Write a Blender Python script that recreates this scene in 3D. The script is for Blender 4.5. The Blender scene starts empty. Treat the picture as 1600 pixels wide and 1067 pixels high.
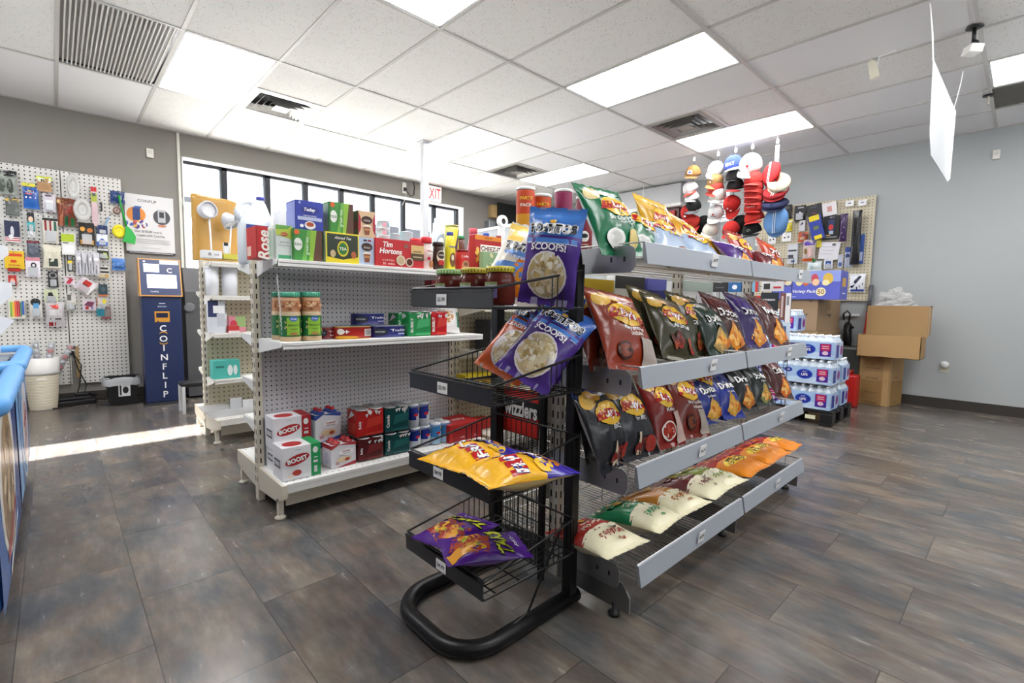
import bpy, bmesh, math, random
from mathutils import Vector, Matrix, noise
from mathutils.geometry import delaunay_2d_cdt
R = math.radians
S = bpy.context.scene
COL = S.collection

# ---------------------------------------------------------------- camera, sky, exposure
FPX, YAW, PITCH, ROLL, EYE = 756.23, 0.81397, -0.080213, 0.014808, 1.05
_f = Vector((math.cos(PITCH)*math.cos(YAW), math.cos(PITCH)*math.sin(YAW), math.sin(PITCH)))
_r0 = Vector((math.sin(YAW), -math.cos(YAW), 0)); _u0 = _r0.cross(_f)
_r = math.cos(ROLL)*_r0 + math.sin(ROLL)*_u0
_u = -math.sin(ROLL)*_r0 + math.cos(ROLL)*_u0
cam_data = bpy.data.cameras.new('camera'); cam_data.sensor_width = 36; cam_data.lens = 36*FPX/1600
cam_data.clip_start = .05
cam = bpy.data.objects.new('camera', cam_data); COL.objects.link(cam)
cam.matrix_world = Matrix(((_r.x, _u.x, -_f.x, 0), (_r.y, _u.y, -_f.y, 0), (_r.z, _u.z, -_f.z, EYE), (0, 0, 0, 1)))
S.camera = cam
S.view_settings.view_transform = 'Standard'
S.view_settings.look = 'None'
S.view_settings.exposure = 1.42
S.view_settings.gamma = 1.0
S.view_settings.use_curve_mapping = False

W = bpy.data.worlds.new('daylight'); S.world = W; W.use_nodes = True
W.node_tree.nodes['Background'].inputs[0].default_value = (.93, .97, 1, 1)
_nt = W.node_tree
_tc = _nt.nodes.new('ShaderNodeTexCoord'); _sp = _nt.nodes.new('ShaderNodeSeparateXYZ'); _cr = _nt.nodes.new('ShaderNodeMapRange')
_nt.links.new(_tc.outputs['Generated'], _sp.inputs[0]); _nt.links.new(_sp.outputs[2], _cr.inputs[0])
_cr.inputs[1].default_value = -.12; _cr.inputs[2].default_value = .06; _cr.inputs[3].default_value = 4.6; _cr.inputs[4].default_value = 2.0   # extra glow added below the horizon to light the ceiling; dimmer sky above
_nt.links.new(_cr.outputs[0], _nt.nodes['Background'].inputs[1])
sun_d = bpy.data.lights.new('sun', 'SUN'); sun_d.energy = 30; sun_d.angle = R(1.2); sun_d.color = (1, .97, .92)
sun = bpy.data.objects.new('sun', sun_d); COL.objects.link(sun)
sun.rotation_euler = Vector((1, .02, -.72)).to_track_quat('-Z', 'Y').to_euler()
PANEL = 6

def ray(px, py):
    return _f + _r*((px-800)/FPX) - _u*((py-533.5)/FPX)
def at(px, py, x=None, y=None, z=None):
    "the point of a real plane (x=, y= or z= constant) that was surveyed at this place in the photograph"
    d = ray(px, py)
    if x is not None: t = x/d.x
    elif y is not None: t = y/d.y
    else: t = (z-EYE)/d.z
    return Vector((d.x*t, d.y*t, d.z*t+EYE))

# ---------------------------------------------------------------- materials
def lin(c):
    return c/12.92 if c <= .04045 else ((c+.055)/1.055)**2.4
def hx(s):
    if not isinstance(s, str): return s
    s = s.lstrip('#')
    return tuple(lin(int(s[i:i+2], 16)/255) for i in (0, 2, 4)) + (1,)
MATS = {}
def pmat(name, rough=.5, metal=0, alpha=1, coat=0, emit=0, bump=0, bscale=40, spec=.5):
    m = bpy.data.materials.new(name); m.use_nodes = True
    nt = m.node_tree; b = nt.nodes['Principled BSDF']
    a = nt.nodes.new('ShaderNodeAttribute'); a.attribute_name = 'Col'
    nt.links.new(a.outputs['Color'], b.inputs['Base Color'])
    b.inputs['Roughness'].default_value = rough; b.inputs['Metallic'].default_value = metal
    b.inputs['Alpha'].default_value = alpha; b.inputs['Coat Weight'].default_value = coat
    b.inputs['Coat Roughness'].default_value = .12
    b.inputs['Specular IOR Level'].default_value = spec
    if emit:
        nt.links.new(a.outputs['Color'], b.inputs['Emission Color']); b.inputs['Emission Strength'].default_value = emit
    if bump:
        tc = nt.nodes.new('ShaderNodeTexCoord'); n = nt.nodes.new('ShaderNodeTexNoise'); n.inputs['Scale'].default_value = bscale
        n.inputs['Detail'].default_value = 3
        bp = nt.nodes.new('ShaderNodeBump'); bp.inputs['Strength'].default_value = bump; bp.inputs['Distance'].default_value = .004
        nt.links.new(tc.outputs['Object'], n.inputs['Vector']); nt.links.new(n.outputs['Fac'], bp.inputs['Height'])
        nt.links.new(bp.outputs['Normal'], b.inputs['Normal'])
    MATS[name] = m
    return m
pmat('card', .5); pmat('film', .26, coat=.12, bump=.55, bscale=30, spec=.4); pmat('plastic', .35); pmat('metal', .38, .85)
pmat('paint', .45); pmat('matte', .85); pmat('cloth', .9, bump=.3, bscale=220); pmat('clear', .12, alpha=.33); pmat('haze', .25, alpha=.55)
pmat('panel', .6, emit=PANEL); pmat('screen', .2, emit=.8); pmat('black_metal', .38, .3); pmat('foam', .7)
pmat('kraft', .8, bump=.12, bscale=150)
pmat('exit_face', .4, emit=.7)

def N(nt, t, **k):
    n = nt.nodes.new(t)
    for a, v in k.items(): setattr(n, a, v)
    return n
def mth(nt, op, a, b=None):
    n = N(nt, 'ShaderNodeMath', operation=op)
    for i, v in enumerate((a, b)):
        if v is None: continue
        if isinstance(v, (int, float)): n.inputs[i].default_value = v
        else: nt.links.new(v, n.inputs[i])
    return n.outputs[0]
def mixc(nt, f, a, b, mode='MIX'):
    n = N(nt, 'ShaderNodeMix', data_type='RGBA', blend_type=mode)
    for s, v in ((n.inputs[0], f), (n.inputs[6], a), (n.inputs[7], b)):
        if isinstance(v, (int, float)): s.default_value = v
        elif isinstance(v, tuple): s.default_value = v
        else: nt.links.new(v, s)
    return n.outputs[2]
def ramp(nt, fac, stops):
    n = N(nt, 'ShaderNodeValToRGB'); nt.links.new(fac, n.inputs[0])
    e = n.color_ramp.elements
    while len(e) < len(stops): e.new(.5)
    for q, (p, c) in zip(e, stops): q.position = p; q.color = hx(c)
    return n.outputs[0]
def noisen(nt, vec, scale, detail=4, rough=.55):
    n = N(nt, 'ShaderNodeTexNoise'); nt.links.new(vec, n.inputs['Vector'])
    n.inputs['Scale'].default_value = scale; n.inputs['Detail'].default_value = detail; n.inputs['Roughness'].default_value = rough
    return n.outputs['Fac']
def mapping(nt, vec, scale=(1, 1, 1), loc=(0, 0, 0)):
    n = N(nt, 'ShaderNodeMapping'); nt.links.new(vec, n.inputs['Vector'])
    n.inputs['Scale'].default_value = scale; n.inputs['Location'].default_value = loc
    return n.outputs[0]
def newmat(name, rough=.5, metal=0):
    m = bpy.data.materials.new(name); m.use_nodes = True; MATS[name] = m
    nt = m.node_tree; b = nt.nodes['Principled BSDF']
    b.inputs['Roughness'].default_value = rough; b.inputs['Metallic'].default_value = metal
    tc = N(nt, 'ShaderNodeTexCoord')
    return m, nt, b, tc.outputs['Object']

def floor_mat():
    m, nt, b, v = newmat('vinyl_stone_floor', .33)
    sx = N(nt, 'ShaderNodeSeparateXYZ'); nt.links.new(v, sx.inputs[0])
    TX, TY = .305, .61
    X = mth(nt, 'DIVIDE', mth(nt, 'ADD', sx.outputs[0], -.175+TX*20), TX)
    cx = mth(nt, 'FLOOR', X); fx = mth(nt, 'FRACT', X)
    off = mth(nt, 'FRACT', mth(nt, 'MULTIPLY', cx, .5))
    Y = mth(nt, 'ADD', mth(nt, 'DIVIDE', mth(nt, 'ADD', sx.outputs[1], -2.05+TY*20), TY), off)
    cy = mth(nt, 'FLOOR', Y); fy = mth(nt, 'FRACT', Y)
    cell = N(nt, 'ShaderNodeCombineXYZ'); nt.links.new(cx, cell.inputs[0]); nt.links.new(cy, cell.inputs[1])
    wn = N(nt, 'ShaderNodeTexWhiteNoise'); nt.links.new(cell.outputs[0], wn.inputs['Vector'])
    rnd = wn.outputs['Value']
    jump = N(nt, 'ShaderNodeVectorMath', operation='MULTIPLY_ADD')
    nt.links.new(wn.outputs['Color'], jump.inputs[0]); jump.inputs[1].default_value = (.9, .9, 5); nt.links.new(v, jump.inputs[2])
    jv = jump.outputs[0]
    big = noisen(nt, mapping(nt, jv, (4.2, 1.9, 1)), 1.6, 4, .6)
    hue = noisen(nt, mapping(nt, v, (3.4, 1.9, 1), (7, 3, 0)), 1.7, 3, .5)
    streak = noisen(nt, mapping(nt, jv, (26, 5, 1)), 1.2, 5, .65)
    fine = noisen(nt, mapping(nt, jv, (60, 22, 1)), 2, 5, .7)
    c1 = ramp(nt, big, [(.32, '#5a5b5f'), (.42, '#6f6f6f'), (.50, '#87817a'), (.58, '#9c9286'), (.68, '#b4a999')])
    c2 = ramp(nt, hue, [(.36, '#676c73'), (.46, '#7b7775'), (.54, '#8d786b'), (.64, '#968d7f')])
    c = mixc(nt, .45, c1, c2)
    c = mixc(nt, .55, c, ramp(nt, streak, [(.3, '#646464'), (.52, '#828282'), (.72, '#a5a5a5')]), 'OVERLAY')
    c = mixc(nt, .25, c, ramp(nt, fine, [(.3, '#747474'), (.7, '#989898')]), 'OVERLAY')
    tone = ramp(nt, rnd, [(0, '#d2d2d4'), (1, '#ffffff')])
    c = mixc(nt, 1, c, tone, 'MULTIPLY')
    def near(fr, w):
        a = mth(nt, 'LESS_THAN', fr, w); bb = mth(nt, 'GREATER_THAN', fr, 1-w)
        return mth(nt, 'MAXIMUM', a, bb)
    seam = mth(nt, 'MAXIMUM', near(fx, .0055), near(fy, .0028))
    c = mixc(nt, mth(nt, 'MULTIPLY', seam, .6), c, hx('#2a2724'))
    nt.links.new(c, b.inputs['Base Color'])
    rr = N(nt, 'ShaderNodeMapRange'); nt.links.new(streak, rr.inputs[0]); rr.inputs[3].default_value = .15; rr.inputs[4].default_value = .33
    nt.links.new(rr.outputs[0], b.inputs['Roughness'])
    bp = N(nt, 'ShaderNodeBump'); bp.inputs['Strength'].default_value = .3; bp.inputs['Distance'].default_value = .0008
    hgt = mth(nt, 'SUBTRACT', mth(nt, 'ADD', streak, mth(nt, 'MULTIPLY', fine, .5)), mth(nt, 'MULTIPLY', seam, 1.5))
    nt.links.new(hgt, bp.inputs['Height']); nt.links.new(bp.outputs[0], b.inputs['Normal'])
floor_mat()
def wall_mat(name, col):
    m, nt, b, v = newmat(name, .7)
    n = noisen(nt, v, 1.3, 3); c = mixc(nt, n, hx(col), mixc(nt, .06, hx(col), (0, 0, 0, 1)))
    nt.links.new(c, b.inputs['Base Color'])
    bp = N(nt, 'ShaderNodeBump'); bp.inputs['Strength'].default_value = .1; bp.inputs['Distance'].default_value = .001
    nt.links.new(noisen(nt, v, 180, 2), bp.inputs['Height']); nt.links.new(bp.outputs[0], b.inputs['Normal'])
wall_mat('grey_wall', '#8f8b86'); wall_mat('cool_wall', '#afb3b4'); wall_mat('smooth_tile', '#f0f0f2')
def speck_mat():
    m, nt, b, v = newmat('speckled_tile', .9)
    vo = N(nt, 'ShaderNodeTexVoronoi'); nt.links.new(mapping(nt, v, (1, 1.3, 1)), vo.inputs['Vector']); vo.inputs['Scale'].default_value = 75
    n2 = noisen(nt, v, 22, 2)
    sp = mth(nt, 'MULTIPLY', mth(nt, 'LESS_THAN', vo.outputs['Distance'], .2), mth(nt, 'GREATER_THAN', n2, .5))
    c = mixc(nt, mth(nt, 'MULTIPLY', sp, .8), hx('#f0efed'), hx('#5a5855'))
    c = mixc(nt, mth(nt, 'MULTIPLY', noisen(nt, v, 260, 2), .16), c, hx('#8c8a86'))
    nt.links.new(c, b.inputs['Base Color'])
speck_mat()
def peg_mat(name, col, hole, pitch=.0254, rad=.125):
    "board with a drilled grid of holes"
    m, nt, b, v = newmat(name, .55)
    sx = N(nt, 'ShaderNodeSeparateXYZ'); nt.links.new(v, sx.inputs[0])
    def g(o): return mth(nt, 'SUBTRACT', mth(nt, 'FRACT', mth(nt, 'DIVIDE', mth(nt, 'ADD', o, 50*pitch), pitch)), .5)
    a, z = g(sx.outputs[0]), g(sx.outputs[2])
    d = mth(nt, 'ADD', mth(nt, 'MULTIPLY', a, a), mth(nt, 'MULTIPLY', z, z))
    h = mth(nt, 'LESS_THAN', d, rad*rad)
    nt.links.new(mixc(nt, h, hx(col), hx(hole)), b.inputs['Base Color'])
peg_mat('white_pegboard', '#dcdad6', '#2b2a29', .036, .17)
peg_mat('grey_pegboard', '#c3c2c6', '#26262a', .0254, .15)
peg_mat('cream_pegboard', '#cfc6ad', '#5c543f', .034, .16)
def glass_mat():
    m = bpy.data.materials.new('window_glass'); m.use_nodes = True; nt = m.node_tree; nt.nodes.clear(); MATS['window_glass'] = m
    o = N(nt, 'ShaderNodeOutputMaterial'); t = N(nt, 'ShaderNodeBsdfTransparent'); g = N(nt, 'ShaderNodeBsdfGlossy'); mx = N(nt, 'ShaderNodeMixShader')
    g.inputs['Roughness'].default_value = .02; mx.inputs[0].default_value = .07
    nt.links.new(t.outputs[0], mx.inputs[1]); nt.links.new(g.outputs[0], mx.inputs[2]); nt.links.new(mx.outputs[0], o.inputs[0])
glass_mat()

# ---------------------------------------------------------------- mesh builder
class MB:
    def __init__(s): s.v = []; s.f = []; s.c = []; s.m = []; s.s = []; s.names = []; s.M = Matrix()
    def mi(s, m):
        if m not in s.names: s.names.append(m)
        return s.names.index(m)
    def add(s, vs, fs, col='#ffffff', m='card', smooth=False):
        n = len(s.v); k = s.mi(m); single = isinstance(col, str) or isinstance(col, tuple)
        s.v += [s.M @ Vector(p) for p in vs]
        for i, f in enumerate(fs):
            s.f.append([n+j for j in f]); s.c.append(hx(col if single else col[i])); s.m.append(k); s.s.append(smooth)
        return s
    def box(s, a, b, col='#ffffff', m='card', bev=0):
        (x0, y0, z0), (x1, y1, z1) = a, b
        x0, x1 = min(x0, x1), max(x0, x1); y0, y1 = min(y0, y1), max(y0, y1); z0, z1 = min(z0, z1), max(z0, z1)
        if bev <= 0:
            vs = [(x, y, z) for z in (z0, z1) for y in (y0, y1) for x in (x0, x1)]
            return s.add(vs, [(0, 2, 3, 1), (4, 5, 7, 6), (0, 1, 5, 4), (2, 6, 7, 3), (0, 4, 6, 2), (1, 3, 7, 5)], col, m)
        bm = bmesh.new(); bmesh.ops.create_cube(bm, size=1)
        for v in bm.verts: v.co = Vector(((x0+x1)/2+v.co.x*(x1-x0), (y0+y1)/2+v.co.y*(y1-y0), (z0+z1)/2+v.co.z*(z1-z0)))
        bmesh.ops.bevel(bm, geom=list(bm.edges), offset=min(bev, .45*min(x1-x0, y1-y0, z1-z0)), segments=2, affect='EDGES', profile=.6)
        s.bm(bm, col, m); return s
    def bm(s, bm, col, m, smooth=False):
        bm.verts.index_update()
        s.add([v.co.copy() for v in bm.verts], [[v.index for v in f.verts] for f in bm.faces], col, m, smooth); bm.free()
    def lathe(s, prof, c=(0, 0, 0), n=20, col='#ffffff', m='plastic', smooth=True, sx=1, sy=1):
        "profile of (radius, z[, colour of the ring above])"
        vs = []; fs = []; cs = []; cur = col
        for p in prof:
            for k in range(n):
                a = 2*math.pi*k/n; vs.append((c[0]+p[0]*sx*math.cos(a), c[1]+p[0]*sy*math.sin(a), c[2]+p[1]))
        for i in range(len(prof)-1):
            if len(prof[i]) > 2: cur = prof[i][2]
            for k in range(n):
                k2 = (k+1) % n; fs.append((i*n+k, i*n+k2, (i+1)*n+k2, (i+1)*n+k)); cs.append(cur)
        if prof[0][0] > 1e-4: fs.append(list(range(n))[::-1]); cs.append(prof[0][2] if len(prof[0]) > 2 else col)
        if prof[-1][0] > 1e-4: fs.append([(len(prof)-1)*n+k for k in range(n)]); cs.append(cur)
        return s.add(vs, fs, cs, m, smooth)
    def tube(s, pts, r=.003, col='#1c1c1e', m='black_metal', n=6, closed=False):
        pts = [Vector(p) for p in pts]; L = len(pts); vs = []; fs = []; up = None
        for i, p in enumerate(pts):
            a = pts[(i-1) % L] if (closed or i) else p; b = pts[(i+1) % L] if (closed or i < L-1) else p
            d = (b-a).normalized()
            if up is None:
                up = Vector((0, 0, 1)) if abs(d.z) < .9 else Vector((1, 0, 0))
            x = d.cross(up).normalized(); up = x.cross(d).normalized()
            for k in range(n):
                t = 2*math.pi*(k+.5)/n; vs.append(p + x*math.cos(t)*r + up*math.sin(t)*r)
        rng = L if closed else L-1
        for i in range(rng):
            j = (i+1) % L
            for k in range(n):
                k2 = (k+1) % n; fs.append((i*n+k, i*n+k2, j*n+k2, j*n+k))
        if not closed: fs += [list(range(n))[::-1], [(L-1)*n+k for k in range(n)]]
        return s.add(vs, fs, col, m, n > 6)
    def prism(s, poly, y0, y1, col='#ffffff', m='card', plane='xz'):
        n = len(poly)
        def P(a, b, t): return {'xz': (a, t, b), 'xy': (a, b, t), 'yz': (t, a, b)}[plane]
        vs = [P(a, b, y0) for a, b in poly] + [P(a, b, y1) for a, b in poly]
        fs = [list(range(n)), [n+i for i in range(n)][::-1]] + [(i, n+i, n+(i+1) % n, (i+1) % n) for i in range(n)]
        return s.add(vs, fs, col, m)
    def ball(s, c, r, col, m='plastic', n=12, sz=1):
        prof = [(max(1e-5, r*math.sin(math.pi*i/8)), -r*sz*math.cos(math.pi*i/8)) for i in range(9)]
        return s.lathe(prof, c, n, col, m)
    def build(s, name, parent=None, loc=None, rot=None):
        me = bpy.data.meshes.new(name); me.from_pydata([tuple(v) for v in s.v], [], s.f)
        a = me.color_attributes.new('Col', 'FLOAT_COLOR', 'CORNER')
        buf = []
        for p in me.polygons: buf += list(s.c[p.index])*p.loop_total
        a.data.foreach_set('color', buf)
        me.polygons.foreach_set('material_index', s.m); me.polygons.foreach_set('use_smooth', s.s)
        for n in s.names: me.materials.append(MATS[n])
        me.update()
        o = bpy.data.objects.new(name, me); COL.objects.link(o); o.parent = parent
        if loc is not None: o.location = loc
        if rot is not None: o.rotation_euler = rot if not isinstance(rot, (int, float)) else (0, 0, rot)
        return o

def tag(o, label, cat, group=None, kind=None):
    if label: o['label'] = label
    if cat: o['category'] = cat
    if group: o['group'] = group
    if kind: o['kind'] = kind
    return o
def thing(name, label, cat, loc=(0, 0, 0), rot=0, group=None):
    o = bpy.data.objects.new(name, None); COL.objects.link(o); o.empty_display_size = .1
    o.location = loc; o.rotation_euler = rot if not isinstance(rot, (int, float)) else (0, 0, rot)
    return tag(o, label, cat, group)
def struct(mb, name, parent=None):
    o = mb.build(name, parent)
    if parent is None: o['kind'] = 'structure'
    return o
def dup(o, parent=None, loc=None, rot=None, label=None, group=None):
    c = o.copy(); COL.objects.link(c); c.parent = parent
    if loc is not None: c.location = loc
    if rot is not None: c.rotation_euler = rot if not isinstance(rot, (int, float)) else (0, 0, rot)
    if label: c['label'] = label
    if group: c['group'] = group
    for ch in [x for x in COL.objects if x.parent == o]: dup(ch, c)
    return c

# ---------------------------------------------------------------- print: shapes and lettering laid on a surface
_tc = {}
def letters(txt, bold=.0, shear=0.):
    k = (txt, bold, shear)
    if k not in _tc:
        c = bpy.data.curves.new('t', 'FONT'); c.body = txt; c.size = 1; c.offset = bold; c.shear = shear; c.resolution_u = 3; c.fill_mode = 'FRONT'
        o = bpy.data.objects.new('t', c); me = bpy.data.meshes.new_from_object(o)
        vs = [(v.co.x, v.co.y) for v in me.vertices]; fs = [list(p.vertices) for p in me.polygons]
        bpy.data.objects.remove(o); bpy.data.meshes.remove(me); bpy.data.curves.remove(c)
        x0 = min(v[0] for v in vs); x1 = max(v[0] for v in vs); y0 = min(v[1] for v in vs); y1 = max(v[1] for v in vs)
        _tc[k] = ([(x-(x0+x1)/2, y-(y0+y1)/2) for x, y in vs], fs, x1-x0, y1-y0)
    return _tc[k]
def lay(mb, Sf, vs, fs, off, col, m, maxlen):
    if maxlen:
        bm = bmesh.new(); bv = [bm.verts.new((x, y, 0)) for x, y in vs]
        for f in fs:
            try: bm.faces.new([bv[i] for i in f])
            except ValueError: pass
        for _ in range(5):
            es = [e for e in bm.edges if e.calc_length() > maxlen]
            if not es: break
            bmesh.ops.subdivide_edges(bm, edges=es, cuts=1, use_grid_fill=True)
            bmesh.ops.triangulate(bm, faces=[f for f in bm.faces if len(f.verts) > 4])
        bm.verts.index_update()
        vs = [(v.co.x, v.co.y) for v in bm.verts]; fs = [[v.index for v in f.verts] for f in bm.faces]; bm.free()
    P = [Sf(x, y, off) for x, y in vs]
    out = []
    for f in fs:
        a = 0
        for i in range(len(f)):
            x1, y1 = vs[f[i]]; x2, y2 = vs[f[(i+1) % len(f)]]; a += x1*y2-x2*y1
        out.append(f if a > 0 else f[::-1])
    mb.add(P, out, col, m, bool(maxlen))
def prints(mb, Sf, w, h, ops, m='card', maxlen=0, off=.0006, step=.00035):
    for op in ops:
        k = op[0]; off += step
        if k == 'r':
            x0, y0, x1, y1, c = op[1:6]; x0 *= w; x1 *= w; y0 *= h; y1 *= h
            lay(mb, Sf, [(x0, y0), (x1, y0), (x1, y1), (x0, y1)], [(0, 1, 2, 3)], off, c, m, maxlen)
        elif k == 'e':
            cx, cy, rx, ry, c = op[1:6]; rot = R(op[6]) if len(op) > 6 else 0
            n = 20; pts = []
            for i in range(n):
                a = 2*math.pi*i/n; X, Y = rx*w*math.cos(a), ry*h*math.sin(a)
                pts.append((cx*w+X*math.cos(rot)-Y*math.sin(rot), cy*h+X*math.sin(rot)+Y*math.cos(rot)))
            lay(mb, Sf, pts+[(cx*w, cy*h)], [(i, (i+1) % n, n) for i in range(n)], off, c, m, maxlen)
        elif k == 'p':
            pts = [(x*w, y*h) for x, y in op[1]]
            r = delaunay_2d_cdt([Vector(p) for p in pts], [], [list(range(len(pts)))], 1, 1e-6)
            lay(mb, Sf, [tuple(v) for v in r[0]], r[2], off, op[2], m, maxlen)
        elif k == 't':
            txt, cx, cy, hh, c = op[1:6]; o = op[6] if len(op) > 6 else {}
            sh = o.get('sh', 0.); bo = o.get('b', .01)
            for pas in ((1, 0) if 'out' in o else (0,)):
                vs, fs, tw, th = letters(txt, bo+(o.get('ow', .05) if pas else 0), sh)
                _, _, tw0, th0 = letters(txt, bo, sh)
                sy = hh*h/th0; sx = sy
                if 'w' in o: sx = o['w']*w/tw0 if o.get('fit') else min(sy, o['w']*w/tw0); sy = sy if o.get('fit') else min(sy, sx)
                rot = R(o.get('rot', 0)); arc = o.get('arc', 0)
                pts = []
                for x, y in vs:
                    x *= sx; y *= sy; y += arc*h*(1-(x/(.5*tw0*sx+1e-9))**2)
                    pts.append((cx*w+x*math.cos(rot)-y*math.sin(rot), cy*h+x*math.sin(rot)+y*math.cos(rot)))
                lay(mb, Sf, pts, fs, off, o['out'] if pas else c, m, maxlen)
                off += step
        elif k == 'c':      # loose shapes scattered in an ellipse: food in a picture or behind a window
            cx, cy, rx, ry, cols, n, rad, seed = op[1:9]; rg = random.Random(seed)
            for i in range(n):
                a = rg.random()*6.283; q = math.sqrt(rg.random())*.85
                X, Y = cx+rx*q*math.cos(a), cy+ry*q*math.sin(a); t = rg.random()*3; r1 = rad*rg.uniform(.7, 1.2); r2 = r1*rg.uniform(.45, .8)
                pts = [(X*w+w*(r1*math.cos(b)*math.cos(t)-r2*math.sin(b)*math.sin(t)), Y*h+w*(r1*math.cos(b)*math.sin(t)+r2*math.sin(b)*math.cos(t))) for b in [2*math.pi*j/7 for j in range(7)]]
                lay(mb, Sf, pts+[(X*w, Y*h)], [(j, (j+1) % 7, 7) for j in range(7)], off+.00002*i, cols[i % len(cols)], m, maxlen)
            off += .0002
def flat(x0, z0, y0=0):
    return lambda a, b, off: (x0+a, y0-off, z0+b)
def carton_mb(w, d, h, col, front=(), side=(), top=(), m='card', left=(), bev=.002, mb=None):
    "box with its printed front at y=0 facing -y, bottom centre of the front at the origin"
    mb = mb or MB(); mb.box((-w/2, 0, 0), (w/2, d, h), col, m, bev)
    prints(mb, flat(-w/2, 0), w, h, front, m)
    if top: prints(mb, lambda a, b, off: (-w/2+a, b, h+off), w, d, top, m)
    if side: prints(mb, lambda a, b, off: (w/2+off, a, b), d, h, side, m)
    if left or side: prints(mb, lambda a, b, off: (-w/2-off, d-a, b), d, h, left or side, m)
    return mb
def rect(px0, py0, px1, py1, x=None, y=None):
    "surveyed rectangle on a real vertical plane: width, height, bottom centre, turn about z"
    ym, xm = (py0+py1)/2, (px0+px1)/2
    z1 = at(xm, py0, x=x, y=y).z; z0 = at(xm, py1, x=x, y=y).z
    if y is not None:
        a, b = at(px0, ym, y=y).x, at(px1, ym, y=y).x; return b-a, z1-z0, Vector(((a+b)/2, y, z0)), 0
    a, b = at(px0, ym, x=x).y, at(px1, ym, x=x).y; return a-b, z1-z0, Vector((x, (a+b)/2, z0)), -math.pi/2

# ================================================================ THE ROOM
XW, XE, YS, YN, ZC = -2.0, 6.81, -2.6, 6.42, 2.83
GX, GY, TT = .703, 2.7655, .6096
def gx(i): return GX+i*TT
def gy(j): return GY+j*2*TT
m = MB(); m.box((XW-.2, YS-.2, -.1), (XE+.2, YN+.3, 0), '#777777', 'vinyl_stone_floor'); struct(m, 'floor')
LIGHTS = {(0, 1), (1, -1), (4, -1), (4, 1), (7, -1), (7, 1), (7, -3), (4, -3), (1, -3), (-2, -1), (-3, 1)}
GRILLE = {(-1, 1), (8, -3)}
HALF = {(1, 1): 1, (6, -1): 1, (6, 1): 1}      # cells whose far half holds a diffuser
def smooth_cell(i, j):
    if (i, j) in {(5, -2), (7, -2), (8, -2), (9, -2), (5, -1), (8, -1), (9, -1), (9, -3), (-1, 2), (-2, 2)}: return True
    if j == 0 and i >= 5: return True
    if j == 1 and i >= 5: return True
    return False
m = MB()
for i in range(-5, 11):
    for j in range(-5, 4):
        if (i, j) in LIGHTS or (i, j) in GRILLE: continue
        x0, x1, y0, y1 = max(XW, gx(i)), min(XE, gx(i+1)), max(YS, gy(j)), min(YN, gy(j+1))
        if (i, j) in HALF: y1 = gy(j)+TT
        if x1 <= x0 or y1 <= y0: continue
        t = 'smooth_tile' if smooth_cell(i, j) else 'speckled_tile'
        if (i, j) == (6, -1): t = 'speckled_tile'
        m.box((x0, y0, ZC+.004), (x1, y1, ZC+.02), '#ffffff', t)
m.box((XW-.2, YS-.2, ZC+.3), (XE+.2, YN+.2, ZC+.35), '#444444', 'matte')
struct(m, 'ceiling')
m = MB(); b = .012
for i in range(-4, 11):
    if XW < gx(i) < XE: m.box((gx(i)-b, YS, ZC-.002), (gx(i)+b, YN, ZC+.004), '#c9c7c4', 'paint')
for j in range(-4, 4):
    if YS < gy(j) < YN: m.box((XW, gy(j)-b, ZC-.003), (XE, gy(j)+b, ZC+.003), '#c9c7c4', 'paint')
for i, j in HALF: m.box((gx(i), gy(j)+TT-b, ZC-.0025), (gx(i+1), gy(j)+TT+b, ZC+.0035), '#c9c7c4', 'paint')
m.box((XW, YN-.022, ZC-.004), (XE, YN, ZC+.003), '#c2c0bd', 'paint'); m.box((XE-.022, YS, ZC-.004), (XE, YN, ZC+.003), '#c2c0bd', 'paint')
struct(m, 'trim_1')

NAMES = {(0, 1): 'square looking lit ceiling panel left of a chrome air diffuser', (1, -1): 'lit ceiling panel cut by the top edge of the photo',
 (4, -1): 'largest lit ceiling panel, right of centre in the photo', (4, 1): 'lit ceiling panel that the white post rises beside',
 (7, -1): 'lit ceiling panel right above the hanging caps', (7, 1): 'smallest lit ceiling panel, above the tall snack cans',
 (7, -3): 'lit ceiling panel cut by the right edge of the photo'}
HID = ['lit ceiling panel behind the camera, %s' % q for q in ('nearest the freezers', 'far over the freezer side', 'second from the freezer side', 'over the middle of the shop floor', 'above the middle aisle', 'over the aisle before the shelves', 'toward the right wall', 'right of the hanging board', 'closest to the right wall', 'past the ribbed panel', 'beyond the top edge')]
for k, (i, j) in enumerate(sorted(LIGHTS)):
    if not (XW-.1 < gx(i) and gy(j) > YS-1): continue
    c = Vector(((gx(i)+gx(i+1))/2, (gy(j)+gy(j+1))/2, ZC))
    t = thing('ceiling_light', NAMES.get((i, j), HID[k % len(HID)]), 'ceiling light', c, 0, 'fluorescent panels in the ceiling')
    a, bb = TT/2-.014, TT-.014
    m = MB(); m.box((-a, -bb, .012), (a, bb, .016), '#ffffff', 'panel'); m.build('diffuser_panel', t)
    m = MB()
    for x0, x1, y0, y1 in ((-a, -a+.012, -bb, bb), (a-.012, a, -bb, bb), (-a, a, -bb, -bb+.012), (-a, a, bb-.012, bb)): m.box((x0, y0, .0), (x1, y1, .03), '#e8e8e8', 'paint')
    m.build('frame', t)
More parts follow.
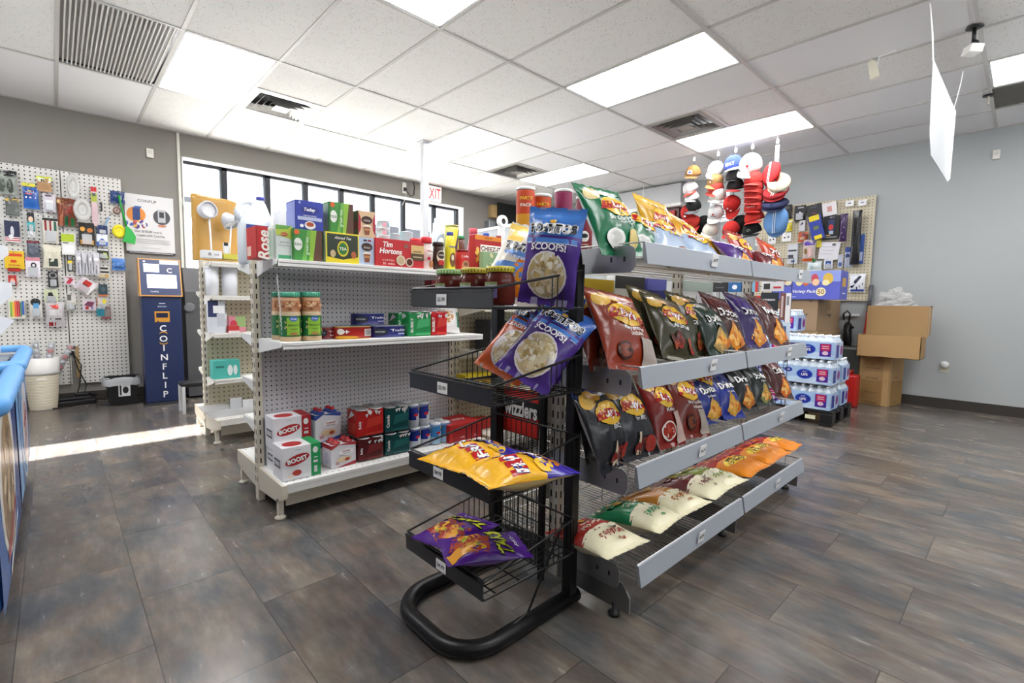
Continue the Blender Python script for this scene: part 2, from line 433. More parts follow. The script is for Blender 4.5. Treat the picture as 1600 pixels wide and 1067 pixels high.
for (i, j), lab in (((-1, 1), 'ribbed grey ceiling return panel in the top left of the photo'), ((8, -3), 'dark ribbed ceiling grille beside the lit panel at the right edge')):
    t = thing('ceiling_grille', lab, 'ceiling grille', ((gx(i)+gx(i+1))/2, (gy(j)+gy(j+1))/2, ZC))
    dk = j == -3
    m = MB(); m.box((-TT/2+.014, -TT+.014, .03), (TT/2-.014, TT-.014, .034), '#5c5c5c' if dk else '#b4b2ae', 'paint'); m.build('backing', t)
    m = MB()
    for q in range(23): x = -TT/2+.03+q*.0245; m.box((x, -TT+.014, .003), (x+.009, TT-.014, .018), '#77756f' if dk else '#d8d6d2', 'paint')
    m.build('ribs', t)
for (i, j), lab, ch in (((1, 1), 'shiny chrome square air diffuser beside the left lit panel', '#e6e6e6'), ((6, -1), 'grey square air diffuser above the caps, between two lit panels', '#9a9894'), ((6, 1), 'small looking square air diffuser above the tall snack cans', '#9a9894')):
    t = thing('air_diffuser', lab, 'air vent', ((gx(i)+gx(i+1))/2, gy(j)+1.5*TT, ZC), 0, 'square air diffusers in the ceiling')
    m = MB(); h = TT/2-.014
    m.box((-h, -h, .09), (h, h, .095), '#161616', 'matte'); m.build('duct', t)
    m = MB(); mt = 'metal' if i == 1 else 'paint'
    for o_, i_, zo, zi in ((h, h-.045, 0, -.006), (h-.04, h-.085, .0, .045), (h-.085, h-.13, -.012, .035), (h-.13, h-.175, -.02, .028), (h-.175, h-.21, -.026, .02)):
        vs = [(sx*r_, sy*r_, z) for r_, z in ((o_, zo), (i_, zi)) for sx, sy in ((-1, -1), (1, -1), (1, 1), (-1, 1))]
        m.add(vs, [(q, (q+1) % 4, 4+(q+1) % 4, 4+q)[::-1] for q in range(4)], ch, mt)
    m.box((-.065, -.065, -.018), (.065, .065, -.014), ch, mt)
    m.build('louvres', t)

# walls
WX0, WX1, WZ0, WZ1 = 1.075, 4.93, .62, 2.585
gw = 'grey_wall'
m = MB()
m.box((XW-.2, YN, 0), (WX0, YN+.25, ZC+.3), '#aaaaaa', gw); m.box((WX1, YN, 0), (XE+.2, YN+.25, ZC+.3), '#aaaaaa', gw)
m.box((WX0, YN, 0), (WX1, YN+.25, WZ0), '#aaaaaa', gw); m.box((WX0, YN, WZ1), (WX1, YN+.25, ZC+.3), '#aaaaaa', gw)
struct(m, 'wall_north')
m = MB(); m.box((XE, YS-.2, 0), (XE+.2, YN, ZC+.3), '#aaaaaa', 'cool_wall'); struct(m, 'wall_east')
m = MB(); m.box((XW, YS-.2, 0), (XE, YS, 2.0), '#aaaaaa', gw); m.box((XW, YS-.2, 2.5), (XE, YS, ZC+.3), '#aaaaaa', gw)
m.box((XW, YS-.2, 2.0), (XW+.5, YS, 2.5), '#aaaaaa', gw); m.box((XE-.5, YS-.2, 2.0), (XE, YS, 2.5), '#aaaaaa', gw); struct(m, 'wall_south')
m = MB()
for k in range(8): x = XW+.5+(XE-XW-1)*k/7; m.box((x-.03, YS-.12, 2.0), (x+.03, YS-.06, 2.5), '#22262e', 'paint')
m.box((XW+.5, YS-.12, 2.0), (XE-.5, YS-.06, 2.05), '#22262e', 'paint'); m.box((XW+.5, YS-.12, 2.45), (XE-.5, YS-.06, 2.5), '#22262e', 'paint'); struct(m, 'fill_window')  # unseen window behind the camera, added to let in fill light
SL0, SL1 = 4.22, 4.66
m = MB(); m.box((XW-.12, YS-.2, 0), (XW, SL0, ZC+.3), '#aaaaaa', gw); m.box((XW-.12, SL1, 0), (XW, YN, ZC+.3), '#aaaaaa', gw)
m.box((XW-.12, SL0, 2.15), (XW, SL1, ZC+.3), '#aaaaaa', gw); struct(m, 'wall_west')
m = MB()
m.box((XW-.09, SL0, 0), (XW-.03, SL0+.03, 2.15), '#2a2c30', 'paint'); m.box((XW-.09, SL1-.03, 0), (XW-.03, SL1, 2.15), '#2a2c30', 'paint')
w2 = struct(m, 'window_2'); m = MB(); m.box((XW-.065, SL0+.03, 0), (XW-.06, SL1-.03, 2.15), '#ffffff', 'window_glass'); m.build('pane', w2)
# window reveal, frames, glass
m = MB(); q = .012
m.box((WX0, YN-.003, WZ1-q), (WX1, YN+.25, WZ1), '#f4f4f4', 'paint'); m.box((WX0, YN-.003, WZ0), (WX1, YN+.25, WZ0+q), '#f4f4f4', 'paint')
m.box((WX0, YN-.003, WZ0), (WX0+q, YN+.25, WZ1), '#f4f4f4', 'paint'); m.box((WX1-q, YN-.003, WZ0), (WX1, YN+.25, WZ1), '#f4f4f4', 'paint')
struct(m, 'trim_2')
m = MB(); fy0, fy1 = 6.55, 6.62; dk = '#22262e'
zt = WZ1-.012
m.box((WX0, fy0, zt-.035), (WX1, fy1, zt), dk, 'paint'); m.box((WX0, fy0, WZ0), (WX1, fy1, WZ0+.05), dk, 'paint')
xs = [at(p, yy, y=fy0).x for p, yy in ((350, 265), (418, 275), (478, 288), (534, 297), (583, 305), (631, 315), (679, 330), (714, 340))]
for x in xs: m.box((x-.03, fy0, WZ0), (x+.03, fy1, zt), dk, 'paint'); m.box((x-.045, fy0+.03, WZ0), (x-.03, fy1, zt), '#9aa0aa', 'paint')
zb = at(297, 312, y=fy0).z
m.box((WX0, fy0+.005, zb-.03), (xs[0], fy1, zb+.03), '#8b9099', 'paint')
w1 = struct(m, 'window_1')
edges = [WX0]+xs+[WX1]
for a, c in zip(edges, edges[1:]):
    m = MB(); m.box((a+.03, 6.585, WZ0+.04), (c-.03, 6.59, zt-.03), '#ffffff', 'window_glass'); m.build('pane', w1)
m = MB(); m.box((XW, YN-.014, 0), (XE, YN, .1), '#3a3531', 'paint'); struct(m, 'baseboard_north')
m = MB(); m.box((XE-.014, YS, 0), (XE, YN, .105), '#3a3531', 'paint'); struct(m, 'baseboard_east')

# outside, seen washed out through the glass: a dark parked van's roof and a low sign
p0, p1 = at(586, 349, y=9.5), at(662, 364, y=9.5)
t = thing('parked_van', 'dark vehicle roof seen low through the right hand window panes', 'vehicle', ((p0.x+p1.x)/2+.4, 9.6, -.35))
m = MB(); zz = p0.z+.35
m.prism([(-2.2, .5), (-2.2, 1.3), (-1.5, 1.5), (-1.2, zz-.2), (-1.0, zz), (1.7, zz), (1.9, zz-.15), (1.95, .5)], 0, 1.9, '#30343c', 'paint'); m.build('body', t)
m = MB(); m.prism([(-1.1, 1.5), (-.9, zz-.2), (1.6, zz-.2), (1.7, 1.5)], -.01, 0, '#8d97a5', 'paint'); m.build('side_window', t)
for xx in (-1.4, 1.2):
    m = MB(); m.M = Matrix.Translation((xx, .02, .42)) @ Matrix.Rotation(R(90), 4, 'X'); m.lathe([(.33, -.12), (.34, 0), (.33, .1), (.2, .11), (.01, .11)], n=20, col='#202020'); m.build('wheel', t)
m = MB(); m.box((-12, 6.9, -.5), (20, 22, -.35), '#d8d8d4', 'matte'); struct(m, 'ground')

# posts, rod and cables
m = MB(); m.box((-.035, -.035, 0), (.035, .035, ZC), '#c3c5ca', 'paint', .004); m.box((-.06, -.06, ZC-.012), (.06, .06, ZC), '#c3c5ca', 'paint')
tag(m.build('support_post', None, (3.10, 4.76, 0)), 'slim white square post rising to the ceiling behind the grocery shelf', 'post')
p = at(1006, 322, x=6.48)
m = MB(); m.tube([(0, 0, p.z), (0, 0, ZC+.006)], .006, '#e8e6df', 'paint'); m.lathe([(.02, ZC-.006), (.02, ZC+.006)], n=12, col='#e8e6df')
tag(m.build('hanging_rod', None, (6.48, 4.05, 0)), 'thin pale rod hanging from the ceiling behind the yellow chip bags', 'rod')
p = at(278, 215, y=YN-.02)
m = MB(); m.box((p.x-.012, YN-.022, 1.15), (p.x+.012, YN-.001, ZC-.01), '#e2e1d8', 'paint'); m.tube([(p.x, YN-.02, 2.2), (p.x+.07, YN-.015, 1.8), (p.x+.12, YN-.012, 1.2)], .004, '#d8d8d0', 'paint')
tag(m.build('cable_channel', None), 'pale vertical cable cover on the wall left of the window', 'cable cover')

# ================================================================ SHELVING
def tagged(mb, x, y, z, txt, w=.05, h=.032, tilt=0):
    pass
def price_tag(parent, loc, rot, txt, w=.055, h=.036):
    m = MB(); m.box((-w/2, 0, 0), (w/2, .0015, h), '#f4f4f6', 'card')
    prints(m, flat(-w/2, 0), w, h, [('t', txt, .5, .5, .42, '#26262c', {'w': .74})])
    return m.build('price_tag', parent, loc, rot)
def post(x, y, z1, col, slots=True, w=.032, d=.05, z0=0, m=None):
    m = m or MB(); m.box((x-w/2, y-d/2, z0), (x+w/2, y+d/2, z1), col, 'paint', .002)
    if slots:
        z = z0+.1
        while z < z1-.04:
            for s in (-1, 1):
                m.box((x-w/2-.0008, y+s*d*.27-.003, z), (x-w/2+.001, y+s*d*.27+.003, z+.026), '#1a1a1a', 'matte')
                m.box((x-.003, y+s*(d/2+.0008), z), (x+.003, y+s*(d/2-.001), z+.026), '#1a1a1a', 'matte')
            z += .05
    return m
def bracket(par, x, y0, y1, z, col, drop=.075, t=.003):
    "triangular end bracket from the post (y0) out to the shelf nose (y1)"
    m = MB(); m.prism([(y0, z-.001), (y1, z-.001), (y1, z-.022), (y0, z-drop)], x-t, x+t, col, 'paint', 'yz'); return m.build('bracket', par)
def gondola(name, label, x0, L, yc, ztop, beige, white, fronts, backs, deck=.18, dep=.37, peg='grey_pegboard', feet=True):
    t = thing(name, label, 'shelving unit', (x0, yc, 0))
    post(0, 0, ztop, beige).build('upright', t); post(L, 0, ztop, beige).build('upright', t)
    m = MB(); m.box((.016, -.012, deck), (L-.016, .012, ztop-.01), '#ffffff', peg); m.box((.016, -.02, ztop-.035), (L-.016, .02, ztop-.002), beige, 'paint'); m.build('back_panel', t)
    for s in (-1, 1):
        n = dep
        dk = MB(); dk.box((0, 0, deck-.022), (L, s*n, deck), white, 'paint', .002); dk.box((0, s*n, deck-.045), (L, s*(n-.012), deck-.018), white, 'paint')
        for q in range(int(L/.032)): dk.box((.02+q*.032, s*(n-.03), deck), (.026+q*.032, s*(n-.036), deck+.0006), '#444444', 'matte')
        dk.build('base_deck', t)
        m = MB(); m.box((.03, s*(n-.07), .05), (L-.03, s*(n-.078), deck-.03), beige, 'paint'); m.build('kick_plate', t)
        for xx in (0, L):
            m = MB(); m.prism([(0, .06), (s*(n-.05), .085), (s*(n+.01), .115), (s*(n+.01), deck-.001), (0, deck-.001)], xx-.012, xx+.012, beige, 'paint', 'yz')
            b = m.build('base_bracket', t)
            m = MB(); m.box((xx-.012, s*(n-.06)-.014, .02), (xx+.012, s*(n-.06)+.014, .1), beige, 'paint'); m.lathe([(.024, 0), (.026, .008), (.012, .02)], (xx, s*(n-.06), 0), 14, '#d9d4c4', 'plastic'); m.build('levelling_foot', t)
    for s, lst in ((-1, fronts), (1, backs)):
        for z, dp in lst:
            m = MB(); m.box((.012, s*.02, z-.02), (L-.012, s*dp, z), white, 'paint', .002); m.box((.012, s*dp, z-.032), (L-.012, s*(dp-.01), z-.015), white, 'paint')
            sh = m.build('shelf', t)
            for xx in (.006, L-.006): bracket(sh, xx, s*.02, s*(dp-.01), z, white)
    return t
BE, WH = '#d8d0bf', '#ececea'
g1 = gondola('grocery_shelf', 'white double sided pegboard shelf unit with tea, coffee and canned drinks', .745, 1.215, 2.70, 1.345, BE, WH, [(1.235, .33), (.85, .37)], [(1.235, .33), (.86, .30), (.62, .3), (.40, .3)])
g2 = gondola('grocery_shelf', 'beige shelf unit far left, seen end on behind the near grocery shelf', .815, 1.215, 4.27, 1.335, '#ded6c4', '#ece9e2', [(1.31, .26), (1.07, .26), (.795, .26), (.455, .26)], [(1.1, .26), (.8, .26), (.5, .26)], peg='cream_pegboard')
g3 = gondola('grocery_shelf', 'beige pegboard shelf unit just past the right end of the white grocery shelf', 2.03, 1.215, 2.72, 1.33, '#b9b09a', '#d8d3c6', [(.72, .3), (.42, .3), (1.02, .3)], [(.8, .3)], peg='cream_pegboard')

# chip gondola: grey posts, wire shelves with plastic price rails
t = thing('chip_shelf', 'long grey wire shelf unit with clear price rails holding rows of chip bags', 'shelving unit', (1.335, 1.16, 0))
CG = t; L = 1.70; GR = '#b9b8b4'
for x in (0, .85, L): post(x, 0, 1.28, '#c4c1b8', w=.028, d=.045, z0=.03).build('upright', t)
BAYS = ((.0, .845), (.85, 1.69))
def wire_shelf(x0, x1, s, z, dp, rail=True, lift=0):
    m = MB(); g = '#c9c8c6'
    n = int((x1-x0)/.024)
    y1 = s*dp
    for k in range(n+1):
        x = x0+.012+(x1-x0-.024)*k/n
        m.tube([(x, s*.03, z), (x, y1, z), (x, y1+s*.004, z+.05)], .0016, g, 'metal', 4)
    for yy in (s*.04, s*dp*.5, y1): m.tube([(x0+.01, yy, z-.003), (x1-.01, yy, z-.003)], .0028, g, 'metal', 6)
    for zz in (.05,): m.tube([(x0+.012, s*.04, z+zz), (x0+.012, y1, z+zz), (x1-.012, y1, z+zz), (x1-.012, s*.04, z+zz)], .0028, g, 'metal', 6)
    for k in range(5):
        for xx in (x0+.012, x1-.012): yy = s*.04+(y1-s*.04)*k/4; m.tube([(xx, yy, z), (xx, yy, z+.05)], .0018, g, 'metal', 4)
    sh = m.build('wire_shelf', CG)
    if rail:
        m = MB(); m.prism([(y1+s*.006, z-.012), (y1+s*.02, z-.018), (y1+s*.008, z+.05), (y1+s*.002, z+.052)], x0+.008, x1-.004, '#a2a8b1', 'plastic', 'yz'); m.build('price_rail', sh)
    return sh
def end_plate(z, dp, h0, h1, parent):
    m = MB(); r = .02
    m.prism([(0, z+h0), (-dp+r, z+h0), (-dp+.006, z+h0-.008), (-dp, z+h0-r), (-dp, z+h1+r), (-dp+.008, z+h1+.006), (-dp+r, z+h1), (0, z+h1)], -.016, -.013, '#adafb3', 'metal', 'yz')
    for yy in (-dp+.035, -dp+.085, -.09): m.box((-.0165, yy, z+(h0+h1)/2-.008), (-.012, yy+.008, z+(h0+h1)/2+.008), '#2c2c2e', 'matte')
    return m.build('end_plate', parent)
for z, dp in ((1.195, .325), (.80, .325), (.475, .325), (.15, .345)):
    for bi, (a, b) in enumerate(BAYS):
        sh = wire_shelf(a, b, -1, z, dp)
        if bi == 0: end_plate(z, dp-.01 if z > .2 else dp-.05, .04, -.045, sh)
        tg = {1.195: '$4.79', .8: '$4.79', .475: '$4.79', .15: '$4.99'}[z]
        xx = {1.195: (.47, .62), .8: (.50, .52), .475: (.44, .46), .15: (.42, .40)}[z][bi]
        price_tag(sh, (a+xx, -dp-.022, z), (R(8), 0, 0), tg, .05, .045)
for z, dp in ((1.195, .3), (.80, .3), (.475, .3), (.15, .32)):
    for a, b in BAYS: wire_shelf(a, b, 1, z, dp, False)
for x in (0, .85, L):
    m = MB(); m.prism([(-.33, .03), (-.33, .085), (-.30, .125), (0, .16), (.3, .125), (.33, .085), (.33, .03)], x-.004, x+.004, '#8f9092', 'metal', 'yz')
    b = m.build('base_bracket', t)
    for s in (-1, 1):
        m = MB(); m.lathe([(.02, 0), (.02, .012), (.008, .016), (.008, .045)], (x, s*.27, 0), 12, '#222224', 'plastic'); m.build('levelling_foot', t)
for z in (.32, .64, 1.0): 
    m = MB(); m.tube([(.02, 0, z), (L-.02, 0, z)], .003, '#c8c8c8', 'metal')
    for k in range(9): m.tube([(.1+k*.19, 0, z-.1), (.1+k*.19, 0, z+.1)], .002, '#c8c8c8', 'metal', 4)
    m.build('back_grid', t)

# black end rack
t = thing('snack_rack', 'black tubular rack with four wire baskets standing at the end of the chip shelf', 'display rack', (0, 0, 0))
m = MB(); K = '#141416'
def arc(c, r, a0, a1, n=7): return [(c[0]+r*math.cos(R(a0+(a1-a0)*i/n)), c[1]+r*math.sin(R(a0+(a1-a0)*i/n)), c[2]) for i in range(n+1)]
y0, y1, xf, xb, zb = 1.03, 1.42, .80, 1.30, .027
rr = .13
base = [(xb, y0, zb), (xf+rr, y0, zb)] + arc((xf+rr, y0+rr, zb), rr, 270, 180)[0:] + arc((xf+rr, y1-rr, zb), rr, 180, 90) + [(xb, y1, zb)]
m.tube(base, .026, K, 'black_metal', 14); m.build('base_tube', t)
for yy, zz_ in ((y0, 1.18), (y1, 1.06)):
    m = MB(); m.box((1.245, yy-.019, .04), (1.283, yy+.019, zz_), K, 'black_metal', .004); m.build('post', t)
m = MB(); top = []
for i in range(9):
    a = R(90*i/8); top.append((1.264-.06*(1-math.cos(a)), y0, 1.17+.09*math.sin(a)))
m.tube(top, .019, K, 'black_metal', 10); m.build('top_tube', t)
m = MB(); m.tube([(1.0, y0, .05), (1.06, y0, .06), (1.235, y0+.01, .30)], .004, K); m.build('brace', t)
def basket(z, xf, ya, yb, tag_txt, ty, xb=1.245, h=.055, hb=.12, panel=.048):
    b = MB(); r = .0032
    b.tube([(xb, ya, z+hb), (xb, yb, z+hb)], r+.0006, K); b.tube([(xb, ya, z+hb), (xb, ya, z+.0), (xb, yb, z), (xb, yb, z+hb)], r, K)
    b.tube([(xb, yb, z+hb), (xf, yb, z+h), (xf, ya, z+h), (xb, ya, z+hb)], r+.0008, K)
    b.tube([(xb, yb, z), (xf, yb, z), (xf, ya, z), (xb, ya, z)], r+.0008, K)
    n = 15
    for k in range(n+1):
        y = ya+(yb-ya)*k/n; b.tube([(xf, y, z), (xb, y, z), (xb, y, z+hb)], .0019, K, n=5)
    for k in range(4):
        x = xf+(xb-xf)*(k+.5)/4; b.tube([(x, ya, z-.003), (x, yb, z-.003)], .0026, K, n=5)
    for k in range(7):
        x = xb-(xb-xf)*.45*k/7
        for y in (ya, yb): b.tube([(x, y, z), (x, y, z+h+(hb-h)*(x-xf)/(xb-xf))], .0019, K, n=5)
    o = b.build('wire_basket', t)
    f = MB(); f.box((xf-.008, ya, z-.002), (xf-.004, yb, z+panel), '#222328', 'plastic', .001); f.box((xf-.012, ya, z+panel-.004), (xf, yb, z+panel+.002), '#1c1c20', 'plastic'); f.build('price_rail', o)
    price_tag(o, (xf-.0105, ty, z+.004), (0, 0, -math.pi/2), tag_txt, .052, .034)
basket(1.035, .868, .99, 1.40, '$5.99', 1.225)
basket(.765, .862, .985, 1.40, '$5.99', 1.21)
basket(.495, .858, .985, 1.40, '$4.99', 1.225)
basket(.205, .852, 1.0, 1.41, '$4.99', 1.20)

# black strip rack with the red sign, fixed to the end of the chip shelf
t = thing('candy_rack', 'narrow black wire strip rack with a red candy sign, behind the snack rack', 'display rack', (1.30, 1.325, 0))
for yy in (-.125, .125):
    m = MB(); m.box((-.008, yy-.012, .0), (.010, yy+.012, 1.12), K, 'black_metal', .003); m.build('post', t)
m = MB(); m.box((-.013, -.112, .545), (-.008, .112, .72), '#141414', 'plastic')
rs = lambda a, b, off: (-.013-off, .112-a, .545+b)
prints(m, rs, .224, .175, [('r', .0, .0, 1, .42, '#d8281c'), ('r', .0, .76, 1, 1, '#d8281c'), ('t', 'Twizzlers', .5, .56, .36, '#f4f2ee', {'out': '#161616', 'ow': .06, 'b': .03, 'w': .94, 'fit': 1})])
m.build('sign_panel', t)
m = MB()
for k in range(11): y = -.12+.024*k; m.tube([(0, y, .05), (0, y, .55)], .0022, K, n=5)
for q in range(7): m.tube([(0, -.12, .06+.08*q), (0, .12, .06+.08*q)], .0028, K, n=5)
m.build('wire_grid', t)

# ================================================================ CHIP BAGS
def bag_mb(w, h, th, col, ops, seed=0, back='#c9c9cc', bend=0., nu=16, nv=26, low=.45, crimp='#d8d8da', lump=.85, slump=0.):
    sd = Vector((seed*3.7, seed*1.3, 0))
    def surf(a, b, sgn):
        u = max(-1, min(1, 2*a/w-1)); v = max(0, min(1, b/h))
        s = .022/h
        q = max(0, min(1, (v-s)/(1-2*s)))
        f = (math.sin(math.pi*q**(1.0+.25*(low < .5)))**.5 if 0 < q < 1 else 0)
        e = max(0, 1-abs(u)**2.6)**.6
        t = th/2*f*e*(1+.12*(low < .5)*(0.5-v))
        W2 = w/2*(1-.07*f)
        wr = noise.noise(Vector((u*5.2, v*2.2, 0))+sd)*.006 + noise.noise(Vector((u*11, v*5, 3))+sd)*.0028
        endk = max(abs(v-.5)*2-.45, 0)/.55
        wr += endk*.0055*math.sin(u*19+seed+2.5*noise.noise(Vector((u*3, v*4, 9))+sd))*(1-endk*.7)*e
        cren = noise.noise(Vector((v*6, 4, sgn))+sd)
        t = t + wr*(e**.5)*lump*1.9*(f*.8+.15)
        x = u*(W2 + .004*cren*f)
        y = bend*h*(v**2) + (-t if sgn < 0 else t)
        z = v*h + .003*noise.noise(Vector((u*3, 8, v))+sd)*(v > .9)
        y += slump*h*math.sin(math.pi*v)
        return x, y, z
    def front(a, b, off): x, y, z = surf(a, b, -1); return (x, y-off, z)
    m = MB(); vs = []; fs = []; cs = []; us = [-math.cos(math.pi*i/nu) for i in range(nu+1)]
    def colf(c, v): 
        if callable(c): return c(v)
        return c
    for sg in (-1, 1):
        n0 = len(vs)
        for j in range(nv+1):
            for i in range(nu+1):
                x, y, z = surf((us[i]+1)/2*w, j/nv*h, sg)
                if j in (0, nv) and i % 2: z += .003*(1 if j else -1)
                vs.append((x, y+sg*.0004, z))
        for j in range(nv):
            for i in range(nu):
                a = n0+j*(nu+1)+i; q = (a, a+1, a+nu+2, a+nu+1); fs.append(q if sg < 0 else q[::-1])
                cs.append(colf(col, (j+.5)/nv) if sg < 0 else (back if j > 1 else back))
    m.add(vs, fs, cs, 'film', True)
    prints(m, front, w, h, ops, 'film', .02, .0011, .0004)
    return m
CHIP = ['#e0b04f', '#d39a38', '#e8c067']
def lays(c1, c2, flav, t='#f4f4f4', chip=CHIP, extra=()):
    "flavour colour bag with a sun disc, a red ribbon and a potato chip across the top"
    return [('r', 0, .86, 1, .99, c2), ('e', .2, .84, .17, .10, chip[0], 20), ('e', .2, .85, .12, .065, chip[2], 20), ('e', .38, .89, .15, .07, chip[1], -15),
            ('e', .52, .64, .33, .15, '#e9b828'), ('p', [(.16, .58), (.24, .71), (.55, .69), (.86, .62), (.9, .55), (.8, .545), (.5, .585)], '#a81016'),
            ('t', "Lay's", .53, .628, .15, '#fbfbf8', {'w': .66, 'sh': .25, 'b': .03, 'rot': -6, 'out': '#b5141b', 'ow': .03}),
            ('t', flav, .55, .46, .062, t, {'w': .7}), *extra]
def dor(c1, c2, flav, tri='#e08a24', sub=None):
    return [('p', [(.5, .46), (.04, .78), (.3, .97), (.7, .97), (.96, .78)], c2), ('p', [(.18, .14), (.5, .50), (.86, .16), (.52, .03)], tri), ('p', [(.3, .16), (.52, .43), (.74, .2)], '#f0b34a'),
            ('c', .52, .2, .26, .12, [tri, '#f1a638', '#c96a1a', '#f6c46a'], 12, .09, 5),
            ('t', 'Doritos', .5, .63, .14, '#fafafa', {'w': .86, 'fit': 0, 'b': .03, 'rot': 4, 'out': '#17171b', 'ow': .03}), ('t', flav, .5, .50, .045, '#f3f3f3', {'w': .6})]
def vick(main, txtc, flav):
    return [('e', .5, .60, .5, .05, '#efe8c9'), ('t', 'Miss', .42, .86, .04, txtc, {'sh': .3}), ('t', "Vickie's", .5, .745, .10, txtc, {'w': .74, 'sh': .3, 'b': .02}), ('e', .3, .665, .05, .022, '#5a3b2a'),
            ('t', flav, .52, .47, .06, '#efe6cf', {'w': .66}), ('t', 'KETTLE CHIPS', .52, .39, .03, '#efe6cf', {'w': .5}), ('c', .5, .2, .3, .12, ['#d9a848', '#e9c26d', main], 9, .09, 3)]
def tost(main, band, word, top='#3f78c8', text='TOSTITOS', seed=1):
    return [('r', 0, .70, 1, .985, top), ('r', 0, .62, 1, .67, '#4a7fd0'), ('r', 0, .615, 1, .622, '#cfd8f0'), ('e', .5, .30, .36, .24, '#efe9ec'), ('e', .5, .30, .33, .218, '#cdbb92'),
            ('c', .5, .30, .33, .21, ['#e9dcbb', '#d6c08d', '#f3ead2', '#b99f68', '#ddcaa0', '#fbf6e6'], 55, .075, seed),
            ('t', text, .5, .77, .10, '#141418', {'w': .86, 'b': .05, 'out': '#f6f6f8', 'ow': .075}), ('e', .5, .845, .06, .02, '#e7b33c'), ('t', word, .5, .57, .075, '#f5f2f8', {'w': .8, 'b': .03, 'arc': .012})]
def place_bag(name, label, mb, at_, yaw=0, lean=12, roll=0, group=None, cat='chips'):
    o = mb.build(name)
    o.matrix_world = Matrix.Translation(Vector(at_)+Vector((0, 0, .012))) @ Matrix.Rotation(R(yaw), 4, 'Z') @ Matrix.Rotation(R(-lean), 4, 'X') @ Matrix.Rotation(R(roll), 4, 'Y')
    return tag(o, label, cat, group)

def bx(px, py, y, z=None):      # x on the shelf for a surveyed pixel in a vertical plane
    return at(px, py, y=y).x
G1, G2, G3, G4 = 'chip bags on the top wire shelf', 'chip bags on the second wire shelf', 'chip bags on the third wire shelf', 'chip bags lying on the bottom wire shelf'
BW, BH, BT = .21, .30, .075
gr = '#0f7a4f'
def row(zb, specs, group, cat='chips', kw=1.2, kh=.97, kl=15, dx=16):
    for i, (px, py, y, w, h, lean, roll, yaw, colr, back, ops, label, sd) in enumerate(specs):
        x = bx(px+dx*(1-i/len(specs)), py, y); y = min(y, 1.0); w *= kw; h *= kh; lean += kl; colr = tuple(q*.78 for q in hx(colr)[:3])+(1,)
        place_bag('chip_bag', label, bag_mb(w, h, BT, colr, ops, sd, back, bend=.06), (x, y+.01, zb), yaw, lean, roll, group, cat)
sour = [('e', .3, .20, .19, .12, '#e8e8e4'), ('e', .3, .21, .13, .07, '#cfcfca'), ('e', .7, .2, .12, .13, '#dcc77f', 20), ('t', 'Crème sure et oignon', .6, .40, .045, '#f2f2f2', {'w': .6})]
FR = .885
row(1.20, [
 (958, 360, .92, .26, .25, 12, -4, 4, gr, '#cfe4da', lays(gr, '#0c6f48', 'Sour Cream & Onion', chip=['#dccb8d', '#cdb873', '#e8dcab'], extra=sour), 'green chip bag standing at the near end of the top wire shelf', 1),
 (1000, 372, .94, .24, .225, 18, 10, 4, gr, '#cfe4da', lays(gr, '#0c6f48', 'Sour Cream', chip=['#dccb8d', '#cdb873', '#e8dcab'], extra=sour), 'second green chip bag, half hidden behind the nearest green bag', 2),
 (1006, 345, 1.07, .22, .29, 8, 4, 0, '#e9b022', '#e9dba0', lays('#e9b022', '#f0bf3a', 'Classic', '#5a3510'), 'yellow chip bag right behind the second green bag', 3),
 (1048, 345, 1.08, .21, .27, 14, 14, 0, '#e8a91c', '#e9dba0', lays('#e8a91c', '#f0bf3a', 'Classic', '#5a3510'), 'yellow chip bag with its top folded, behind the pale blue bags', 4),
 (1100, 350, 1.08, .20, .22, 22, 10, 0, '#e6ae2a', '#e9dba0', lays('#e6ae2a', '#f0bf3a', 'Classic', '#5a3510'), 'low yellow chip bag behind the pale blue bags, by the red caps', 5),
 (1056, 385, .90, .25, .235, 30, 8, 0, '#b7cbe6', '#e7edf5', lays('#b7cbe6', '#c4d6ee', 'Salt & Vinegar', '#23396f', extra=[('e', .62, .2, .14, .06, '#5c2f28'), ('e', .62, .21, .10, .04, '#8d4a37')]), 'pale blue chip bag nearest the camera on the top wire shelf', 6),
 (1108, 395, .90, .24, .215, 34, 8, 0, '#b2c7e4', '#e7edf5', lays('#b2c7e4', '#c4d6ee', 'Salt & Vinegar', '#23396f', extra=[('e', .62, .2, .14, .06, '#5c2f28')]), 'pale blue chip bag between the first pale blue bag and the purple one', 7),
 (1152, 375, 1.06, .20, .25, 12, 0, 0, '#b9291d', '#c9a49c', lays('#b9291d', '#a92217', 'Ketchup'), 'red chip bag standing behind the purple chip bag', 8),
 (1196, 380, 1.07, .2, .25, 12, 8, 0, '#c8431f', '#c9a49c', dor('#c8431f', '#d8531f', 'Cheese'), 'orange red chip bag behind the dark red chip bag on the top shelf', 9),
 (1172, 400, .90, .22, .205, 32, 8, 0, '#4f2a80', '#8f83a8', dor('#4f2a80', '#5d3492', 'Sweet Chili'), 'purple chip bag on the top wire shelf beside the pale blue bags', 10),
 (1220, 406, .90, .22, .20, 34, 8, 0, '#6d1720', '#8a6a6a', dor('#6d1720', '#7a1b22', 'Zesty Cheese'), 'dark red chip bag at the far end of the top wire shelf', 11),
], G1, kw=1.15, kh=1.03, kl=10, dx=24)
bbq, olv = '#96300f', '#3f3c22'
lob = [('r', .62, .03, .95, .36, '#a79a92'), ('e', .3, .2, .14, .10, '#3a2019'), ('e', .3, .2, .11, .075, '#7d3a24'), ('t', 'ondulees', .58, .40, .05, '#f2e6dc', {'w': .6})]
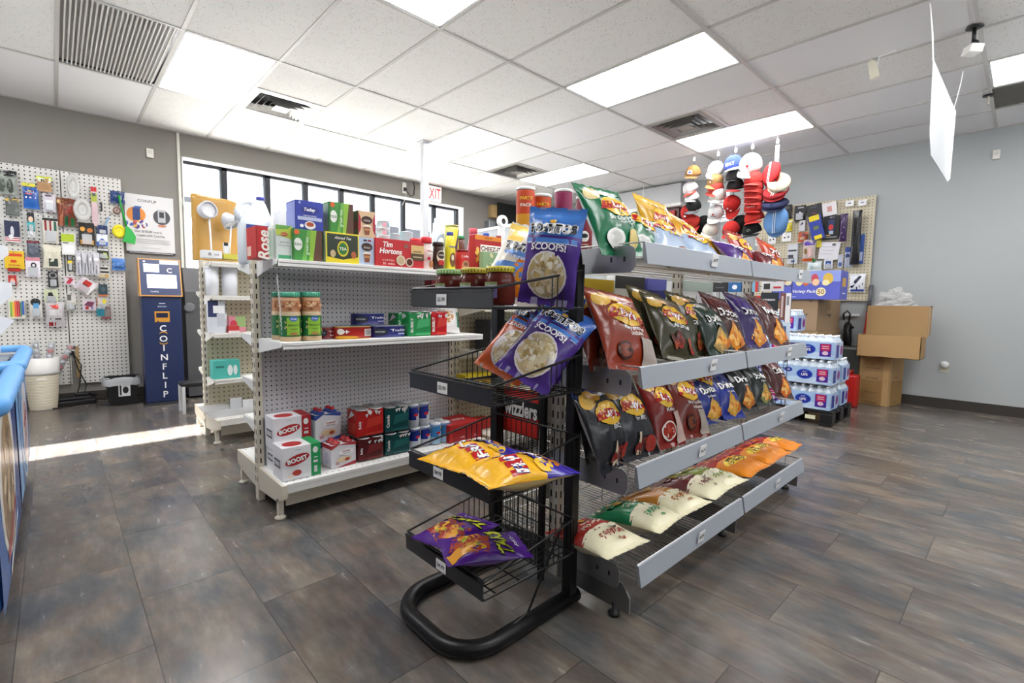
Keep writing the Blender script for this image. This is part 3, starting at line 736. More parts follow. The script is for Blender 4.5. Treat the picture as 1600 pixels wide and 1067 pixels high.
row(.815, [
 (940, 520, .98, .20, .30, 4, 0, 6, '#7c2616', '#b9b3b2', lays('#7c2616', '#8c2d18', 'Wavy', extra=lob), 'brown red chip bag seen past the black rack post, second shelf', 12),
 (986, 515, .885, .255, .32, 12, 8, 2, bbq, '#b9b3b2', lays(bbq, '#9e3518', 'Wavy ondulees', extra=lob), 'big rust red chip bag in front on the second wire shelf', 13),
 (1030, 510, 1.00, .22, .335, 8, 10, 0, '#37341e', '#8d8a78', lays('#37341e', '#4a4523', 'Pickle', extra=[('e', .5, .22, .3, .1, '#7d2a1e')]), 'olive brown chip bag rising behind the big rust red bag', 14),
 (1062, 510, .92, .23, .31, 12, 10, 0, olv, '#8d8a78', lays(olv, '#4a4728', 'All Dressed', extra=[('c', .5, .2, .34, .12, ['#8c2a1e', '#5b1f18', '#a3482a'], 10, .09, 4)]), 'olive chip bag leaning right of the rust red bag', 15),
 (1096, 505, .96, .23, .32, 10, 8, 0, '#45452d', '#8d8a78', lays('#45452d', '#55543a', 'Old Fashioned', extra=[('c', .5, .2, .34, .12, ['#8c2a1e', '#6f5a2a', '#a3482a'], 10, .09, 6)]), 'grey olive chip bag left of the dark green one', 16),
 (1128, 512, .92, .22, .28, 12, 4, 0, '#122f24', '#5a6a62', dor('#122f24', '#16382b', 'Nacho', '#b9985a'), 'dark green chip bag on the second wire shelf', 17),
 (1152, 500, .93, .23, .33, 12, 10, 0, '#4a1715', '#6f5450', dor('#4a1715', '#571b18', 'Nacho Cheese'), 'maroon chip bag right of the dark green one', 18),
 (1190, 495, .93, .24, .34, 12, 8, 0, '#35206a', '#6c6288', dor('#35206a', '#3d267a', 'Sweet Chili'), 'purple chip bag on the second wire shelf', 19),
 (1226, 490, .92, .24, .345, 14, 10, 0, '#57201b', '#7a5f55', dor('#57201b', '#6a2a20', 'Bold BBQ'), 'shiny dark red chip bag at the far end of the second shelf row', 20),
], G2)
fire = [('p', [(.3, .05), (.42, .3), (.5, .3), (.42, .04)], '#c8b49a'), ('e', .72, .14, .18, .1, '#9c2a22'), ('c', .5, .12, .3, .08, ['#7b1d18', '#3a1512'], 6, .08, 8)]
ket = [('e', .35, .20, .25, .125, '#e2d9d3'), ('e', .35, .20, .215, .105, '#a3271b'), ('c', .35, .20, .18, .09, ['#b8402c', '#8e1d14'], 8, .07, 2), ('p', [(.66, .02), (.58, .42), (.98, .46), (.99, .04)], '#c7a9a0')]
row(.49, [
 (925, 665, 1.0, .19, .28, 0, -2, 6, '#1b1f28', '#a9a9ad', lays('#1b1f28', '#1f2c50', 'Smoky Bacon', extra=fire), 'black chip bag seen past the black rack post, third shelf', 21),
 (955, 665, .90, .23, .30, 10, 0, 8, '#22242b', '#a9a9ad', lays('#22242b', '#22305c', 'BBQ', extra=fire), 'charcoal black chip bag at the near end of the third shelf', 22),
 (994, 662, .90, .235, .31, 12, 4, 4, '#262830', '#a9a9ad', lays('#262830', '#1d2128', 'Fire BBQ', extra=fire), 'second charcoal chip bag beside the ketchup red bags', 23),
 (1043, 655, .895, .19, .315, 12, 4, 2, '#8c1a15', '#b99c96', lays('#8c1a15', '#7f1813', 'Ketchup', extra=ket), 'red ketchup chip bag next to the charcoal bags', 24),
 (1082, 645, .895, .21, .32, 14, 6, 0, '#7b2115', '#b99c96', lays('#7b2115', '#86241a', 'Wavy Ketchup', extra=lob), 'second red chip bag, right of the first ketchup bag', 25),
 (1055, 610, 1.06, .21, .33, 6, 4, 0, '#c4b51e', '#c9c58a', lays('#c4b51e', '#cfc02c', 'Dill Pickle'), 'yellow green chip bag behind the red ketchup bag', 26),
 (1085, 607, 1.07, .20, .33, 6, 4, 0, '#bfb32a', '#c9c58a', lays('#bfb32a', '#cfc02c', 'Dill Pickle'), 'yellow green chip bag beside the blue bags, near the price rail', 27),
 (1116, 612, .95, .22, .26, 16, 4, 0, '#152c8c', '#4c5a9a', dor('#152c8c', '#101c50', 'Cool Ranch', '#d8a43a'), 'royal blue chip bag next to the second red bag', 28),
 (1148, 606, .93, .21, .275, 18, 6, 0, '#1831a0', '#4c5a9a', dor('#1831a0', '#12225e', 'Cool Ranch', '#d8a43a'), 'second royal blue chip bag with a pointed lower corner', 29),
 (1172, 600, .95, .21, .28, 16, 8, 0, '#17191b', '#5a5a5a', dor('#17191b', '#202325', 'Zesty', '#cf7b2a'), 'black chip bag right of the blue bags', 30),
 (1200, 598, .94, .22, .28, 16, 8, 0, '#10201b', '#4d5a54', dor('#10201b', '#14261f', 'Jalapeno', '#8a8f5a'), 'green black chip bag beside the last red one', 31),
 (1232, 594, .93, .23, .29, 16, 8, 0, '#4d1512', '#7a5a50', dor('#4d1512', '#5a1a14', 'Nacho', '#d2691e'), 'last dark red chip bag on the third shelf', 32),
], G3, kw=1.08, kh=.95, kl=13, dx=20)
# lying bags: tops towards the aisle
cream = '#efe8c6'
def vcol(c): return lambda v: cream if v > .6 else c
flat_specs = [
 (962, 858, '#a82a20', '#a03028', 'Sweet Chili', 'red and cream chip bag lying nearest the camera on the bottom shelf', 41),
 (1016, 826, '#0e7a4a', '#1b8a55', 'Sea Salt', 'green and cream chip bag lying on the bottom shelf', 42),
 (1058, 795, '#c07a1c', '#b0601c', 'Honey Dijon', 'golden brown and cream chip bag lying on the bottom shelf', 43),
 (1104, 778, '#5e1f24', '#6a2a2a', 'Balsamic', 'maroon and cream chip bag lying on the bottom shelf', 44),
 (1140, 764, '#7c8a34', '#8c9a4a', 'Jalapeno', 'olive green and cream chip bag lying on the bottom shelf', 45)]
for i, (px, py, c, tcx, fl, lab, sd) in enumerate(flat_specs):
    x = at(px, py, z=.21).x
    mb = bag_mb(.215, .30, .09, vcol(c), vick(c, tcx, fl), sd, '#ded8bb', lump=.8)
    place_bag('chip_bag', lab, mb, (x, 1.135, .205), 180+(-6, 5, -3, 4, -4)[i], 84, 0, G4)
haw = [('r', 0, .0, 1, .40, '#b3261b'), ('c', .5, .25, .4, .15, ['#d9542a', '#a01a14', '#e7a030', '#8a1510'], 14, .1, 3), ('r', 0, .84, 1, .985, '#ee8f1c'), ('e', .5, .6, .36, .11, '#f5cf2e'),
       ('t', 'HICKORY', .5, .64, .07, '#1c1a12', {'w': .62, 'b': .03}), ('t', 'STICKS', .5, .55, .07, '#1c1a12', {'w': .56, 'b': .03})]
for i, (px, py, lab) in enumerate([(1128, 742, 'orange and red snack bag lying right after the olive green one'), (1152, 736, 'second of the orange and red snack bags on the bottom shelf'), (1172, 724, 'middle orange and red snack bag lying on the bottom shelf'),
        (1193, 716, 'fourth of the orange and red snack bags, next to last'), (1212, 706, 'last orange and red snack bag at the far end of the bottom shelf')]):
    x = at(px, py, z=.2).x
    mb = bag_mb(.20, .29, .085, lambda v: '#b3261b' if v < .42 else '#e98a1b', haw, 50+i, '#d8b98a', lump=.9)
    place_bag('snack_bag', lab, mb, (x+.02, 1.135, .2), 180+(5, -4, 3, -5, 4)[i], 84, 0, 'orange and red snack bags on the bottom wire shelf', 'snack')

# end rack: tortilla chips, dip jars, corn chips, rolled chips
PU = '#4a2f86'
GT = 'tortilla chip bags on the snack rack'
place_bag('tortilla_chip_bag', 'big purple and blue tortilla chip bag standing in the top basket of the black rack', bag_mb(.19, .305, .08, lambda v: '#3f78c8' if v > .7 else PU, tost(PU, 0, 'SCOOPS!', seed=3), 61, '#9a93b8', nv=30), at(851, 482, y=1.05), -66, 4, 6, GT)
place_bag('tortilla_chip_bag', 'orange and white tortilla chip bag leaning in the top basket behind the dip jars', bag_mb(.23, .29, .08, '#e6e0d4', [('r', 0, .72, 1, .985, '#efc860'), ('p', [(.1, .05), (.95, .1), (.95, .5), (.5, .55)], '#e07c18'), ('p', [(.03, .06), (.1, .42), (.75, .50), (.55, .2)], '#5f8fd6'), ('e', .7, .32, .2, .12, '#f0a23a', 30), ('e', .45, .56, .3, .05, '#5f8fd6'),
   ('t', 'TOSTITOS', .5, .66, .11, '#141418', {'w': .86, 'b': .05, 'out': '#f6f6f8', 'ow': .075}), ('t', 'Restaurant', .4, .53, .05, '#f4f4fa')], 62, '#d8d4cc'), (1.15, 1.255, 1.045), -58, 22, 20, GT)
place_bag('tortilla_chip_bag', 'orange and blue tortilla chip bag leaning in the second basket of the black rack', bag_mb(.195, .315, .085, lambda v: '#2f5fb0' if v > .78 else '#c4531d', tost('#c4531d', 0, 'ROUNDS RONDES', '#2f5fb0', seed=5), 63, '#9a8d88'), at(775, 590, z=.79), -58, 36, 26, GT)
place_bag('tortilla_chip_bag', 'purple and blue tortilla chip bag leaning in the second basket of the black rack', bag_mb(.205, .315, .09, lambda v: '#2f62b8' if v > .74 else PU, tost(PU, 0, 'SCOOPS!', '#2f62b8', seed=7), 64, '#8d86ae', nv=30), at(812, 600, z=.79), -54, 34, 30, GT)
place_bag('tortilla_chip_bag', 'purple bag standing behind the two leaning bags in the second basket', bag_mb(.19, .30, .06, lambda v: '#2f62b8' if v > .74 else PU, tost(PU, 0, 'SCOOPS!', '#2f62b8', seed=8), 65, '#8d86ae'), (1.21, 1.16, .785), -70, 8, 14, GT)
FY = [('r', 0, .80, 1, .985, '#f0b41c'), ('p', [(.0, .74), (1, .70), (1, .50), (0, .56)], '#b81a1c'), ('t', 'FRITOS', .5, .62, .15, '#f8f6f0', {'w': .9, 'b': .04, 'sh': .15, 'out': '#2b2a7a', 'ow': .03}),
      ('r', 0, .02, 1, .40, '#3a2c9a'), ('e', .2, .36, .16, .1, '#f0c23a', 20), ('e', .75, .33, .2, .06, '#e6b52c', 60), ('c', .5, .15, .42, .1, ['#d0852a', '#b8661c', '#e2a044'], 13, .09, 4), ('t', 'TWISTS', .5, .33, .07, '#f4f2ee', {'w': .6, 'b': .03})]
GF = 'corn chip bags lying on the snack rack'
def lie(px, py, z, yaw, h):
    c = at(px, py, z=z+.04); return (c.x+math.sin(R(yaw))*h/2, c.y-math.cos(R(yaw))*h/2, z)
for i, (x, y, yw, lab) in enumerate([(730, 704, 97, 'yellow and purple corn chip bag lying farther from the camera in the third basket'), (800, 727, 80, 'yellow and purple corn chip bag lying nearer the camera in the third basket')]):
    place_bag('corn_chip_bag', lab, bag_mb(.175, .30, .08, lambda v: '#f0b41c' if v > .4 else '#3a2c9a', FY, 70+i, '#c9b27a', lump=.9), lie(x+12, y-2, .565, yw, .30), yw, 87, 0, GF)
TK = [('r', 0, .02, 1, .985, '#4a1a80'), ('p', [(.08, .5), (.4, .94), (.92, .8), (.7, .42)], '#a23a24'), ('c', .5, .68, .36, .2, ['#c4572c', '#8c2a20', '#e0b32c', '#7fa02c', '#d9a82a'], 18, .13, 9), ('p', [(.02, .95), (.3, .62), (.5, .58), (.3, .98)], '#d9952c'),
      ('t', 'TAKIS', .52, .33, .26, '#c7cc2c', {'w': .92, 'b': .04, 'sh': .3, 'rot': 8, 'out': '#15121a', 'ow': .06}), ('t', 'FUEGO', .55, .12, .06, '#e9e4f0', {'w': .4})]
GK = 'rolled chip bags lying on the snack rack'
for i, (x, y, yw, lab) in enumerate([(708, 824, 104, 'purple rolled chip bag lying farther back in the bottom basket'), (750, 850, 66, 'purple rolled chip bag lying across in front in the bottom basket')]):
    place_bag('rolled_chip_bag', lab, bag_mb(.17, .26, .055, '#4a1a80', TK, 80+i, '#6a4a90', lump=.7), lie(x+6, y-4, .262+.015*i, yw, .26), yw, 87, 0, GK)

# ================================================================ GROCERIES ON THE WHITE SHELF
def pk(name, label, cat, px0, py0, px1, py1, y=None, x=None, d=.07, col='#ffffff', front=(), side=(), top=(), left=(), group=None, z=None, m='card', yaw=0, bev=.002):
    w, h, loc, rot = rect(px0, py0, px1, py1, x=x, y=y)
    if z is not None:
        h = h+loc.z-z if h+loc.z-z > .02 else h; loc = Vector((loc.x, loc.y, z))
    o = carton_mb(w, d, h, col, front, side, top, m, left, bev).build(name, None, loc, rot+R(yaw))
    return tag(o, label, cat, group)
TZ, MZ, DZ = 1.2355, .8505, .1815
TOPG = 'tea and coffee cartons along the top shelf'
yf = 2.40
pk('tea_box', 'narrow red tea box at the left end of the top shelf', 'box', 400, 353, 419, 407, y=2.42, d=.15, col='#c21f1f', z=TZ, group=TOPG, front=[('t', 'Rose', .62, .42, .34, '#f6efe6', {'rot': 90, 'b': .03, 'sh': .2}), ('r', 0, .0, .12, 1, '#a01616')], left=[('r', .1, .1, .5, .4, '#f0c8b8')])
pk('tea_box', 'slim white and mint tea box between the red box and the yellow green tea box', 'box', 419, 356, 431, 407, y=2.43, d=.14, col='#e6efe4', z=TZ, group=TOPG, front=[('r', .05, .1, .4, .9, '#bfe0cd'), ('r', .6, .1, .9, .95, '#d3e8dc')])
pk('tea_box', 'pale tea box with yellow green top and a red oval badge', 'box', 431, 352, 457, 407, y=2.41, d=.1, col='#cfd8d4', z=TZ, group=TOPG, front=[('p', [(0, .72), (1, .6), (1, 1), (0, 1)], '#b9c84a'), ('p', [(0, .86), (.7, .9), (1, 1), (0, 1)], '#6aa84a'), ('e', .5, .74, .22, .055, '#b3261f'), ('t', 'Lipton', .5, .74, .06, '#f4e4a0', {'w': .36}), ('r', .15, .40, .85, .42, '#9aa4ab'), ('t', 'green tea', .5, .5, .05, '#66707a'), ('r', .12, .03, .88, .13, '#3f9a6a')])
green_tea = [('p', [(.55, 0), (.75, 0), (1, .5), (1, 1), (.6, 1)], '#8fbf3c'), ('p', [(.68, 0), (1, 0), (1, 1), (.82, 1)], '#5b3a2a'), ('p', [(.3, 0), (.45, 0), (.62, 1), (.5, 1)], '#6fb14a'), ('e', .14, .9, .09, .08, '#e8652a'), ('e', .18, .52, .14, .2, '#eef0ea'), ('t', 'tea', .18, .52, .1, '#6a8a6a'), ('t', 'green tea', .5, .48, .12, '#d4ecd0', {'rot': 90}), ('r', .0, .0, .05, 1, '#2e6b2c')]
pk('tea_box', 'large green tea box with an orange dot, directly under the blue tea box', 'box', 457, 359, 503, 408, y=2.40, d=.13, col='#3f8f3c', z=TZ, group=TOPG, front=green_tea)
tb = pk('tea_box', 'royal blue tea box on top of the green tea box', 'box', 462, 314, 505, 359.4, y=2.41, d=.13, col='#2f3fa8', group=TOPG, front=[('t', 'Tetley', .5, .68, .17, '#f4f6fb', {'w': .6, 'b': .03, 'sh': .2}), ('e', .5, .68, .34, .13, '#24308c'), ('t', 'Tetley', .5, .68, .15, '#f4f6fb', {'w': .55, 'b': .03, 'sh': .2}), ('r', .06, .32, .94, .44, '#b9c2e4'), ('t', 'ORANGE PEKOE', .5, .48, .045, '#e8ecf8'), ('e', .5, .16, .2, .14, '#f2f2f4'), ('e', .5, .19, .14, .08, '#b5502c'), ('e', .2, .12, .07, .06, '#e8e8ee'), ('t', '+', .13, .9, .09, '#d8def4')], left=[('r', .05, .05, .95, .95, '#8f9ad8')])
pk('tea_box', 'green tea box standing on the yellow and black tea box', 'box', 514, 317, 552, 364, y=2.41, d=.13, col='#3f8f3c', group=TOPG, front=green_tea, left=[('r', .05, .05, .95, .95, '#9cb49c')])
pk('tea_box', 'yellow bordered dark green tea box with a round emblem', 'box', 509, 364, 561, 412, y=2.395, d=.14, col='#e5d32c', z=TZ, group=TOPG, front=[('r', .04, .06, .96, .95, '#2c3a2a'), ('p', [(.04, .06), (.96, .06), (.96, .24), (.5, .12), (.04, .2)], '#e3cf22'), ('t', 'Ahmad Tea', .5, .83, .13, '#f4f2ea', {'w': .5, 'sh': .3}), ('e', .5, .48, .17, .26, '#d9c92c'), ('e', .5, .48, .13, .2, '#2f7a34'), ('t', 'TEA', .5, .48, .1, '#f4f2ea'), ('e', .2, .3, .08, .12, '#c9b48a'), ('e', .82, .3, .08, .12, '#b4633a')], left=[('r', 0, 0, 1, 1, '#ccd4c4')])
cup = lambda bgc: [('e', .5, .66, .33, .15, '#3a1c12'), ('t', 'GOLD', .5, .64, .07, '#e8e2d8', {'w': .4}), ('e', .5, .40, .24, .08, '#efe6d8'), ('p', [(.3, .4), (.7, .4), (.63, .1), (.37, .1)], '#8a4a2c'), ('p', [(.32, .34), (.68, .34), (.66, .26), (.34, .26)], '#c08a5c')]
pk('coffee_box', 'cream and crimson instant coffee box stacked on the pale blue one', 'box', 560, 330, 586, 371, y=2.41, d=.09, col='#d9b892', group=TOPG, front=[('p', [(0, .1), (.14, .3), (.14, .7), (0, .95)], '#b3243c'), ('p', [(1, .1), (.86, .3), (.86, .7), (1, .95)], '#b3243c')]+cup(0), left=[('r', 0, 0, 1, 1, '#5a4234'), ('r', 0, .3, 1, .6, '#8c2a34')])
pk('coffee_box', 'pale blue instant coffee box under the cream one', 'box', 560, 371.4, 586, 412, y=2.40, d=.09, col='#b5c6de', z=TZ, group=TOPG, front=[('r', .3, .86, .5, .93, '#3a2a2a'), ('r', .55, .86, .75, .93, '#8c2a34')]+cup(0))
pk('coffee_pod_box', 'wide red coffee pod box with two cups pictured, on the top shelf', 'box', 587, 375, 662, 417, y=2.385, d=.14, col='#c01f26', z=TZ, group=TOPG, front=[('t', 'Tim', .24, .80, .19, '#fbf6f2', {'b': .03, 'sh': .2}), ('t', 'Hortons', .30, .56, .20, '#fbf6f2', {'b': .03, 'sh': .2}), ('r', .72, .30, 1, .55, '#5c4a34'), ('r', .72, .55, 1, .86, '#d8b878'), ('r', .76, .6, .94, .64, '#7a5a34'), ('r', .76, .4, .96, .44, '#c9b48a'), ('r', .57, .72, .66, .86, '#8a5a50'),
   ('e', .5, .25, .095, .19, '#e6d6bd'), ('e', .5, .25, .07, .14, '#cdb48c'), ('e', .68, .2, .085, .17, '#d8c8b0'), ('e', .68, .2, .062, .125, '#5c2a1c'), ('t', '30', .16, .10, .09, '#f4e0dc'), ('t', 'K-CUP PODS', .24, .22, .06, '#f0d0cc'), ('t', 'arabica', .30, .10, .07, '#f4e0dc')], left=[('r', .1, .1, .5, .5, '#e0a060'), ('r', .1, .6, .6, .8, '#f4d0d0')])
def jar(name, label, px, py0, py1, y, z, rad, prof, cols, lid, group=None, cat='jar', face=(), lidh=.018, lidr=None, body_m='plastic', rot=0):
    "round container: body with printed wrap, and its lid as a part"
    c = at(px, (py0+py1)/2, y=y); h = at(px, py0, y=y).z-z
    t = thing(name, label, cat, (c.x, y+rad, z), rot, group)
    hb = h-lidh; P = [(r_*rad, q*hb)+((cc,) if cc else ()) for r_, q, cc in prof]
    m = MB(); m.lathe(P, (0, 0, 0), 22, cols, body_m)
    if face: prints(m, lambda a, b, off: (math.sin((a-rad)/rad)*(rad+off), -math.cos((a-rad)/rad)*(rad+off), b), 2*rad, hb, face, 'card', .012, .0006)
    m.build('body', t)
    lr = (lidr or .9)*rad
    m = MB(); m.lathe([(lr*.97, 0), (lr, .002), (lr, lidh*.85), (lr*.9, lidh), (.001, lidh+.0005)], (0, 0, hb), 22, lid, 'plastic')
    m.build('lid', t)
    return t
tub = [(.92, 0, None), (1, .02, None), (1, .93, None), (.86, 1, None)]
neck = [(.9, 0, None), (1, .04, None), (1, .66, None), (.7, .86, None), (.66, 1, None)]
waist = [(.95, 0, None), (1, .03, None), (.9, .35, None), (1, .62, None), (.74, .86, None), (.6, 1, None)]
jar('coffee_whitener', 'white and red coffee whitener bottle right of the red coffee pod box', 672, 370, 418, 2.42, TZ, .04, waist, '#d9c9c4', '#c4202c', 'bottles and jars on the top shelf', 'bottle', [('e', .5, .70, .25, .13, '#f3ece8'), ('t', 'Mate', .5, .7, .08, '#a03034'), ('e', .42, .42, .13, .07, '#b3203c'), ('c', .6, .2, .22, .12, ['#a86a3c', '#c98a50', '#7a4426'], 8, .16, 2)], .035, .8)
jar('coffee_whitener', 'second red capped whitener bottle, just behind the first', 655, 372, 412, 2.52, TZ, .04, waist, '#d9c9c4', '#c4202c', 'bottles and jars on the top shelf', 'bottle', (), .035, .85)
jar('instant_coffee_jar', 'dark brown instant coffee jar with a black lid', 690, 378, 418, 2.42, TZ, .037, [(.85, 0, None), (.95, .05, None), (1, .6, None), (.8, .84, None), (.86, 1, None)], '#3a1d14', '#231a18', 'bottles and jars on the top shelf', 'jar', [('e', .5, .55, .4, .26, '#d8cbb4'), ('e', .5, .62, .34, .15, '#2a120c'), ('t', 'COFFEE', .5, .62, .07, '#f0eae0', {'w': .5}), ('r', .25, .22, .75, .42, '#b3261f')], .022, .95)
jar('syrup_bottle', 'yellow chocolate powder bottle with a blue cap and a rabbit brown print', 708, 362, 419, 2.42, TZ, .034, waist, '#e0cf2e', '#2a3f9a', 'bottles and jars on the top shelf', 'bottle', [('t', 'Nesquik', .5, .68, .085, '#2a4aa8', {'w': .74, 'b': .03}), ('e', .5, .32, .3, .2, '#6a4424'), ('e', .45, .38, .12, .08, '#e8dcc0')], .022, .62)
jar('coffee_tub', 'small red coffee tub left of the red cracker box', 728, 390, 419, 2.42, TZ, .042, tub, '#b3211f', '#7a1a18', 'bottles and jars on the top shelf', 'tub', [('r', .1, .1, .9, .95, '#c22a26'), ('t', 'Coffee', .5, .76, .13, '#f4ece4', {'w': .66, 'sh': .2}), ('e', .5, .32, .3, .24, '#b98a5c'), ('e', .5, .38, .2, .1, '#7a4a30')], .01, 1.02)
jar('glass_jar', 'small glass jar with a green lid behind the red coffee tub', 724, 368, 400, 2.62, TZ, .035, neck, '#6a3a34', '#2f8a58', 'bottles and jars on the top shelf', 'jar', [('r', .1, .2, .9, .6, '#d0c4b8')], .02, .8)
jar('syrup_bottle', 'syrup bottle with a round pink cap behind the cracker box', 745, 356, 400, 2.72, TZ, .042, neck, '#a8465a', '#c04a58', 'bottles and jars on the top shelf', 'bottle', [('r', .05, .1, .95, .5, '#d9a8b4')], .035, .72)
jar('syrup_bottle', 'dark bottle with a blue cap peeking over the cracker box', 764, 364, 402, 2.74, TZ, .035, neck, '#8a4a3c', '#3a50b0', 'bottles and jars on the top shelf', 'bottle', (), .02, .7)
jar('syrup_bottle', 'bottle with a dark red cap at the far right behind the cracker box', 783, 368, 402, 2.72, TZ, .03, neck, '#c9c4c8', '#8a1a2c', 'bottles and jars on the top shelf', 'bottle', (), .02, .7)
jar('drink_mix_tub', 'tall pale yellow drink mix tub behind the yellow bottle', 712, 351, 404, 2.56, TZ, .046, tub, '#d8d87a', '#e3e39a', 'bottles and jars on the top shelf', 'tub', [('p', [(.2, .4), (.9, .5), (.8, .95), (.3, .9)], '#e9e04a'), ('p', [(.4, .5), (.8, .95), (.9, .9), (.55, .4)], '#4a3a5a')], .008, 1.03)
jar('water_bottle', 'clear white bottle with grey blue print behind the red whitener bottles', 690, 340, 404, 2.60, TZ, .045, neck, '#dfe5ea', '#eef0f2', 'bottles and jars on the top shelf', 'bottle', [('e', .5, .6, .36, .16, '#9fb4c8'), ('e', .5, .6, .28, .1, '#e8eef2')], .03, .5)
for k, (px, a, b_, y, lab) in enumerate([(604, 345, 357, 2.54, 'top pale blue tin of the small stack behind the red coffee pod box'), (604, 358, 369, 2.54, 'middle pale blue tin of the small stack behind the red coffee pod box'), (604, 370, 381, 2.54, 'bottom pale blue tin of the small stack behind the red coffee pod box'), (621, 365, 382, 2.58, 'short pale tin beside the stack of pale blue tins'), (640, 362, 382, 2.62, 'wider pale tin with a blue band, behind the red coffee pod box')]):
    c0, c1 = at(px, a, y=y), at(px, b_, y=y); zz = TZ if k > 1 else c1.z
    rr_ = .038 if k < 4 else .046
    t = thing('food_tin', lab, 'tin', (c0.x, y+rr_, zz), 0, 'pale tins on the top shelf')
    m = MB(); hh = c0.z-zz; m.lathe([(rr_, 0), (rr_, .003), (rr_*.98, .004, '#bcd2d8'), (rr_*.98, hh-.008), (rr_, hh-.006, '#e2e8ea')], n=20, col='#e2e8ea'); 
    prints(m, lambda a_, b, off: (math.sin((a_-rr_)/rr_)*(rr_+off), -math.cos((a_-rr_)/rr_)*(rr_+off), b), 2*rr_, hh, [('r', .2, .25, .5, .7, '#e4a8b8'), ('r', .55, .25, .8, .7, '#8fbcc4')], 'card', .012)
    m.build('can', t); m = MB(); m.lathe([(rr_*.96, 0), (rr_*.96, .004), (.001, .0045)], (0, 0, hh-.003), 20, '#dfe4e6', 'metal'); m.build('lid', t)
pk('cracker_box', 'red cracker box with yellow crackers and a white name panel', 'box', 742, 369, 783, 418, y=2.44, d=.06, col='#b31f26', z=TZ, group=None, front=[('r', 0, .88, 1, 1, '#e58a2c'), ('r', .2, .56, 1, .76, '#f6f2ec'), ('t', 'CHEEZ-IT', .6, .66, .13, '#5a1216', {'w': .76, 'fit': 0, 'b': .03}), ('c', .12, .35, .1, .35, ['#e8a23a', '#f0bf5c', '#d98a2c'], 9, .07, 4), ('c', .65, .18, .3, .14, ['#7aa86a', '#a8c48a', '#dcc06a', '#5c8a54'], 9, .09, 5), ('t', 'family size', .5, .94, .06, '#5a2a10')])
pk('snack_carton', 'pale green snack carton in front of the red cracker box', 'box', 755, 394, 783, 419, y=2.39, d=.04, col='#8aa87c', z=TZ, front=[('c', .5, .5, .45, .45, ['#c4d0a0', '#6a8a5c', '#dcd4a8'], 9, .14, 6)])

# tall white jug at the back of the top shelf
jc = at(404, 400, y=2.86); t = thing('vinegar_jug', 'big translucent white jug with a blue label behind the red tea box', 'jug', (jc.x, 2.90, TZ))
hj = at(404, 306, y=2.86).z-TZ; wj = .085
m = MB(); ring = []
for q, s_ in ((0, .9), (.03, 1), (.52, 1), (.64, .93), (.78, .66), (.9, .36), (.94, .2), (.97, .19)):
    ring.append([(math.copysign(abs(math.cos(a))**.6, math.cos(a))*wj*s_+(.025*(q > .7)*(q-.7)*4), math.copysign(abs(math.sin(a))**.6, math.sin(a))*.075*s_, q*hj) for a in [2*math.pi*(k+.5)/20 for k in range(20)]])
vs = [p for r_ in ring for p in r_]; fs = [(i*20+k, i*20+(k+1) % 20, (i+1)*20+(k+1) % 20, (i+1)*20+k) for i in range(len(ring)-1) for k in range(20)] + [list(range(20))[::-1], [(len(ring)-1)*20+k for k in range(20)]]
m.add(vs, fs, '#e4eaf0', 'plastic', True); m.build('body', t)
m = MB(); m.tube([(-.085, 0, .62*hj), (-.088, 0, .75*hj), (-.07, 0, .88*hj), (-.03, 0, .92*hj), (.0, 0, .86*hj)], .016, '#e4eaf0', 'plastic', 10); m.build('handle', t)
m = MB(); m.lathe([(.022, .96*hj), (.022, hj), (.001, hj+.001)], (.028, 0, 0), 14, '#4a50b8', 'plastic'); m.build('cap', t)
m = MB(); m.box((-.066, -.0775, .18*hj), (.07, -.074, .56*hj), '#3a4a94', 'card'); prints(m, flat(-.066, .18*hj, -.0775), .136, .38*hj, [('t', 'Allen\'s', .5, .84, .1, '#f2f4fa', {'b': .03}), ('t', 'vinegar', .5, .68, .07, '#c9d0ea'), ('r', .08, .2, .4, .5, '#8f9ad0')]); m.build('label', t)
pk('baking_carton', 'white carton with a pink roundel standing behind the blue tea box', 'box', 436, 330, 462, 356, y=2.72, d=.1, col='#eceef2', front=[('e', .82, .5, .16, .2, '#d86a8a'), ('r', .1, .4, .6, .55, '#dcd0d8')], z=1.24)

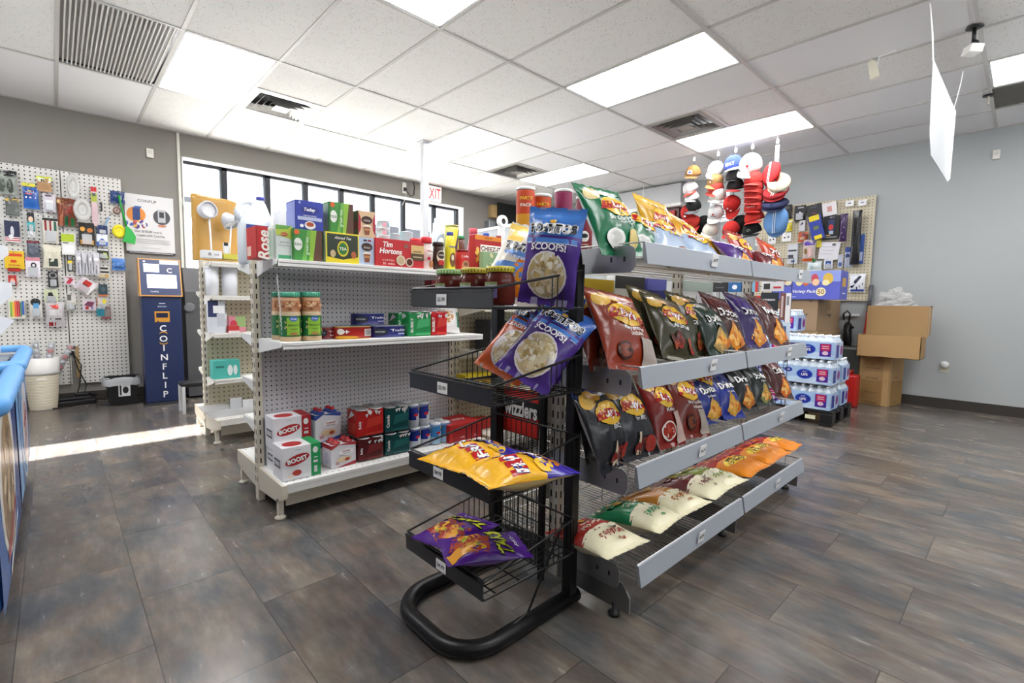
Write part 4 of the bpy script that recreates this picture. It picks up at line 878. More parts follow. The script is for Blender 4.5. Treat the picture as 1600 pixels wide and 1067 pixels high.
# ---- middle shelf
def jar_pet(label, px, y):
    c = at(px, 500, y=y); h = at(px, 456, y=y).z-MZ; rad = .048
    t = thing('peanut_jar', label, 'jar', (c.x, y+rad, MZ), 0, 'peanut jars on the middle shelf')
    m = MB(); m.lathe([(.92*rad, 0, '#cbb593'), (rad, .006, '#c9ae86'), (rad, .10*h, '#1f6b3a'), (rad, .52*h, '#cdb896'), (.96*rad, .60*h, '#b98a62'), (.9*rad, .64*h, '#b9815a'), (.93*rad, .82*h, '#c0946e'), (.84*rad, .9*h)], n=24, col='#cbb593')
    S_ = lambda a, b, off: (math.sin((a-rad)/rad)*(rad+off), -math.cos((a-rad)/rad)*(rad+off), b)
    prints(m, S_, 2*rad, h, [('r', .18, .13, .82, .48, '#8fc23a'), ('e', .5, .46, .2, .05, '#3f6fc0'), ('t', 'Great', .5, .46, .035, '#f0f4fa'), ('t', 'PEANUTS', .5, .33, .05, '#2a4a1c', {'w': .5}), ('t', 'roasted', .5, .26, .03, '#2a4a1c'), ('e', .5, .16, .2, .03, '#b0834a'), ('c', .12, .3, .08, .15, ['#d8c08a', '#c4a468'], 5, .05, 3), ('c', .9, .3, .07, .15, ['#d8c08a', '#c4a468'], 5, .05, 6), ('c', .5, .72, .6, .09, ['#d8ac80', '#a86a44', '#e6cba4', '#8c5434'], 26, .07, 4)], 'card', .012)
    m.build('body', t)
    m = MB(); m.lathe([(.9*rad, 0), (.92*rad, .003), (.92*rad, .10*h), (.001, .102*h)], (0, 0, .9*h), 24, '#4fa88a', 'plastic')
    for k in range(24): a = 2*math.pi*k/24; m.box((.925*rad*math.cos(a)-.0012, .925*rad*math.sin(a)-.0012, .902*h), (.925*rad*math.cos(a)+.0012, .925*rad*math.sin(a)+.0012, .985*h), '#3f967a', 'plastic')
    m.build('lid', t); return t
jar_pet('front left peanut jar with a green lid on the middle shelf', 459, 2.36); jar_pet('front right peanut jar with a green lid on the middle shelf', 492, 2.36)
jar_pet('peanut jar behind the front left one', 446, 2.48); jar_pet('peanut jar seen in the gap behind the two front jars', 477, 2.48)
def oval_tin(label, px0, px1, py0, py1, y, col, z=None, text='Fishermans', red=False):
    a, b = at(px0, (py0+py1)/2, y=y).x, at(px1, (py0+py1)/2, y=y).x; z = MZ if z is None else z
    h = .064; rx = (b-a)/2; ry = .055
    t = thing('fish_tin', label, 'tin', ((a+b)/2, y+ry, z), 0, 'flat fish tins on the middle shelf')
    def F(a_, b_, off):
        th = (a_/(2*rx)-.5)*math.pi*.96; c, s_ = math.sin(th), -math.cos(th)
        return (math.copysign(abs(c)**.8, c)*(rx+off), math.copysign(abs(s_)**.8, s_)*(ry+off), b_)
    m = MB(); n = 36; pr = lambda r_, z_: [(math.copysign(abs(math.sin(q))**.8, math.sin(q))*(rx+r_), math.copysign(abs(math.cos(q))**.8, math.cos(q))*(ry+r_), z_) for q in [2*math.pi*k/n for k in range(n)]]
    rings = [pr(-.002, 0), pr(0, .003), pr(-.0015, .005), pr(-.0015, h-.005), pr(.0005, h-.003), pr(-.001, h)]
    vs = [p for r_ in rings for p in r_]; fs = [(i*n+(k+1) % n, i*n+k, (i+1)*n+k, (i+1)*n+(k+1) % n) for i in range(5) for k in range(n)]
    m.add(vs, fs, [('#c9b23a' if (red and i in (0, 4)) else '#8a94a4' if i in (0, 4) else col) for i in range(5) for k in range(n)], 'plastic', True)
    m.add(rings[-1], [list(range(n))[::-1]], '#a8adb8', 'metal'); m.add(rings[0], [list(range(n))], '#a8adb8', 'metal')
    if red: ops = [('e', .22, .6, .09, .24, '#e9e2da'), ('t', '+', .35, .6, .3, '#f4f4f4'), ('r', .62, .2, .86, .78, '#e6e2e0')] + [('r', .64+.028*k, .26, .655+.028*k, .74, '#2a1a1a') for k in range(7)] + [('e', .3, .16, .22, .12, '#e0a020')]
    else: ops = [('e', .28, .5, .17, .3, '#10131c'), ('e', .28, .5, .15, .25, '#2a2f3c'), ('t', 'SEAFOOD', .28, .5, .24, '#dfe3ea', {'w': .22}), ('t', 'Traditional', .68, .62, .22, '#eef0f6', {'w': .4}), ('t', 'herring', .68, .3, .18, '#eef0f6', {'w': .34})]
    prints(m, F, 2*rx, h, ops, 'card', .01, .001)
    m.build('can', t); return t
oval_tin('dark red fish tin with a black oval, next to the peanut jars', 500, 529, 505, 528, 2.42, '#7a1a20', text='x')
oval_tin('red fish tin turned to show its bar code', 528, 585, 505, 528, 2.37, '#a8201c', red=True)
oval_tin('blue fish tin standing on the shelf right of the red tins', 586, 638, 507, 526, 2.37, '#252c78')
oval_tin('blue fish tin stacked behind, one level higher than its neighbours', 556, 606, 490, 508, 2.46, '#252c78', z=MZ+.066)
oval_tin('blue fish tin underneath the raised blue tin, mostly hidden', 556, 606, 500, 512, 2.485, '#20266a')
def six(label, px0, py0, px1, py1, y, z, c1, c2, d=.12, txt='BUBBLY', group='drink multipacks', side=None, rot=0, nm='drink_pack'):
    "shrink wrapped can pack: rounded can tops show at the top corners"
    w, h, loc, _ = rect(px0, py0, px1, py1, y=y); h = loc.z+h-z
    t = thing(nm, label, 'drink pack', (loc.x, y, z), R(rot), group)
    m = MB(); m.box((-w/2, 0, 0), (w/2, d, h-.004), c1, 'film', .012)
    rg = random.Random(int(px0)); ops = [('t', txt, .13, .45, .12, '#f0f0f0', {'rot': 90, 'w': .8, 'b': .02})]
    for k in range(7):
        cx, cy = rg.uniform(.3, .9), rg.uniform(.78, .95); ops.append(('p', [(cx, cy), (cx+.12, cy+.03), (cx+.05, cy-.12)], side or '#e8e8ea'))
    ops += [('r', .3, .05, .92, .14, c2), ('p', [(.3, .3), (.9, .4), (.9, .7), (.4, .66)], c2)]
    prints(m, flat(-w/2, 0), w, h, ops, 'film'); prints(m, lambda a, b, off: (-w/2-off, d-a, b), d, h, [('r', .1, .08, .9, .5, c2), ('p', [(.2, .6), (.8, .8), (.5, .92)], side or '#e8e8ea')], 'film')
    m.build('wrap', t)
    m = MB()
    for i in range(2):
        for j in range(3 if d > .1 else 2):
            q = 3 if d > .1 else 2
            m.lathe([(w*.22, h-.006), (w*.235, h-.003), (w*.2, h), (w*.18, h-.002), (.001, h-.002)], (-w/4+w/2*i, d*(j+.5)/q, 0), 14, '#c8cacc', 'metal')
    m.build('can_tops', t); return t
six('green drink pack lying back from the shelf edge, left of the wrapped green pack', 622, 488, 640, 522, 2.44, MZ, '#1f8a4a', '#2fa860', group='drink packs on the middle shelf')
six('green six pack of cans on the middle shelf', 639, 486, 674, 521, 2.37, MZ, '#23924f', '#45ad6c', group='drink packs on the middle shelf')
six('slim bright red pack beside the green six pack', 674, 485, 699, 519, 2.37, MZ, '#c01f24', '#d8413c', group='drink packs on the middle shelf')
place_bag('snack_bag', 'white bag with a bowl pictured, leaning at the right end of the middle shelf', bag_mb(.17, .17, .05, '#e9e9ea', [('e', .42, .55, .38, .36, '#f6f6f6'), ('e', .42, .6, .3, .28, '#d89a5a'), ('c', .42, .6, .28, .24, ['#c9753a', '#e8b878', '#a85a2c', '#f0cfa0', '#7a9a4a'], 20, .06, 4), ('r', .86, .2, .98, .8, '#3a8a6a')], 91, '#e4e4e4'), (bx(704, 505, 2.44), 2.46, MZ), 0, 22, 8, None, 'bag')

# ---- base deck
def boost(label, px0, py0, px1, py1, y, z, c2, fruit):
    w, h, loc, _ = rect(px0, py0, px1, py1, y=y); h = loc.z+h-z
    o = carton_mb(w, .14, h, '#e6e6ea', [('r', .74, 0, 1, 1, c2), ('e', .86, .8, .07, .1, '#e8e8ea'), ('r', .82, .55, .92, .58, '#e8e8ea'), ('r', .8, .4, .92, .48, '#d8d8dc'), ('r', .82, .1, .9, .3, '#d8d8dc'), ('e', .38, .6, .34, .17, '#e9e6e6', 14), ('e', .38, .6, .32, .15, '#b01c20', 14), ('t', 'BOOST', .38, .6, .16, '#f8f8f8', {'w': .52, 'b': .04, 'rot': 9, 'out': '#2a2a2c', 'ow': .04}), ('e', .36, .2, .12, .09, fruit), ('e', .2, .12, .1, .05, '#e2d8c8'), ('t', 'complete', .4, .9, .045, '#8a94a8')],
        left=[('r', .2, .35, .8, .6, '#2c2c30'), ('r', .25, .4, .75, .55, '#c8c8cc')], top=[('e', .35, .4, .25, .3, '#b01c20'), ('r', .74, 0, 1, 1, c2)]).build('nutrition_drink_box', None, (loc.x, y, z))
    return tag(o, label, 'box', 'nutrition drink boxes on the base shelf')
DK = DZ+.001
boost('nutrition drink box with a green end, on the base shelf', 441, 696, 501, 748, 2.37, DK, '#1f9a58', '#b03a2c')
boost('nutrition drink box behind the green ended one, under the red ended one', 430, 692, 486, 742, 2.52, DK, '#b01c24', '#d8c49a')
zt2 = at(457, 697, y=2.52).z
boost('nutrition drink box with a red end, stacked on top', 428, 651, 486, 698, 2.51, at(457, 700, y=2.51).z, '#a81c24', '#d8c49a')
def premier(label, px0, py0, px1, py1, y, z, c):
    w, h, loc, _ = rect(px0, py0, px1, py1, y=y); h = loc.z+h-z
    t = thing('protein_shake_pack', label, 'drink pack', (loc.x, y, z), R(4), 'protein shake packs on the base shelf')
    m = MB(); d = .1; m.box((-w/2, 0, 0), (w/2, d, h*.84), '#dcdce2', 'card', .004)
    prints(m, flat(-w/2, 0), w, h*.84, [('p', [(0, .8), (.3, .98), (1, .85), (1, 1), (0, 1)], c), ('p', [(.2, .0), (1, 0), (1, .16)], c), ('e', .6, .62, .3, .14, '#f0f0f2'), ('t', 'PREMIER', .6, .66, .07, '#a82c38'), ('t', 'PROTEIN', .6, .57, .06, '#5a4a6a'), ('e', .5, .32, .3, .12, '#d8c4a0'), ('t', '30', .22, .18, .12, '#b02a30'), ('e', .62, .3, .1, .07, '#a8442c')])
    prints(m, lambda a, b, off: (-w/2-off, d-a, b), d, h*.84, [('r', 0, .82, 1, 1, c), ('e', .5, .4, .3, .25, '#c8c8d8')])
    m.build('sleeve', t)
    for i in (-1, 1):
        for j in (0, 1):
            m = MB(); m.M = Matrix.Translation((i*w*.25, d*(.28+.44*j), h*.84)); m.lathe([(w*.2, 0, c), (w*.17, h*.05, c), (w*.09, h*.08, '#b82028'), (w*.09, h*.15), (.001, h*.16)], n=12, col=c); m.build('carton_top', t)
    return t
premier('protein shake four pack with red corners, standing in front on the base shelf', 517, 686, 557, 735, 2.40, DK, '#b02a30')
premier('blue cornered protein shake pack on the base shelf, under another one', 498, 688, 533, 730, 2.52, DK, '#2c4a9a')
premier('blue cornered protein shake pack stacked on top of its twin', 492, 638, 533, 688, 2.50, at(512, 689, y=2.50).z, '#2c4a9a')
SP = 'drink packs on the base shelf'
z1 = at(578, 681, y=2.40).z
six('maroon can pack on the base shelf under the red one', 560, 682, 600, 722, 2.40, DK, '#5a1a1e', '#7a2a2c', group=SP, txt='Bubly'); six('bright red can pack stacked on the maroon one', 557, 638, 600, 681, 2.40, z1, '#b82020', '#c8362c', group=SP, txt='Bubly')
z1 = at(620, 674, y=2.40).z
six('dark teal can pack on the base shelf under its twin', 602, 675, 641, 713, 2.40, DK, '#12484a', '#1f6060', group=SP, txt='Canada'); six('dark teal can pack stacked on its twin', 601, 634, 640, 674, 2.40, z1, '#12484a', '#1f6060', group=SP, txt='Canada')
def energy(label, px0, py0, px1, py1, y, z, c1, c2):
    w, h, loc, _ = rect(px0, py0, px1, py1, y=y); h = loc.z+h-z
    t = thing('energy_drink_pack', label, 'drink pack', (loc.x, y, z), 0, 'energy drink four packs on the base shelf')
    for i in range(2):
        for j in range(2):
            m = MB(); r_ = w*.25; m.lathe([(r_*.8, 0, '#c8ccd0'), (r_, .005, c2), (r_, h*.35, c1), (r_, h*.93, '#c8ccd0'), (r_*.8, h), (.001, h-.001)], (-w/4+i*w/2, r_+j*2*r_, 0), 16, c1, 'film')
            prints(m, lambda a, b, off: (-w/4+i*w/2+math.sin((a-r_)/r_)*(r_+off), r_-math.cos((a-r_)/r_)*(r_+off), b), 2*r_, h, [('p', [(.5, .1), (1, .3), (1, .7), (.5, .5)], c2), ('e', .5, .55, .2, .06, '#c4242c'), ('r', .75, .7, .95, .85, '#e8d43a')], 'film', .01, .0008) if j == 0 else None
            m.build('can', t)
    m = MB(); m.box((-w/2-.001, -.001, h*.86), (w/2+.001, w, h*.93), '#d0d8e8', 'clear'); m.build('wrap', t); return t
z1 = at(660, 701, y=2.42).z; z2 = at(660, 664, y=2.42).z
energy('blue and silver energy drink pack on the base shelf', 645, 667, 676, 708, 2.42, DK, '#1f2f8a', '#c4c8d4')
energy('blue and silver energy drink pack stacked above another', 642, 630, 674, 667, 2.43, at(658, 668, y=2.43).z, '#1f2f8a', '#c4c8d4')
energy('light blue energy drink pack left of the red soda carton', 678, 660, 706, 702, 2.40, DK, '#3f86c8', '#a8c8e4')
o = pk('soda_carton', 'big red sparkling water carton on the base shelf', 'box', 702, 661, 752, 700, y=2.37, d=.22, col='#a8181c', z=DK, front=[('r', 0, .8, 1, 1, '#c42a26'), ('t', 'bubly', .4, .22, .13, '#e8c8c8'), ('t', '12', .8, .2, .13, '#e8c8c8'), ('r', 0, 0, .1, 1, '#c42a26')], top=[('t', 'bubly', .5, .5, .3, '#e8c0c0', {'b': .02}), ('r', 0, 0, .1, 1, '#c42a26')], left=[('r', .0, .6, 1, 1, '#c42a26')])
pk('juice_carton', 'yellow and blue lemon drink carton at the right end behind the wire basket', 'box', 727, 630, 768, 661, y=2.5, d=.1, col='#d8c01c', front=[('e', .3, .35, .12, .2, '#2a3a8c'), ('r', .35, .2, .95, .5, '#2f4aa0'), ('t', 'lemonade', .6, .35, .12, '#e8e8f0', {'w': .5}), ('t', 'Lemon Tea', .6, .75, .16, '#a8602c', {'w': .7})], z=.43)
pk('juice_carton', 'low red carton behind the big red sparkling water carton', 'box', 745, 655, 768, 680, y=2.5, d=.1, col='#b02418', z=DK)
pk('snack_carton', 'dark red cereal bar carton sideways on the shelf beyond the wire basket', 'box', 675, 438, 696, 448, y=2.45, d=.08, col='#8a1420', front=[('t', 'Kelloggs', .5, .5, .5, '#e8d8d8', {'w': .8, 'sh': .2})], z=1.04)
# chain hanging down the near upright
m = MB(); a_, b_ = at(432, 425, y=2.40), at(441, 522, y=2.40); n = 30
for k in range(n):
    z = a_.z-.02-(a_.z-.02-MZ-.01)*k/n; x = a_.x+(b_.x-a_.x)*k/n; rr_ = .006
    m.tube([(x+(rr_*.6*math.cos(q) if k % 2 else 0), 2.392+(0 if k % 2 else rr_*.6*math.cos(q)), z+rr_*1.3*math.sin(q)) for q in [i*math.pi/3 for i in range(6)]], .0011, '#e8e8ea', 'plastic', 4, True)
tag(m.build('plastic_chain'), 'thin white chain hanging in front of the peanut jars', 'chain')
# beige unit beyond: boxes
for k, (x0, x1, z0, z1, c, c2, lab) in enumerate([(2.1, 2.4, 1.021, 1.13, '#dde2ea', '#2c52b0', 'white pack with blue lettering on the upper shelf of the farther beige unit'), (2.45, 2.62, 1.021, 1.18, '#c9ccd2', '#8a8f9a', 'pale grey carton on the upper shelf of the farther beige unit'),
      (2.12, 2.18, .721, .93, '#23262c', '#c8ccd4', 'dark slim carton, first of the leaning row on the farther beige unit'), (2.2, 2.26, .721, .93, '#30343c', '#c8ccd4', 'dark slim carton, second of the leaning row on the farther beige unit'), (2.28, 2.34, .721, .92, '#1f2228', '#d8dce4', 'dark slim carton, third of the leaning row on the farther beige unit'),
      (2.36, 2.5, .721, .9, '#a9b0ba', '#e8eaee', 'silver grey pack at the end of the leaning row on the farther beige unit'), (2.56, 2.8, .721, .82, '#2f8a58', '#e8e8e8', 'green carton on the farther beige unit, past the leaning row'), (2.1, 2.35, .421, .52, '#caa52c', '#8a2a1c', 'mustard yellow carton low on the farther beige unit')]):
    mb = carton_mb(x1-x0, .16, z1-z0, c, [('r', .15, .3, .85, .7, c2), ('t', 'SOAP' if k in (0, 5) else 'DOVE', .5, .5, .2, '#f4f4f4', {'w': .6})])
    tag(mb.build('household_carton', None, ((x0+x1)/2, 2.46, z0), R(0)), lab, 'box', 'cartons on the farther beige unit')

# ================================================================ LEFT: WALL BOARD, KIOSK, FREEZERS
PY = YN-.035
def board(name, label, y, x0, x1, z0, z1, mat, cut=None):
    t = thing(name, label, 'pegboard', ((x0+x1)/2, y, z0))
    X0, X1, H = (x0-x1)/2, (x1-x0)/2, z1-z0
    m = MB()
    if cut:
        a, b, hh = cut[0]-(x0+x1)/2, cut[1]-(x0+x1)/2, cut[2]-z0
        m.box((X0, 0, 0), (a, .008, hh), '#ffffff', mat); m.box((b, 0, 0), (X1, .008, hh), '#ffffff', mat); m.box((X0, 0, hh), (X1, .008, H), '#ffffff', mat)
    else: m.box((X0, 0, 0), (X1, .008, H), '#ffffff', mat)
    m.build('panel', t)
    m = MB()
    for x in (X0+.05, X1-.05, 0): m.box((x-.015, .008, .06 if not cut or x else .5), (x+.015, YN-y-.004 if mat[0] == 'w' else .03, H-.06), '#b59a6c', 'matte')
    m.build('batten', t); return t
cA, cB, cz = at(108, 560, y=PY).x, at(124, 560, y=PY).x, at(116, 541, y=PY).z
xm = at(101, 400, y=PY).x
board('pegboard', 'tall white pegboard on the left wall crowded with hanging hardware packs', PY, xm+.004, at(194, 400, y=PY).x, .19, 2.235, 'white_pegboard', (cA, cB, cz))
board('pegboard', 'white pegboard panel at the far left edge, partly behind the freezers', PY, -.78, xm-.004, .19, 2.235, 'white_pegboard')
HG = 'packs hanging on the left pegboard'
def hang(name, label, cat, px0, py0, px1, py1, col, ops=(), kind='card', th=.02, y=None, x=None, rot=0, group=HG, m_='card', hook=True):
    off = .045
    w, h, loc, rz = rect(px0, py0, px1, py1, y=(y-off) if y else None, x=(x-off) if x else None)
    t = thing(name, label, cat, loc, (0, 0, rz), group)
    m = MB()
    if kind == 'card':
        m.box((-w/2, 0, 0), (w/2, th*.3, h), col, m_, .001)
        prints(m, flat(-w/2, 0), w, h, ops, m_)
        if th > .015: m.box((-w*.32, -th, h*.06), (w*.32, 0, h*.5), '#dfe4ea', 'haze', .008)
    elif kind == 'box': carton_mb(w, th, h, col, ops, mb=m, m=m_)
    elif kind == 'bag':
        bm_ = bag_mb(w, h, max(th, .02), col, ops, int(px0+py0), col, nu=8, nv=10, lump=1.2); m = bm_
    elif kind == 'oval':
        m.M = Matrix.Translation((0, 0, h/2)) @ Matrix.Rotation(R(90), 4, 'X')
        m.lathe([(.02*w, th*.5), (.25*w, th*.35), (.28*w, th*.9), (.42*w, th), (.5*w, th*.5), (.5*w, 0), (.01, -.002)], (0, 0, 0), 24, col, m_, True, 1, h/w)
        prints(m, lambda a, b, o_: (a-w/2, b-h/2, th*.4+o_), w, h, ops, m_)
    b_ = m.build('pack' if kind != 'oval' else 'tray', t)
    if rot: b_.matrix_basis = Matrix.Translation((0, 0, h/2)) @ Matrix.Rotation(R(-rot), 4, 'Y') @ Matrix.Translation((0, 0, -h/2))
    if hook:
        m = MB(); m.tube([(0, off+((PY-y) if y is not None else (XE-.035-x))-.002, h-.012), (0, -.02, h-.016), (0, -.026, h-.006)], .0022, '#b0b2b6', 'metal', 5); m.build('hook', t)
    return t
T_ = lambda s_, x, y, h, c, **k: ('t', s_, x, y, h, c, k)
L = PY
hang('hardware_pack', 'grey plumbing fittings in a clear bag with a black header, top left of the board', 'pack', -6, 266, 27, 303, '#8b928a', [('r', 0, .74, 1, 1, '#16181c'), ('e', .25, .35, .18, .28, '#5a625a'), ('e', .65, .35, .16, .3, '#454c46'), T_('KNEADABLE', .5, .87, .12, '#e8e8e8', w=.8)], 'bag', .03, y=L)
hang('hardware_pack', 'dark grey sandpaper pack with a yellow strip', 'pack', 8, 309, 30, 337, '#5d615f', [('r', 0, .8, 1, .95, '#caa540'), ('r', .1, .1, .9, .5, '#6f7472')], 'bag', .015, y=L)
hang('hardware_pack', 'navy pack with a red and white striped foot and a bottle opener shape', 'pack', 7, 345, 31, 378, '#1f2748', [('r', 0, 0, 1, .24, '#e8e4e4'), ('r', 0, .05, 1, .1, '#b02a3a'), ('r', 0, .15, 1, .2, '#b02a3a'), ('e', .5, .5, .12, .25, '#c9ccd4'), ('e', .4, .25, .16, .1, '#dfe0e4')], 'card', .012, y=L)
hang('battery_pack', 'yellow and red battery pack under the navy card', 'pack', 7, 392, 38, 420, '#e0b820', [('r', .1, .7, .9, .85, '#d8481c'), ('r', .3, .35, .6, .5, '#d8481c'), T_('KODAK', .5, .2, .12, '#a81c14', w=.6)], 'box', .03, y=L)
hang('hardware_pack', 'red strip pack below the yellow battery pack', 'pack', 12, 418, 32, 424, '#b8201c', (), 'box', .02, y=L)
hang('hardware_pack', 'small red blister pack below the yellow battery pack', 'pack', 13, 430, 26, 447, '#b52a24', [('e', .5, .5, .25, .25, '#e8a088'), ('r', .2, 0, .9, .2, '#2c2020')], 'card', .02, y=L)
hang('glove_pack', 'royal blue cloth pack with white lettering near the top of the board', 'pack', 36, 293, 61, 326, '#2a62b4', [('r', .0, .45, 1, .9, '#20489a'), ('r', .1, .48, .9, .56, '#e4e4ec'), ('r', .1, .66, .7, .71, '#c04a4a'), ('r', .3, .8, .7, .86, '#e0b44c'), T_('CLOTH', .5, .74, .08, '#f0f0f4')], 'bag', .03, y=L)
hang('hardware_pack', 'thin yellow strip card above the royal blue pack', 'pack', 34, 286, 55, 291, '#d8d23c', (), 'card', .006, y=L)
hang('snack_pack', 'brown nuts in a clear pack with a lime header', 'pack', 57, 276, 81, 299, '#b9926a', [('r', 0, .62, 1, 1, '#e6e8dc'), ('r', 0, .74, 1, 1, '#c6d83c'), ('r', .3, .62, .7, .8, '#2c3a34')], 'bag', .03, y=L)
hang('hardware_pack', 'white plug adaptor in a pale blister with a hang loop', 'pack', 67, 303, 87, 331, '#cfc9d2', [('e', .45, .9, .3, .06, '#6a5f6c'), ('r', .2, .15, .8, .65, '#f0eef4'), ('r', .3, .25, .7, .5, '#dcd8e4')], 'card', .025, y=L)
hang('hardware_pack', 'black topped teal pack with a white end, hanging in a vertical strip', 'pack', 43, 332, 54, 370, '#2fa8ac', [('r', 0, .62, 1, 1, '#15161a'), ('e', .5, .72, .35, .12, '#e6c4ac'), ('r', 0, .0, 1, .22, '#e8e8e8'), ('r', 0, .25, 1, .3, '#123c44')], 'card', .02, y=L)
hang('hardware_pack', 'slate grey bag with a dark red header', 'pack', 42, 376, 62, 402, '#565c68', [('r', 0, .84, 1, 1, '#6a1a2a'), ('e', .5, .4, .35, .2, '#6b7280')], 'bag', .025, y=L)
hang('cable_pack', 'pink and white pack with a coiled black cable', 'pack', 40, 402, 63, 433, '#e4dce4', [('r', 0, .82, 1, 1, '#d48a98'), ('e', .55, .6, .2, .14, '#17181f'), ('e', .42, .36, .14, .16, '#17181f'), ('e', .55, .6, .1, .07, '#e4dce4')], 'card', .02, y=L)
hang('screwdriver_pack', 'long clear pack with red, white and green handled tools', 'pack', 67, 341, 91, 380, '#cfc9bf', [('r', 0, .9, 1, 1, '#16181a'), ('r', .12, .5, .26, .9, '#8a1a22'), ('r', .44, .5, .56, .9, '#8a1a22'), ('r', .72, .5, .9, .88, '#2a5c4a'), ('r', .17, .05, .21, .5, '#e8e8ea'), ('r', .48, .05, .52, .5, '#e8e8ea'), ('r', .42, .25, .58, .38, '#4c4f64')], 'card', .02, y=L)
hang('hardware_pack', 'cream bag with white string just under the tool pack', 'pack', 67, 383, 96, 418, '#d6d2bf', [('r', .3, .05, .8, .4, '#3f4b46'), ('r', .2, .45, .8, .7, '#cdc8b4')], 'bag', .025, y=L)
hang('brush_pack', 'black wire brush with a looped bristle head', 'tool', 75, 424, 91, 449, '#17181a', [('e', .5, .75, .4, .2, '#8c8c8c'), ('e', .5, .75, .25, .12, '#2a2a2a'), ('r', .4, .1, .7, .4, '#5a2420')], 'card', .02, y=L)
hang('hardware_pack', 'black wedge door stops on a pale green card', 'pack', 69, 452, 91, 473, '#c9cfae', [('p', [(.2, 0), (.9, 0), (.55, .8), (.3, .75)], '#1c1e1e')], 'card', .02, y=L)
hang('marker_pack', 'row of yellow, red and blue marker pens in a clear box pack', 'pack', 13, 467, 39, 498, '#ddd8cc', [('r', .1, .1, .22, .85, '#7ab03a'), ('r', .24, .1, .35, .85, '#f0c428'), ('r', .37, .1, .47, .9, '#e8641c'), ('r', .49, .1, .59, .9, '#d01c1c'), ('r', .61, .1, .7, .9, '#b81a3c'), ('r', .72, .1, .8, .85, '#2a8a5a'), ('r', .82, .2, .96, .9, '#3c64b8')], 'box', .03, y=L)
hang('hardware_pack', 'black and light blue insole pack beside the marker pens', 'pack', 46, 466, 66, 497, '#d4d0c8', [('e', .5, .8, .4, .2, '#22262c'), ('r', .3, .35, .75, .75, '#5a9ccc'), ('r', .35, .2, .85, .4, '#c8d0d8'), ('e', .5, .15, .3, .1, '#1c3444')], 'card', .025, y=L)
hang('hardware_pack', 'crinkled clear bag with red and white padlock cards', 'pack', 71, 472, 102, 510, '#c3bfc2', [('p', [(.2, .85), (.6, .95), (.75, .72), (.3, .75)], '#d0351f'), ('r', .2, .45, .85, .68, '#e0dcdc'), ('r', .15, .02, .5, .2, '#9c1c1a'), ('r', .2, .28, .8, .34, '#4a3434')], 'bag', .045, y=L)
hang('copper_pipe_pack', 'copper and green fittings in a brown pack left of the white trays', 'pack', 89, 310, 119, 353, '#7a3f2c', [('e', .25, .85, .25, .1, '#c9a25a'), ('p', [(.1, 0), (.25, 0), (.35, .8), (.15, .8)], '#b06a4c'), ('r', .35, .0, .55, .35, '#1c5a34'), ('r', .7, .0, .9, .3, '#1f6a3a'), ('p', [(.35, .45), (1, .5), (1, .7), (.4, .75)], '#a0392c')], 'bag', .03, y=L)
hang('plastic_tray', 'upper clear oval plastic tray hanging in front of the board', 'tray', 104, 270, 125, 312, '#dcdcda', [('e', .5, .5, .2, .3, '#cfcfcd'), ('e', .5, .5, .13, .2, '#e6e6e4')], 'oval', .03, y=L-.08, m_='haze')
hang('plastic_tray', 'lower clear oval plastic tray overlapping the copper fittings', 'tray', 114, 310, 143, 346, '#dcdcda', [('e', .5, .5, .25, .3, '#cacaca'), ('e', .5, .5, .18, .2, '#e8e8e8')], 'oval', .035, y=L-.1, m_='haze')
hang('glue_stick', 'pale pink tube with a bright red cap at the top of the board', 'tube', 143, 292, 152, 353, '#dfc3c9', [('r', 0, .88, 1, 1, '#cf1f26'), ('r', 0, .62, 1, .84, '#a8b83c'), ('r', .2, .76, .8, .84, '#5a6258')], 'box', .022, y=L)
hang('small_key', 'tiny black key hanging alone on the board', 'key', 157, 315, 160, 330, '#1c1c1c', (), 'box', .004, y=L)
hang('hardware_pack', 'lime topped white refill card below the lower tray', 'pack', 96, 364, 118, 398, '#dcdcda', [('r', 0, .6, .92, .95, '#a9bf24'), ('r', .1, .52, .5, .57, '#5a6030'), ('r', .1, .1, .9, .45, '#e9e9ea')], 'card', .012, y=L)
hang('bulb_pack', 'black pack with amber bulb pictures and a silver spark', 'pack', 123, 348, 148, 384, '#1e1b18', [('e', .25, .72, .16, .1, '#e0a040'), ('e', .7, .68, .18, .1, '#c9782c'), ('r', .08, .05, .92, .25, '#c98f3c'), ('e', .5, .3, .1, .08, '#f4f0e4'), ('e', .5, .5, .2, .08, '#4a4a50')], 'card', .02, y=L)
hang('battery_pack', 'dark blue battery blister above the light blue one', 'pack', 152, 352, 168, 366, '#2a4278', [('r', .15, .2, .4, .85, '#1c2c5a'), ('r', .55, .2, .8, .85, '#1c2c5a')], 'card', .02, y=L)
hang('battery_pack', 'white and bright blue battery blister', 'pack', 151, 366, 168, 384, '#e4e8f0', [('r', 0, 0, 1, .35, '#2a6cc8'), ('e', .5, .42, .2, .22, '#2c56a0')], 'card', .02, y=L)
hang('brush', 'pale blue thin handled brush hanging slanted beside the battery blisters', 'tool', 164, 338, 168, 360, '#8fa9c8', (), 'box', .005, y=L, rot=-18)
hang('hardware_pack', 'black and lime torch pack under the bright blue blister', 'pack', 152, 388, 170, 405, '#20231f', [('p', [(.6, .1), (.95, .1), (.8, .6), (.5, .6)], '#b9d03c'), ('e', .35, .35, .2, .2, '#0f1010'), ('r', .05, .8, .95, .95, '#e8e8e8')], 'card', .02, y=L)
hang('hardware_pack', 'black and white striped hook pack under the torch pack', 'pack', 152, 415, 171, 434, '#e0ded8', [('r', .1, .7, .9, .85, '#1c1c1e'), ('r', .0, .4, .95, .55, '#1c1c1e'), ('e', .3, .15, .25, .15, '#d8c89a'), ('e', .75, .18, .2, .16, '#caa86a')], 'card', .015, y=L)
